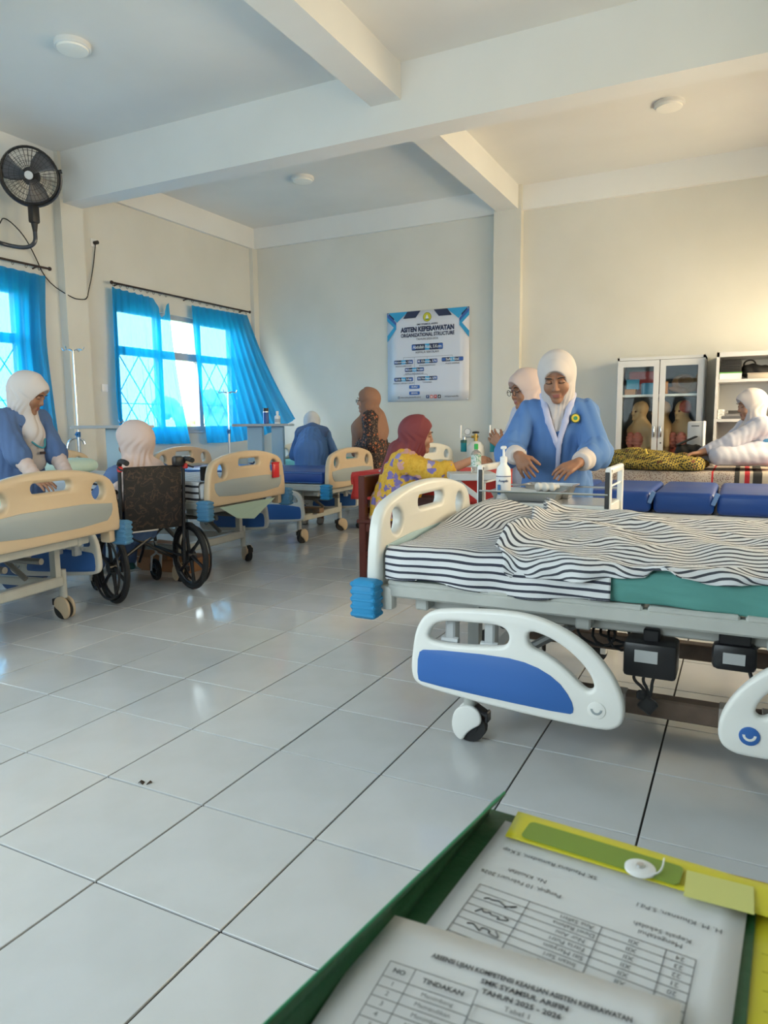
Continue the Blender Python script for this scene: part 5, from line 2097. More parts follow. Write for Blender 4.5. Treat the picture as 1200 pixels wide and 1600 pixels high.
for k in range(2):
    a = .008 + k * (W / 2 - .004)
    b = a + W / 2 - .012
    o_ = MB()
    o_.bb(a, a + .055, -.02, 0, .09, 1.765).bb(b - .055, b, -.02, 0, .09, 1.765).bb(a + .055, b - .055, -.02, 0, 1.70, 1.765).bb(a + .055, b - .055, -.02, 0, .09, .45)
    d = o_.build('door', CAB, kb, smooth=False)
    MB().bb(a + .055, b - .055, -.012, -.008, .45, 1.70).build('pane', CAB_GLASS, d, smooth=False)
    hxx = b - .03 if k == 0 else a + .03
    MB().rbox((hxx, -.035, 1.02), (.014, .02, .12), .005, 2).build('handle', CHROME, d)
    if k:
        MB().cyl((hxx, -.026, .90), (hxx, -.018, .90), .008, n=12).build('lock', BLACK_PLASTIC, d)

# torso models and boxes inside
BONE = mat('model_ivory', (.46, .30, .16), .45)
MUSCLE = mat('model_red', (.38, .07, .05), .45, mottle=(18, .3))
ORGAN = mat('model_pink', (.50, .16, .13), .4, mottle=(22, .3))


def torso_model(label, x, y, z, rz, s=1.0):
    t = thing('torso_model', label, 'model', (x, y, z), rz, 'anatomical torso models in the cabinet')
    t.scale = (s, s, s)
    S = Soft()
    S.ell((0, -.0, .55), (.062, .078, .085), None, .02).ell((0, -.035, .505), (.045, .045, .06), None, .02)
    S.cone((0, 0, .50), (0, .01, .40), .04, .048, .03)
    S.cone((-.11, .01, .355), (.11, .01, .355), .048, .048, .04)
    S.chain([(0, .02, .36), (0, .02, .20), (0, .02, .02)], [.115, .105, .115], .05, ((0, 1, 0), 1.35))
    S.cone((-.135, .015, .34), (-.140, .02, .22), .036, .034, .03).cone((.135, .015, .34), (.140, .02, .22), .036, .034, .03)
    S.cone((0, -.076, .545), (0, -.092, .515), .008, .012, .012).ell((0, -.072, .462), (.022, .016, .014), None, .015)
    S.ell((0, -.115, .19), (.085, .09, .17), None, .01, cut=True)
    S.cut_fn(lambda P: P[:, 2] - .0, .004)
    link_mesh('body_shell', soft_mesh('body_shell', [S.surf(.008)]), BONE, t)
    for q in (-1, 1):
        link_mesh('eye_socket', MB().ball((q * .024, -.074, .535), (.012, .008, .010), 10, 6).mesh('eye_socket'), mat('model_dark', (.10, .03, .02), .5), t)
    R = Soft().ell((-.046, -.055, .26), (.050, .050, .085), None, .01).ell((.046, -.055, .26), (.050, .050, .085), None, .01).disp(lambda P: .004 * np.sin(P[:, 2] * 190))
    link_mesh('lungs', soft_mesh('lungs', [R.surf(.007)]), ORGAN, t)
    R = Soft().ell((.0, -.055, .145), (.090, .055, .045), None, .01).ell((0, -.06, .07), (.085, .055, .06), None, .01).disp(lambda P: .005 * np.sin(P[:, 0] * 110 + P[:, 2] * 130))
    link_mesh('intestines', soft_mesh('intestines', [R.surf(.007)]), MUSCLE, t)
    R = Soft().cone((-.03, -.035, .43), (-.03, -.04, .36), .012, .014).cone((.03, -.035, .43), (.03, -.04, .36), .012, .014).cone((0, -.045, .45), (0, -.05, .34), .014)
    link_mesh('neck_muscle', soft_mesh('neck_muscle', [R.surf(.006)]), MUSCLE, t)
    R = Soft().ell((.028, .0, .565), (.040, .074, .074), None, .02)
    link_mesh('skull_half', soft_mesh('skull_half', [R.surf(.007)]), MUSCLE if rz > -.65 else BONE, t)
    return t


torso_model('ivory torso model with open chest behind the cabinet left door', kx0 + .22, ky0 + .20, .633, -.72, 1.12)
torso_model('pale torso model half hidden by the middle of the cabinet doors', kx0 + .44, ky0 + .27, .633, -1.3, 1.12)
torso_model('red muscled torso model behind the cabinet right door', kx0 + .65, ky0 + .20, .633, -.60, 1.12)


def carton(label, loc, s, m, rz=0., cat='box', group=None, name='box', lid=None):
    t = thing(name, label, cat, loc, rz, group)
    MB().rbox((0, 0, s[2] / 2), s, .003, 1).build('body', m, t)
    if lid is not None:
        MB().rbox((0, 0, s[2] - .004), (s[0] + .004, s[1] + .004, .014), .003, 1).build('lid', lid, t)
    else:
        MB().rbox((0, -s[1] / 2 - .0006, s[2] * .55), (s[0] * .5, .0012, s[2] * .3), .0005, 1).build('label_patch', mat('faint_label', tuple(min(1, c * 1.35 + .02) for c in m.node_tree.nodes['Principled BSDF'].inputs['Base Color'].default_value[:3]), .6) if False else WHITE_PLASTIC, t)
    return t


CARD = mat('brown_cardboard', (.33, .16, .075), .8, mottle=(6, .1))
BLUE_BOX = mat('blue_card', (.03, .20, .36), .6)
RED_BOX = mat('dark_red_card', (.22, .02, .02), .6)
zs = 1.4125
carton('dark red box lying at the back of the cabinet top shelf', (kx0 + .24, ky0 + .30, zs), (.30, .14, .25), RED_BOX, group='boxes in the glass cabinet', lid=RED_BOX)
carton('blue box standing behind the cabinet left door', (kx0 + .145, ky0 + .14, zs + .06), (.13, .10, .10), BLUE_BOX, .1, group='boxes in the glass cabinet', lid=BLUE_BOX)
carton('small brown box at the bottom of the cabinet top shelf', (kx0 + .125, ky0 + .14, zs), (.11, .12, .058), CARD, 0, group='boxes in the glass cabinet', lid=CARD)
carton('tilted blue box near the middle of the cabinet top shelf', (kx0 + .31, ky0 + .14, zs), (.14, .10, .12), BLUE_BOX, .25, group='boxes in the glass cabinet', lid=BLUE_BOX)
carton('orange box at the left edge behind the cabinet right door', (kx0 + .475, ky0 + .12, zs), (.05, .10, .13), mat('orange_card', (.50, .20, .04), .6), 0, group='boxes in the glass cabinet', lid=mat('orange_card', (.5, .2, .04)))
bsk = thing('bamboo_model', 'brown pelvis model leaning on the cabinet right top shelf', 'model', (kx0 + .65, ky0 + .22, zs), .3)
bsk.name = 'pelvis_model'
S = Soft().ell((0, 0, .12), (.12, .08, .09)).ell((.0, -.06, .13), (.07, .07, .06), None, .01, cut=True).chain([(-.14, 0, .06), (0, -.05, .02), (.10, -.02, .05), (.14, 0, .20)], [.02, .022, .02, .018], .02)
link_mesh('bone', soft_mesh('bone', [S.surf(.008)]), mat('model_brown', (.24, .13, .06), .5), bsk)
MB().rbox((0, 0, .006), (.16, .12, .012), .003, 1).build('stand', BLACK_PLASTIC, bsk)

# open shelf cabinet
sx0, sx1, sy0, sy1 = -.275, .62, 7.90, 8.48
sh = thing('open_cabinet', 'open steel shelf cabinet beside the kneeling nurse', 'cabinet', (sx0, sy0, 0), 0)
W, D = sx1 - sx0, sy1 - sy0
MB().bb(0, .025, 0, D, 0, 1.8).build('side_panel', CAB, sh, smooth=False)
MB().bb(W - .025, W, 0, D, 0, 1.8).build('side_panel', CAB, sh, smooth=False)
MB().bb(0, W, 0, D, 1.755, 1.8).build('top_panel', CAB, sh, smooth=False)
MB().bb(.025, W - .025, 0, D, 0, .08).build('plinth', CAB, sh, smooth=False)
MB().bb(.025, W - .025, D - .015, D, .08, 1.755).build('back_panel', CAB, sh, smooth=False)
for z in (.70, 1.13, 1.52):
    MB().bb(.025, W - .025, .0, D - .015, z - .014, z + .014).build('shelf', CAB, sh, smooth=False)
BAG = mat('black_nylon', (.012, .012, .013), .7, bump=(20, .3))
t = thing('black_case', 'black ribbed case on the top shelf of the open cabinet', 'case', (sx0 + .13, sy0 + .16, 1.6045), 0)
MB().rbox((0, 0, .065), (.19, .16, .13), .012, 2).build('body', BAG, t)
for k in range(4):
    MB().rbox((0, -.082, .03 + .026 * k), (.18, .005, .008), .002, 1).build('rib', BLACK_PLASTIC, t)
carton('white and green carton under the black case in the open cabinet', (sx0 + .13, sy0 + .14, 1.5345), (.20, .16, .07), WHITE_PLASTIC, 0, group='boxes in the open cabinet', lid=mat('green_print', (.12, .36, .10), .6))
t = thing('shoulder_bag', 'black soft bag slumped on the top shelf of the open cabinet', 'bag', (sx0 + .36, sy0 + .26, 1.5345), 0)
S = Soft().ell((0, 0, .075), (.15, .10, .075)).ell((-.06, 0, .10), (.08, .08, .06)).cut_fn(lambda P: P[:, 2] - .002, .004).disp(lambda P: .006 * np.sin(P[:, 0] * 60 + P[:, 2] * 40))
link_mesh('body', soft_mesh('body', [S.surf(.009)]), BAG, t)
MB().tube(smooth_path([(-.12, 0, .12), (-.11, 0, .19), (-.03, 0, .20), (.0, 0, .13)]), .008, 8).build('strap', BAG, t)
t = thing('plastic_tray', 'beige plastic tray in front of the black bag in the open cabinet', 'tray', (sx0 + .38, sy0 + .07, 1.5345), 0)
MB().rbox((0, 0, .025), (.20, .10, .05), .008, 2).build('body', mat('beige_plastic', (.45, .40, .33), .5), t)
MB().rbox((0, 0, .052), (.21, .11, .008), .003, 1).build('rim', mat('beige_plastic'), t)
for k, (dz, w_, c) in enumerate(((0, .30, (.10, .10, .11)), (.028, .27, (.20, .20, .21)), (.05, .25, (.03, .03, .03)))):
    t = thing('ring_binder', ('grey binder at the bottom of the binder stack', 'lighter grey binder in the middle of the binder stack', 'black binder on top of the binder stack')[k] + ' in the open cabinet', 'binder', (sx0 + .22 + .01 * k, sy0 + .16, 1.1445 + dz), .06 * k, 'binders in the open cabinet')
    hh = (.028, .022, .034)[k]
    MB().rbox((0, 0, hh / 2), (w_, .24, hh - .006), .002, 1).build('pages', WHITE_PLASTIC, t)
    m_ = mat('binder_cover_%d' % k, c, .5)
    MB().rbox((0, 0, hh - .0025), (w_ + .006, .246, .003), .001, 1).build('cover', m_, t)
    MB().rbox((0, -.123, hh / 2), (w_ + .006, .004, hh - .001), .001, 1).build('spine', m_, t)
for k in range(3):
    t = thing('gauze_pack', ('bottom white gauze pack', 'middle white gauze pack', 'top white gauze pack')[k] + ' of the little stack in the open cabinet', 'pack', (sx0 + .06, sy0 + .08, 1.1445 + .032 * k), .04 * k, 'white packs in the open cabinet')
    MB().rbox((0, 0, .0155), (.06, .08, .031), .004, 2).build('body', WHITE_PLASTIC, t)
    MB().rbox((0, -.0405, .0155), (.03, .001, .016), .0004, 1).build('label_patch', mat('pack_label', (.5, .52, .5), .6), t)
t = thing('plastic_basket', 'dark teal plastic basket on the lower shelf of the open cabinet', 'basket', (sx0 + .11, sy0 + .16, .7145), 0)
MB().lathe([(.065, 0), (.085, .11), (.092, .115), (.088, .118), (.08, .11), (.062, .006)], n=22).build('bowl', mat('teal_plastic', (.01, .12, .15), .35), t)
MB().tube([(.09 * math.cos(a), .09 * math.sin(a), .118) for a in np.linspace(0, 2 * PI, 24, endpoint=False)], .005, 6, True).build('rim', mat('teal_plastic'), t)
t = thing('clear_jar', 'clear jar of white cotton on the lower shelf of the open cabinet', 'jar', (sx0 + .34, sy0 + .12, .7945), 0)
MB().lathe([(.055, 0), (.06, .005), (.06, .17), (.056, .175)], n=24).build('glass', CLEAR, t)
S = Soft()
for k in range(9):
    S.ell((.03 * math.cos(k * 2.4), .03 * math.sin(k * 2.4), .03 + .013 * k), (.026, .026, .022))
link_mesh('cotton', soft_mesh('cotton', [S.surf(.007)]), mat('cotton_wool', (.75, .74, .70), .95), t)
MB().lathe([(.063, .172), (.063, .19), (.03, .195)], n=24).build('lid', WHITE_PLASTIC, t)
carton('white box below the clear jar in the open cabinet', (sx0 + .32, sy0 + .12, .7145), (.24, .16, .08), WHITE_PLASTIC, 0, group='boxes in the open cabinet', lid=WHITE_PLASTIC)
bottle('slim white bottle standing at the edge of the far couch', (-.255, 7.56, .695), .024, .15, WHITE_PLASTIC, WHITE_PLASTIC, neck=.5)
# device and bag on the far couch edge
t = thing('air_purifier', 'tall pale grey device standing in front of the open cabinet', 'device', (-.415, 7.58, .695), -.15)
MB().rbox((0, 0, .215), (.15, .09, .43), .02, 3).build('housing', mat('device_grey', (.56, .58, .60), .4), t)
MB().rbox((.0, -.046, .385), (.07, .003, .008), .001, 1).build('slot', BLACK_PLASTIC, t)
MB().rbox((.072, 0, .215), (.012, .095, .435), .005, 2).build('edge_trim', WHITE_PLASTIC, t)
t = thing('camera_bag', 'open black camera bag in front of the pale device', 'bag', (-.47, 7.44, .695), .2)
S = Soft().cone((-.06, 0, .06), (.06, 0, .06), .065, None, .03).cone((-.06, 0, .15), (.06, 0, .15), .06, None, .03).cut_fn(lambda P: P[:, 2] - .002, .004).disp(lambda P: .004 * np.sin(P[:, 0] * 70 + P[:, 2] * 55))
link_mesh('body', soft_mesh('body', [S.surf(.009)]), BAG, t)
MB().rbox((-.02, -.01, .245), (.20, .13, .012), .005, 1, Matrix.Rotation(-.45, 3, 'Y')).build('flap', BAG, t)
MB().tube(smooth_path([(.08, -.05, .20), (.13, -.06, .17), (.11, -.07, .13), (.06, -.07, .14)]), .009, 8).build('strap', BAG, t)

# ================================================================== TREE OUTSIDE THE FAR WINDOW
tree = thing('tree', 'sunlit tree outside, seen in the bright gap between the curtains', 'tree', (-12.4, 14.0, -.06), 0)
tree.scale = (.62, .62, .62)
S = Soft()
rt_ = random.Random(5)
for k in range(26):
    a, q = rt_.uniform(0, 2 * PI), rt_.uniform(.2, 1.5)
    S.ell((q * math.cos(a), q * math.sin(a), 2.0 + rt_.uniform(-.8, 1.0)), (.55, .55, .45), None, .15)
S.disp(lambda P: .06 * np.sin(P[:, 0] * 13) * np.sin(P[:, 1] * 11 + 1) + .05 * np.sin(P[:, 2] * 17 + P[:, 0] * 9))
link_mesh('crown', soft_mesh('crown', [S.surf(.10)], 0), mat('leaf_green', (.42, .52, .28), .8, mottle=(4, .3)), tree)
MB().cyl((0, 0, 0), (0, 0, 1.8), .14, .10, n=10).build('trunk', mat('bark', (.18, .12, .08), .9), tree)

# ================================================================== CURTAINS
def curtain_mat():
    m = bpy.data.materials.new('sheer_blue_voile')
    m.use_nodes = True
    n, L = m.node_tree.nodes, m.node_tree.links
    n.remove(n['Principled BSDF'])
    d = n.new('ShaderNodeBsdfDiffuse')
    d.inputs[0].default_value = (.02, .28, .62, 1)
    t = n.new('ShaderNodeBsdfTranslucent')
    t.inputs[0].default_value = (.008, .36, .75, 1)
    tp = n.new('ShaderNodeBsdfTransparent')
    tp.inputs[0].default_value = (.34, .72, 1.0, 1)
    a, b = n.new('ShaderNodeMixShader'), n.new('ShaderNodeMixShader')
    a.inputs[0].default_value = .62
    b.inputs[0].default_value = .21
    L.new(d.outputs[0], a.inputs[1])
    L.new(t.outputs[0], a.inputs[2])
    L.new(a.outputs[0], b.inputs[1])
    L.new(tp.outputs[0], b.inputs[2])
    L.new(b.outputs[0], n['Material Output'].inputs[0])
    return m


VOILE = curtain_mat()
ROD = mat('dark_bronze_rod', (.035, .022, .020), .4, .3)


def curtain(label, edge0, edge1, folds, amp=.022, sag=None, nu=90, nv=40, drape=None):
    """edge0/edge1: lists of points down the two side edges (top to bottom); pleats run between them."""
    def along(E, v):
        k = v * (len(E) - 1)
        i = min(int(k), len(E) - 2)
        f = k - i
        P = [Vector(q) for q in E]
        p0 = P[max(i - 1, 0)]
        p1, p2 = P[i], P[i + 1]
        p3 = P[min(i + 2, len(P) - 1)]
        return .5 * ((2 * p1) + (p2 - p0) * f + (2 * p0 - 5 * p1 + 4 * p2 - p3) * f * f + (3 * p1 - p0 - 3 * p2 + p3) * f ** 3)

    def pos(u, v):
        a, b = along(edge0, v), along(edge1, v)
        p = a.lerp(b, u)
        d = (b - a)
        nrm = Vector((d.y, -d.x, 0)).normalized()
        w = amp * (.55 + .45 * v) * (math.sin(u * folds * 2 * PI + 1.3 * math.sin(u * 9 + 2 * v)) + .35 * math.sin(u * folds * 4.3 * PI + 4 * v))
        p = p + nrm * (w if u not in (0, 1) else 0)
        if sag is not None:
            p.z -= sag(u) * (1 - v) ** 1.5
        if drape is not None:
            p += Vector(drape(u, v))
        return p
    o = cloth_grid('curtain', nu, nv, pos, lambda u, v, p, a: (u, v), VOILE, 0)
    return tag(o, label, 'curtain', 'sheer blue curtains')


xc = XL + .095
cA = curtain('sheer blue curtain hanging left of the bright gap in the far window', [(xc, 5.80, 2.645), (xc, 5.79, 2.0), (xc + .02, 5.76, 1.4), (xc + .03, 5.79, .93)], [(xc, 6.66, 2.61), (xc, 6.72, 2.0), (xc + .02, 6.80, 1.4), (xc + .05, 6.88, .90)], 9, .020,
             sag=lambda u: .20 * gauss(u, .86, .085) + .01 * abs(math.sin(u * 25)))
cB = curtain('sheer blue curtain blowing into the room at the far window', [(xc, 7.06, 2.62), (xc, 7.10, 2.0), (xc + .02, 7.16, 1.4), (xc + .03, 7.21, .90)],
             [(xc, 8.18, 2.64), (-6.05, 8.22, 2.12), (-5.78, 8.22, 1.62), (-5.50, 8.20, 1.20)], 10, .020, drape=lambda u, v: (.04 * math.sin(u * PI) * v, 0, -.10 * math.sin(u * PI) * v * v * 1.0 - .0))
cC = curtain('sheer blue curtain at the edge of the near window by the fan', [(xc, 3.72, 2.64), (xc, 3.72, 2.0), (xc, 3.72, 1.4), (xc, 3.72, .92)], [(xc, 4.965, 2.61), (xc, 4.93, 2.0), (xc + .02, 4.95, 1.4), (xc + .03, 4.98, .92)], 10, .022)
cD = curtain('sheer blue curtain at the far edge of the window nearest the camera wall', [(xc, 2.50, 2.64), (xc, 2.50, 2.0), (xc, 2.50, 1.4), (xc, 2.50, .92)], [(xc, 3.66, 2.64), (xc, 3.66, 2.0), (xc, 3.66, 1.4), (xc, 3.66, .92)], 9, .022)
for (label, y0, y1) in (('dark curtain rod above the far window', 5.80, 8.24), ('dark curtain rod above the window beside the fan', 2.45, 5.02)):
    t = thing('curtain_rod', label, 'rod', (xc, 0, 2.69), 0, 'curtain rods')
    MB().cyl((0, y0, 0), (0, y1, 0), .011, n=10).build('pole', ROD, t)
    for y in (y0, y1):
        MB().ball((0, y, 0), .02, 10, 8).build('finial', ROD, t)
    for y in (y0 + .12, (y0 + y1) / 2, y1 - .12):
        MB().tube([(0, y, 0), (-.05, y, 0), (-.095, y, -.01)], .008, 8).build('bracket', ROD, t)
    spans = ((5.82, 6.62), (7.08, 8.16)) if y1 > 6 else ((2.55, 3.6), (3.76, 4.9))
    for (a, b) in spans:
        for k in range(9):
            y = a + (b - a) * k / 8
            MB().tube([(.0 + .014 * math.cos(q), y, -.014 + .016 * math.sin(q) - .006) for q in np.linspace(0, 2 * PI, 10, endpoint=False)], .0025, 5, True).build('hook_ring', ROD, t)

# ================================================================== WALL FAN
fc_ = np.array([-5.99, 4.67, 3.43])
fd = unit(np.array([.62, -.62, -.22]))            # where the fan looks
fan = thing('wall_fan', 'black wall fan with round wire guard high on the left wall', 'fan', tuple(fc_), 0)
zx = unit(np.cross(fd, (0, 0, 1)))
zy = np.cross(zx, fd)


def fp(a, r, d):
    return zx * (r * math.cos(a)) + zy * (r * math.sin(a)) + fd * d


FR = .24
FANM = mat('fan_black', (.016, .015, .016), .45)
for d in (-.06, .06):
    MB().tube([fp(a, FR, d * .35) for a in np.linspace(0, 2 * PI, 40, endpoint=False)], .009, 8, True).build('guard_rim', FANM, fan)
wires = MB()
for side in (-1, 1):
    for k in range(36):
        a = 2 * PI * k / 36
        wires.tube([fp(a + .10 * side, .04, side * .085), fp(a + .05 * side, FR * .6, side * .072), fp(a, FR, side * .02)], .0016, 4)
    for rr in (.08, .125, .17, .215, .25):
        wires.tube([fp(a, rr, side * (.085 - .05 * (rr / FR) ** 2)) for a in np.linspace(0, 2 * PI, 32, endpoint=False)], .0014, 4, True)
wo = wires.build('wire_guard', FANM, fan)
wo['kind'] = 'stuff'
for k in range(3):
    def blade(u, v, k=k):
        a = 2 * PI * k / 3 + (u - .5) * 1.15 * (1 - .2 * v) + .35 * v
        return Vector(fp(a, .04 + v * .205, (u - .5) * .06))
    b = MB().grid(blade, 8, 8).build('blade', mat('fan_blade_grey', (.10, .10, .11), .35), fan)
    b.modifiers.new('t', 'SOLIDIFY').thickness = .003
MB().cyl(tuple(fp(0, 0, .07)), tuple(fp(0, 0, .095)), .036, n=22).build('hub_cap', mat('hub_silver', (.55, .56, .58), .35), fan)
MB().cyl(tuple(fp(0, 0, -.20)), tuple(fp(0, 0, -.06)), .065, .08, n=18).build('motor', FANM, fan)
# yoke, neck, and bent wall arm
MB().tube([fp(a, FR + .02, -.02) for a in np.linspace(PI * .93, PI * 2.07, 26)], .012, 8).build('yoke', mat('yoke_steel', (.07, .075, .09), .35, .6), fan)
for a in (PI * .93, PI * 2.07):
    MB().cyl(tuple(fp(a, FR - .01, -.02)), tuple(fp(a, FR + .04, -.02)), .018, n=10).build('yoke_knob', FANM, fan)
low = fp(-PI / 2, FR + .02, -.02)
MB().rbox(tuple(low + np.array([0, 0, -.07])), (.075, .085, .17), .02, 2).cyl(tuple(low + np.array([0, 0, -.14])), tuple(low + np.array([0, 0, -.25])), .032, .016, n=12).build('neck', FANM, fan)
wp = np.array([XL + .035 - fc_[0], -.27, -.44])
ap = [low + np.array([0, 0, -.22]), low + np.array([0, 0, -.33]), low + np.array([-.06, -.06, -.385]), low + np.array([-.20, -.17, -.36]), np.array([wp[0] + .10, wp[1], -.60]), np.array([wp[0] + .08, wp[1], -.50]), np.array([wp[0] + .03, wp[1], -.44])]
MB().tube(smooth_path([tuple(q) for q in ap]), .019, 10).build('wall_arm', MATS['yoke_steel'], fan)
MB().rbox(tuple(wp + np.array([-.005, 0, 0])), (.06, .13, .11), .012, 1).build('wall_plate', FANM, fan)
pc_ = smooth_path([(-6.20, 4.48, 2.99), (-6.30, 4.60, 3.10), (-6.26, 4.75, 2.98), (-6.31, 4.90, 2.83), (-6.32, 5.03, 2.58), (XL + .115, 5.25, 2.44), (XL + .115, 5.36, 2.44), (XL + .115, 5.44, 2.455), (-6.28, 5.52, 2.58), (-6.31, 5.58, 2.68), (-6.325, 5.64, 2.86), (-6.32, 5.66, 2.99), (-6.31, 5.668, 3.07)], 2)
cb = thing('power_cable', 'thin black fan cable drooping along the left wall to a socket', 'cable', (0, 0, 0))
MB().tube(pc_, .0055, 6).build('cord', BLACK_RUBBER, cb)
MB().cyl((-6.325, 5.668, 3.085), (-6.275, 5.668, 3.085), .02, n=12).build('plug', BLACK_PLASTIC, cb)


def outlet(label, x, y, z, ny=False, group='wall sockets'):
    t = thing('wall_socket', label, 'socket', (x, y, z), 0, group)
    if ny:
        MB().rbox((0, -.006, 0), (.085, .012, .085), .006, 2).build('plate', WHITE_PLASTIC, t)
        MB().cyl((0, -.013, 0), (0, -.010, 0), .024, n=18).build('insert', mat('socket_grey', (.5, .5, .5), .5), t)
    else:
        MB().rbox((.006, 0, 0), (.012, .085, .085), .006, 2).build('plate', WHITE_PLASTIC, t)
        MB().cyl((.010, 0, 0), (.013, 0, 0), .024, n=18).build('insert', mat('socket_grey'), t)
    return t


outlet('white wall socket with the fan plug high on the left wall', XL + .001, 5.668, 3.085)
outlet('white wall socket low between the two left windows', XL + .001, 5.70, 1.55)
outlet('white wall socket on the back wall near the blowing curtain', -5.28, YB - .001, .93, True)

# ================================================================== CEILING LAMPS
for (x, y, label) in ((-4.434, 3.88, 'round white ceiling lamp in the bay nearest the fan'), (-.71, 6.933, 'round white ceiling lamp above the cabinets'), (-4.522, 7.007, 'round white ceiling lamp above the far window')):
    t = thing('ceiling_lamp', label, 'lamp', (x, y, ZC), 0, 'ceiling lamps')
    MB().lathe([(.125, 0), (.125, -.030), (.118, -.036)], n=32).build('housing', mat('lamp_housing', (.74, .74, .73), .5), t)
    MB().lathe([(.112, -.030), (.105, -.048), (.06, -.054), (.01, -.055)], n=32).build('diffuser', mat('lamp_diffuser', (.86, .85, .80), .45), t)

# ================================================================== WALL BANNER
bw, bh = 1.13, 1.14
bn = thing('wall_banner', 'white organization chart banner with blue corners on the back wall', 'banner', (-3.655, YB - .014, 1.98), 0)


def flat(name, pts, m, lay, parent=bn):
    me = plate_mesh(name, [pts], .0006, 0, 1, 'XZ')
    return link_mesh(name, me, m, parent, (0, -.0028 - .0007 * lay, 0))


def banner_base(u, v):
    x, z = (u - .5) * bw, (v - .5) * bh
    return (x, .006 * math.sin(u * 7 + v * 5) * (1 - abs(2 * v - 1)) * .35, z)


sheetb = MB().grid(lambda u, v: ((u - .5) * bw, 0, (v - .5) * bh), 8, 8).build('vinyl_sheet', mat('banner_vinyl', (.66, .68, .76), .35, bump=(3, .25)), bn)
sheetb.modifiers.new('t', 'SOLIDIFY').thickness = .003
NAVY = mat('print_navy', (.018, .025, .075), .5)
SKYB = mat('print_sky_blue', (.03, .33, .62), .5)
ROYAL = mat('print_royal_blue', (.04, .12, .42), .5)
PRINTK = mat('print_dark', (.03, .03, .06), .6)
PRINTW = mat('print_white', (.75, .77, .80), .5)
hw, hh = bw / 2, bh / 2
for s in (-1, 1):
    X = lambda *p: [(s * a, b) for a, b in p]
    flat('corner_shape', X((hw - .30, hh), (hw - .02, hh), (hw - .14, hh - .13)), SKYB, 1)
    flat('corner_shape', X((.09, hh), (hw - .29, hh), (hw - .23, hh - .085), (.16, hh - .085)), NAVY, 1)
    flat('corner_shape', X((hw, hh), (hw, hh - .10), (hw - .13, hh - .22), (hw - .13, hh - .13)), ROYAL, 2)
    flat('corner_shape', X((hw, hh - .10), (hw - .13, hh - .22), (hw - .13, hh - .17), (hw, hh - .05)), SKYB, 3)
    flat('corner_shape', X((hw - .13, hh - .21), (hw - .10, hh - .18), (hw, hh - .29), (hw, hh - .37)), SKYB, 2)
    flat('corner_shape', X((hw, hh), (hw - .10, hh - .10), (hw - .10, hh - .075), (hw - .015, hh)), NAVY, 4)
flat('logo_disc', [(.058 * math.cos(a), hh - .085 + .058 * math.sin(a)) for a in np.linspace(0, 2 * PI, 28, endpoint=False)], mat('logo_rim', (.22, .26, .03), .5), 1)
flat('logo_field', [(.051 * math.cos(a), hh - .085 + .051 * math.sin(a)) for a in np.linspace(0, 2 * PI, 28, endpoint=False)], mat('logo_yellow', (.56, .52, .03), .5), 2)
flat('logo_mark', [(-.022, hh - .105), (.022, hh - .105), (.012, hh - .075), (0, hh - .055), (-.012, hh - .075)], PRINTW, 3)
flat('logo_mark', [(-.026, hh - .118), (.026, hh - .118), (.026, hh - .106), (-.026, hh - .106)], mat('logo_green', (.05, .20, .06), .5), 4)


def btext(s, x, z, size, m=PRINTK, weight=0.0, maxw=None, align='CENTER', lay=2):
    me = text_mesh('lettering', s, size, align, 0.0002, weight, maxw)
    me.transform(Matrix.Rotation(PI / 2, 4, 'X'))
    return link_mesh('lettering', me, m, bn, (x, -.0032 - .0007 * lay, z))


btext('SMK SYAMSUL ARIFIN', 0, hh - .172, .030, NAVY, .0005)
btext('ASITEN KEPERAWATAN', 0, hh - .232, .083, NAVY, .0042, .74)
btext('ORGANIZATIONAL STRUCTURE', 0, hh - .302, .066, NAVY, .0020, .74)
btext('TAHUN 2025/2026', 0, hh - .355, .038, PRINTK)


def pill(x, z, w, h, text, size, caption=None, m1=NAVY, cap_size=.026):
    flat('name_plate', rrect(x - w / 2, x + w / 2, z - h / 2, z + h / 2, .012, 3), m1, 1)
    if m1 is NAVY:
        flat('plate_glow', [(x - w / 2, z - h / 2 + .01), (x - w / 2 + .05, z - h / 2 + .01), (x - w / 2 + .05, z + h / 2 - .01), (x - w / 2, z + h / 2 - .01)], ROYAL, 2)
        flat('plate_glow', [(x + w / 2 - .06, z - h / 2 + .006), (x + w / 2, z - h / 2 + .006), (x + w / 2, z + h / 2 - .006), (x + w / 2 - .06, z + h / 2 - .006)], ROYAL, 2)
        flat('plate_glow', [(x - .03, z - h / 2), (x + .03, z - h / 2), (x + .03, z + h / 2), (x - .03, z + h / 2)], SKYB, 2)
    btext(text, x, z, size, PRINTW, .0006, w * .92, lay=4)
    if caption:
        btext(caption, x, z - h / 2 - .026, cap_size, PRINTK)


pill(.0, hh - .455, .43, .078, 'Abdullah Rizik, S.Kom', .055, 'KEPALA SEKOLAH', cap_size=.040)
pill(-.335, hh - .635, .27, .052, 'Khoirurrozikin, S.Kep', .034, 'WAKA KURIKULUM')
pill(.0, hh - .635, .28, .052, 'M. Khusnan, S.Pd', .042, 'WAKA KESISWAAN')
pill(.345, hh - .625, .29, .052, 'Saiful Rizal', .042, 'WAKA SARPRAS')
pill(-.18, hh - .735, .27, .050, 'Muhammad Fauzan', .034, 'KEPALA PROGRAM AK')
pill(-.335, hh - .855, .27, .050, 'Linda Ayu, S.Kep', .034, 'KEPALA LABORATORIUM')
pill(.0, hh - .850, .28, .050, 'Siti Nurhayati, S.Pd', .034, 'TOOLMAN')
pill(-.18, hh - .955, .15, .045, 'GURU', .032, None, ROYAL)
pill(-.18, hh - 1.035, .15, .045, 'SISWA', .032, None, ROYAL)
LINE = mat('print_line', (.25, .26, .32), .6)
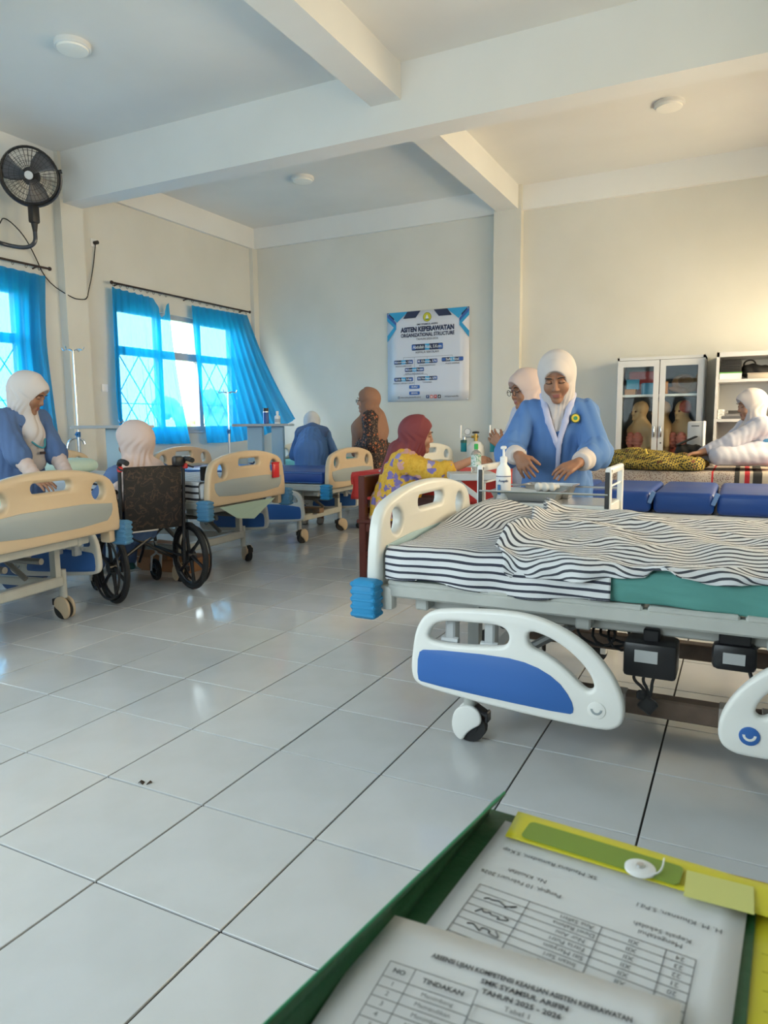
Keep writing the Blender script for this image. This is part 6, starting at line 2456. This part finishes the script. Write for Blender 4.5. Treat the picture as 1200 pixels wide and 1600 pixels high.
for (x0, z0, x1, z1) in ((-.335, hh - .578, .345, hh - .576), (-.335, hh - .608, -.335, hh - .578), (.345, hh - .60, .345, hh - .578), (0, hh - .608, 0, hh - .578), (-.18, hh - .93, -.18, hh - .578), (-.335, hh - .80, .0, hh - .798), (0, hh - .825, 0, hh - .80)):
    flat('chart_line', [(x0 - .0015, z0 - .0015), (x1 + .0015, z0 - .0015), (x1 + .0015, z1 + .0015), (x0 - .0015, z1 + .0015)], LINE, 0)
btext('www.smksyamsularifin.sch.id', -.235, -hh + .052, .028, PRINTK, 0, .28)
btext('smksyamsularifin', .335, -hh + .055, .028, PRINTK, 0, .19)
flat('web_icon', [(-.405 + .018 * math.cos(a), -hh + .052 + .018 * math.sin(a)) for a in np.linspace(0, 2 * PI, 16, endpoint=False)], LINE, 0)
for k, (m_, ch_) in enumerate(((mat('icon_navy', (.02, .05, .16), .5), 'f'), (mat('icon_coral', (.62, .20, .16), .5), 'o'), (mat('icon_red', (.50, .05, .05), .5), '>'), (mat('icon_black', (.015, .015, .02), .5), 'd'))):
    xx = .005 + .054 * k
    flat('icon_tile', rrect(xx - .021, xx + .021, -hh + .034, -hh + .078, .008, 3), m_, 1)
    btext(ch_, xx, -hh + .056, .036, PRINTW, .001)
for sx in (-1, 1):
    for sz in (-1, 1):
        MB().cyl((sx * (hw - .018), -.001, sz * (hh - .018)), (sx * (hw - .018), -.006, sz * (hh - .018)), .007, n=10).build('eyelet', STAINLESS, bn)

# ================================================================== OXYGEN CYLINDERS
OXY = mat('cylinder_white', (.66, .68, .68), .4)
BRASS = mat('brass', (.45, .30, .08), .3, 1.0)
AQUA = mat('humidifier_blue', (.02, .33, .42), .15, trans=.3)
for (x, y, label) in ((-2.80, 7.93, 'white oxygen cylinder with brass valve left of the column'), (-2.44, 7.93, 'white oxygen cylinder half hidden behind the bespectacled nurse')):
    t = thing('oxygen_cylinder', label, 'cylinder', (x, y, 0), 0, 'oxygen cylinders')
    MB().lathe([(.10, .03), (.105, .05), (.105, .80), (.095, .86), (.06, .905), (.03, .915)], n=28).build('body', OXY, t)
    MB().cyl((0, 0, .91), (0, 0, 1.0), .022, n=14).cyl((-.05, 0, .965), (.03, 0, .965), .016, n=10).build('valve', BRASS, t)
    MB().lathe([(.04, 1.005), (.045, 1.012), (.04, 1.025), (.01, 1.03)], n=10).build('hand_wheel', BLACK_PLASTIC, t)
    MB().cyl((-.05, 0, .965), (-.16, 0, .965), .011, n=10).cyl((-.14, 0, .965), (-.14, 0, .93), .02, n=12).build('regulator', STAINLESS, t)
    MB().cyl((-.10, -.012, 1.025), (-.10, .018, 1.025), .040, n=22).build('gauge', CHROME, t)
    MB().cyl((-.10, -.014, 1.025), (-.10, -.011, 1.025), .033, n=20).build('gauge_face', WHITE_PLASTIC, t)
    MB().lathe([(.034, .79), (.036, .795), (.036, .895), (.03, .90)], (-.15, 0, 0), n=18).build('humidifier', AQUA, t)
    MB().lathe([(.038, .895), (.038, .925), (.02, .93)], (-.15, 0, 0), n=18).build('humidifier_cap', mat('dark_green_cap', (.01, .09, .08), .5), t)
    MB().cyl((-.185, -.01, .95), (-.185, -.01, 1.10), .012, n=10).build('flow_tube', WHITE_PLASTIC, t)
    MB().lathe([(.13, 0), (.13, .03), (.11, .035)], n=24).build('base_ring', BLACK_PLASTIC, t)

# ================================================================== OVERBED TABLES, DRIP STANDS, TAP
PALE_BLUE = mat('pale_blue_laminate', (.42, .60, .72), .5)
TOPW = mat('white_laminate', (.68, .72, .74), .35)


def overbed(label, c, rz, w, cols, d=.38):
    t = thing('overbed_table', label, 'table', (c[0], c[1], 0), rz, 'overbed tables by the windows')
    MB().rbox((0, 0, 1.125), (w, d, .028), .005, 1).build('table_top', TOPW, t)
    MB().rbox((0, -d / 2 - .003, 1.125), (w, .006, .03), .002, 1).build('edge_band', mat('edge_grey', (.40, .42, .44), .4), t)
    for (x, ww) in cols:
        MB().rbox((x, 0, .60), (ww, .10, 1.02), .005, 1).build('column', PALE_BLUE, t)
        MB().rbox((x, 0, .06), (ww + .05, d, .05), .008, 1).build('foot', WHITE_STEEL, t)
        for s in (-1, 1):
            MB().cyl((x - .015, s * (d / 2 - .04), .025), (x + .015, s * (d / 2 - .04), .025), .025, n=12).build('caster', BLACK_RUBBER, t)
    return t


overbed('pale blue overbed table beside the column behind the wheelchair', (-5.36, 4.90), .464, .66, ((.02, .16), ))
overbed('white overbed table with flask and bottle under the blowing curtain', (-5.10, 6.93), .40, .66, ((-.10, .18), (.17, .14)))


def drip_stand(label, x, y, z1, hooks=.05):
    t = thing('drip_stand', label, 'stand', (x, y, 0), .3, 'drip stands')
    MB().cyl((0, 0, .06), (0, 0, 1.05), .014, n=12).build('lower_pole', STAINLESS, t)
    MB().cyl((0, 0, 1.0), (0, 0, z1), .008, n=10).build('upper_pole', CHROME, t)
    for k in range(4):
        a = k * PI / 2
        MB().tube(smooth_path([(0, 0, z1 - .01), (.06 * math.cos(a), .06 * math.sin(a), z1 + .01), (.10 * math.cos(a), .10 * math.sin(a), z1 - .01), (.115 * math.cos(a), .115 * math.sin(a), z1 + .025)]), .005, 6).build('hook', CHROME, t)
    MB().cyl((0, 0, 1.03), (0, 0, 1.08), .022, n=12).cyl((0, -.04, 1.055), (0, 0, 1.055), .012, n=10).build('clamp', mat('clamp_blue', (.03, .20, .48), .4), t)
    for k in range(5):
        a = k * 2 * PI / 5
        MB().tube([(0, 0, .075), (.20 * math.cos(a), .20 * math.sin(a), .05)], .012, 8).ball((.20 * math.cos(a), .20 * math.sin(a), .025), .025, 10, 8).build('foot', STAINLESS, t)
    return t


drip_stand('chrome drip stand beside the column left of the far window', -5.70, 4.78, 1.85)
drip_stand('slim drip stand in front of the blowing curtain', -5.32, 6.555, 1.50)
drip_stand('short drip stand in front of the left curtain of the far window', -5.64, 5.36, 1.17)
t = thing('flask', 'dark blue steel flask on the overbed table under the blowing curtain', 'flask', (-5.07, 6.94, 1.1395), 0)
MB().lathe([(.030, 0), (.033, .004), (.033, .13), (.032, .135)], n=22).build('body', mat('flask_blue', (.02, .06, .20), .3, .4), t)
MB().lathe([(.033, .135), (.033, .145)], n=22).build('steel_band', STAINLESS, t)
MB().lathe([(.032, .145), (.032, .18), (.028, .185)], n=22).build('cap', BLACK_PLASTIC, t)
bottle('white bottle beside the blue flask on the overbed table', (-4.95, 7.00, 1.1395), .034, .115, WHITE_PLASTIC, WHITE_PLASTIC, neck=.4, band=(.15, .5, mat('grey_band', (.45, .47, .5), .5)))
t = thing('kidney_dish', 'steel dish with dark instruments on the bed under the overbed table', 'dish', tuple(on_bed(BED3, 1.30, -.30, .6935)), .2)
MB().lathe([(.07, 0), (.10, .03), (.105, .03), (.072, -.001)], n=20).build('pan', STAINLESS, t)
MB().tube([(-.04, 0, .03), (.05, .02, .035)], .008, 6).ball((.03, .0, .035), .022, 10, 6).build('instrument', BLACK_PLASTIC, t)

tp = thing('water_tap', 'chrome gooseneck tap beside the left column', 'tap', (-6.12, 5.02, 0), 0)
MB().tube(smooth_path([(0, -.04, .70), (0, -.04, .92), (.02, -.01, 1.0), (.05, .05, 1.02), (.08, .10, .99), (.085, .11, .95)], 2), .012, 10).build('spout', CHROME, tp)
MB().cyl((0, -.04, .64), (0, -.04, .74), .02, n=14).build('body', CHROME, tp)
MB().rbox((-.0, .04, .60), (.38, .50, .06), .02, 2).build('basin', mat('basin_white', (.7, .7, .7), .2), tp)
MB().rbox((0, .04, .29), (.30, .40, .57), .01, 1).build('cabinet', WHITE_STEEL, tp)

# ================================================================== SMALL THINGS ON AND UNDER THE BEDS
v = on_bed(BED2, .06, -.33, .83)
t = thing('remote_holder', 'red plastic holder hooked in the end board slot beside the blue bed', 'holder', tuple(on_bed(BED2, -.028, -.335, .775)), BED2.rotation_euler.z)
MB().rbox((-.012, 0, .0), (.022, .085, .115), .008, 2).build('pouch', mat('holder_red', (.50, .012, .02), .35), t)
MB().rbox((-.012, 0, .060), (.026, .09, .012), .004, 1).build('rim', mat('holder_red'), t)
t = thing('tablet_case', 'small black case seen through the end board slot beside the wheelchair', 'case', tuple(on_bed(BED2, .12, .33, .745)), BED2.rotation_euler.z)
MB().rbox((0, 0, .05), (.03, .11, .10), .006, 1).build('body', BLACK_PLASTIC, t)
MB().rbox((-.016, 0, .05), (.002, .09, .08), .001, 1).build('front_panel', BAG, t)


def striped_sheet_on(bed, label, x0, x1, z, m, side):
    def pos(u, v):
        s = v * 1.15
        x = x0 + (x1 - x0) * u
        y, zz = .46 - s, z + .012 * nz(x, s, 3, 5)
        if s > .92:
            q = s - .92
            y = -.462 - .01 * math.sin(x * 22)
            zz = z - q * .55
        return (x, side * y, zz)
    o = cloth_grid('bed_sheet', 50, 50, pos, lambda u, v, p, a: (u, a), m, .003)
    o.location = bed.location
    o.rotation_euler = bed.rotation_euler
    return tag(o, label, 'sheet', 'loose sheets on the left beds')


striped_sheet_on(BED2, 'white sheet with dark stripes on the bed beside the wheelchair', .08, 1.2, .738, stripe_mat('dark_striped_cotton', .045, (.04, .04, .05), (.66, .67, .70), .35), -1)
striped_sheet_on(BED1, 'pale green sheet on the bed under the standing nurse', .1, 1.4, .708, PALE_GREEN, 1)
# green pad slung under the end of the second bed
cl = MB().add([(-.02, -.34, .56), (-.02, .38, .56), (.02, .12, .45), (.02, -.10, .42)], [(0, 1, 2, 3)]).build('green_cloth', mat('mint_cloth', (.42, .56, .47), .8), None, BED2.location, BED2.rotation_euler, smooth=False)
cl.modifiers.new('t', 'SOLIDIFY').thickness = .004
tag(cl, 'mint green cloth hanging below the end board beside the wheelchair', 'cloth')
carton('flat brown cardboard box on the floor under the second left bed', (-4.02, 4.22, 0), (.50, .30, .10), CARD, .1, group='cardboard boxes under the beds', lid=CARD)
carton('brown cardboard box stacked on the flat box under the second left bed', (-4.12, 4.20, .1005), (.40, .26, .09), CARD, -.1, group='cardboard boxes under the beds', lid=CARD)
tb2 = MB().rbox((0, 0, 0), (1.5, .09, .05), .004, 1).build('timber_beam', mat('rough_timber', (.20, .125, .075), .7, mottle=(10, .3)), None, tuple(on_bed(BED3, 1.0, .15, .288)), BED3.rotation_euler)
tag(tb2, 'rough brown timber beam resting on the base of the blue mattress bed', 'beam')
# patient bundle on the far bed
bz = Soft().chain([(-.35, 0, .05), (.0, 0, .08), (.35, 0, .06)], [.09, .12, .10], .05).disp(lambda P: .008 * np.sin(P[:, 0] * 40 + 20 * P[:, 1])).cut_fn(lambda P: P[:, 2] - .003, .004)
tag(link_mesh('batik_bundle', soft_mesh('batik_bundle', [bz.surf(.012)]), ramp_mat('brown_batik', lambda n, L, tc: ramp(n, L, tex(n, L, 'Voronoi', tc.outputs['Object'], 40).outputs['Distance'], [(0, (.35, .22, .12)), (.3, (.08, .04, .025))]), .8), None, tuple(on_bed(BED4, .55, .10, .693)), BED4.rotation_euler), 'brown batik bundle on the bed behind the bending nurse', 'cloth')
# crumb of dried leaf on the floor
lf = MB().grid(lambda u, v: ((u - .5) * .045, (v - .5) * .018 * (1 - abs(2 * u - 1) ** 2 * .8), .003 + .006 * math.sin(u * 9)), 6, 3).build('dry_leaf', mat('dry_leaf_brown', (.05, .03, .02), .9), None, (-1.66, 1.565, .0), (0, 0, .4))
lf.modifiers.new('t', 'SOLIDIFY').thickness = .002
tag(lf, 'tiny dark dry leaf lying on the tile joint', 'leaf')

# ================================================================== FOLDER AND PAPERS IN FRONT
PZ = .760
dk = thing('writing_desk', 'small reddish wooden desk under the green folder in front', 'desk', (-.03, .36, 0), 0)
MB().rbox((.09, .0, .742), (.56, .57, .022), .006, 1).build('desk_top', mat('desk_veneer', (.30, .10, .055), .45, mottle=(8, .2)), dk)
for sx in (-.10, .33):
    for sy in (-.22, .18):
        MB().rbox((sx, sy, .366), (.03, .03, .73), .004, 1).build('leg', FRAME_DARK, dk)
FOLD_G = mat('folder_dark_green', (.012, .085, .030), .4, bump=(90, .05))
FOLD_L = mat('folder_green_edge', (.03, .30, .14), .4)
fo = thing('green_folder', 'open dark green folder holding the printed sheets in front', 'folder', (-.09, .44, PZ - .004), -.035)
MB().rbox((-.102, .440, PZ - .004), (.240, .390, .003), .001, 1, Matrix.Rotation(-.06, 3, 'Z')).build('back_cover', FOLD_G, fo)


def flap(u, v):
    a = Vector((-.209 - .022 * v, .632 - .40 * v, PZ - .002))
    b = Vector((-.193 - .056 * v, .638 - .40 * v, PZ + .020 + .006 * v))
    return a.lerp(b, u) + Vector((-.004 * math.sin(u * PI), 0, 0))


fo.location = (0, 0, 0)
fo.rotation_euler = (0, 0, 0)
fl = MB().grid(flap, 4, 14).build('raised_cover', FOLD_G, fo, angle=3)
fl.modifiers.new('t', 'SOLIDIFY').thickness = .0025
MB().tube([flap(1, k / 14) for k in range(15)], .0012, 6).build('cover_edge', FOLD_L, fo)
PAPER = mat('print_paper', (.70, .70, .71), .75)
INK = mat('print_ink', (.06, .06, .065), .8)


def page(label, c, rz, w, h, z, curl=None):
    t = thing('printed_sheet', label, 'paper', (c[0], c[1], z), rz, 'printed sheets in the green folder')
    def f(u, v):
        x, y = (u - .5) * w, (v - .5) * h
        return (x, y, curl(u, v) if curl else 0)
    o = MB().grid(f, 12, 16).build('leaf', PAPER, t, angle=3)
    o.modifiers.new('t', 'SOLIDIFY').thickness = .0004
    return t


def ptext(t, s, x, y, size, rot=0., weight=0., align='CENTER', maxw=None, z=.0009):
    me = text_mesh('lettering', s, size, align, 0, weight, maxw)
    me.transform(Matrix.Rotation(rot, 4, 'Z'))
    link_mesh('lettering', me, INK, t, (x, y, z))


def rules(t, xs, ys, th=.00055, z=.0008):
    for y in ys:
        MB().bb(xs[0], xs[-1], y - th / 2, y + th / 2, z, z + .0001).build('table_rule', INK, t, smooth=False)
    for x in xs:
        MB().bb(x - th / 2, x + th / 2, min(ys), max(ys), z, z + .0001).build('table_rule', INK, t, smooth=False)


# sheet printed upside down towards the camera: signatures at the far edge, table nearer
s1 = page('printed table sheet lying upside down in the green folder', (-.0935, .4665), -.075, .21, .297, PZ)
ptext(s1, 'SK Maulana Ramadani, S.Kep', -.048, .104, .0072, PI)
ptext(s1, 'Ns. Kholifah', -.058, .078, .0068, PI)
ptext(s1, 'Penguji, 10 Februari 2026', -.060, .072 - .006, .0068, PI)
ptext(s1, 'H. M. Khusnan, S.Pd.I', .060, .088, .0072, PI)
ptext(s1, 'Mengetahui', .052, .057, .0068, PI)
ptext(s1, 'Kepala Sekolah', .052, .065, .0068, PI)
tx = [-.088, -.045, .012, .058, .078]
ty = [.048 - .0088 * k for k in range(13)]
rules(s1, tx, ty)
nm = ['Ana Safitri', 'Dewi Rahma', 'Nur Aini', 'Fitria Putri', 'Siti Maryam', 'Intan Sari', 'Laila Fauzia', 'Rina Wati', 'Yuni Astuti', 'Zahra Amel', 'Mega Lestari', 'Putri Ayu']
for k in range(12):
    y = (ty[k] + ty[k + 1]) / 2
    ptext(s1, nm[k], -.006, y, .0062, PI)
    ptext(s1, 'XII', .036, y, .0062, PI)
    ptext(s1, str(24 - k), .068, y, .0062, PI)
rs_ = random.Random(3)
for k in range(5):                                  # signatures
    y = ty[1 + 2 * k] - .004
    pts = [(-.068 + .004 * q * (1 if q % 2 else .7) - .010, y + .004 * rs_.uniform(-1, 1), .0009) for q in range(9)]
    MB().tube(smooth_path(pts, 2), .00045, 4).build('signature', INK, s1)

s2 = page('printed attendance sheet lying over the folder corner nearest the camera', (-.118, .301), .035, .21, .30, PZ + .008)
ptext(s2, 'ABSENSI UJIAN KOMPETENSI KEAHLIAN ASISTEN KEPERAWATAN', .011, .1215, .0060, 0, .0002, maxw=.134, z=.0014)
ptext(s2, 'SMK SYAMSUL ARIFIN', .011, .1135, .0060, 0, .0002, z=.0014)
ptext(s2, 'TAHUN 2025 - 2026', .011, .1055, .0060, 0, .0002, z=.0014)
ptext(s2, 'Tabel 1', .011, .0975, .0058, z=.0014)
X2 = [-.080, -.061, -.017, .090]
Y2 = [.104, .090] + [.090 - .0088 * k for k in range(1, 24)]
rules(s2, X2[:3], Y2, z=.0022)
rules(s2, X2[2:], [.0925, .0800] + Y2[4:], z=.0016)
ptext(s2, 'NO', -.0705, .097, .0056, 0, .0002, z=.0024)
ptext(s2, 'TINDAKAN', -.039, .097, .0056, 0, .0002, z=.0022)
ptext(s2, 'NAMA PESERTA', .034, .086, .0056, 0, .0002, z=.0018)
for k in range(20):
    ptext(s2, str(k + 1), -.0705, .0856 - .0088 * k, .0054, z=.0024)
    ptext(s2, 'Memandikan' if k % 2 else 'Menimbang', -.039, .0856 - .0088 * k, .0048, z=.0022)
    if k > 1:
        ptext(s2, 'Siti, Nur F', -.002, .0856 - .0088 * k, .0048, z=.0018)

# yellow string envelope behind the folder
YEL = mat('yellow_plastic', (.68, .60, .035), .3, trans=0)
YEL_L = mat('pale_yellow_plastic', (.62, .62, .20), .35)
ye = thing('yellow_envelope', 'yellow plastic string envelope tucked around the folder sheets', 'envelope', (0, 0, 0), 0)
MB().rbox((.125, .470, PZ - .0075), (.24, .335, .003), .001, 1).build('back_panel', YEL, ye)


def yflap(u, v):
    # folded edge: from the back panel over the far edge onto the sheets
    x = -.178 + u * .245
    yf = .634 - .022 * u
    if v < .5:
        q = v / .5
        return (x, yf + .006 * math.sin(q * PI), PZ - .006 + q * .012)
    q = (v - .5) / .5
    return (x, yf - q * (.042 - .004 * u), PZ + .006 - .002 * q)


yf_ = MB().grid(yflap, 20, 10).build('folded_flap', YEL, ye, angle=3)
yf_.modifiers.new('t', 'SOLIDIFY').thickness = .0008
me = plate_mesh('green_patch', [rrect(-.163, -.028, .584, .612, .005)], .0008, 0, 1, 'XY')
me.transform(Matrix.Translation((.0955, -.598, 0)))
link_mesh('green_patch', me, mat('olive_patch', (.20, .30, .035), .4), ye, (-.0955, .600, PZ + .0072), (0, 0, -.09))
MB().rbox((.0, .588, PZ + .0066), (.05, .036, .0006), .0002, 1).build('clear_corner', YEL_L, ye)
MB().lathe([(.0125, 0), (.0125, .0015), (.009, .003), (.006, .003)], (-.060, .588, PZ + .008), n=24).build('button', WHITE_PLASTIC, ye)
MB().lathe([(.0035, .003), (.003, .005), (.001, .0052)], (-.060, .588, PZ + .008), n=14).build('rivet', STAINLESS, ye)
MB().tube(smooth_path([(-.055, .583, PZ + .0095), (-.047, .583, PZ + .010), (-.043, .592, PZ + .011), (-.043, .606, PZ + .012)], 2), .0008, 6).build('string', WHITE_PLASTIC, ye)
for k in range(11):
    MB().bb(.03, .115, .545 - .019 * k, .5456 - .019 * k, PZ - .0059, PZ - .0056).build('ruled_line', mat('ruled_ochre', (.45, .38, .03), .6), ye, smooth=False)
MB().bb(.03, .115, .425, .432, PZ - .0058, PZ - .0054).build('ruled_band', mat('band_amber', (.66, .42, .02), .5), ye, smooth=False)
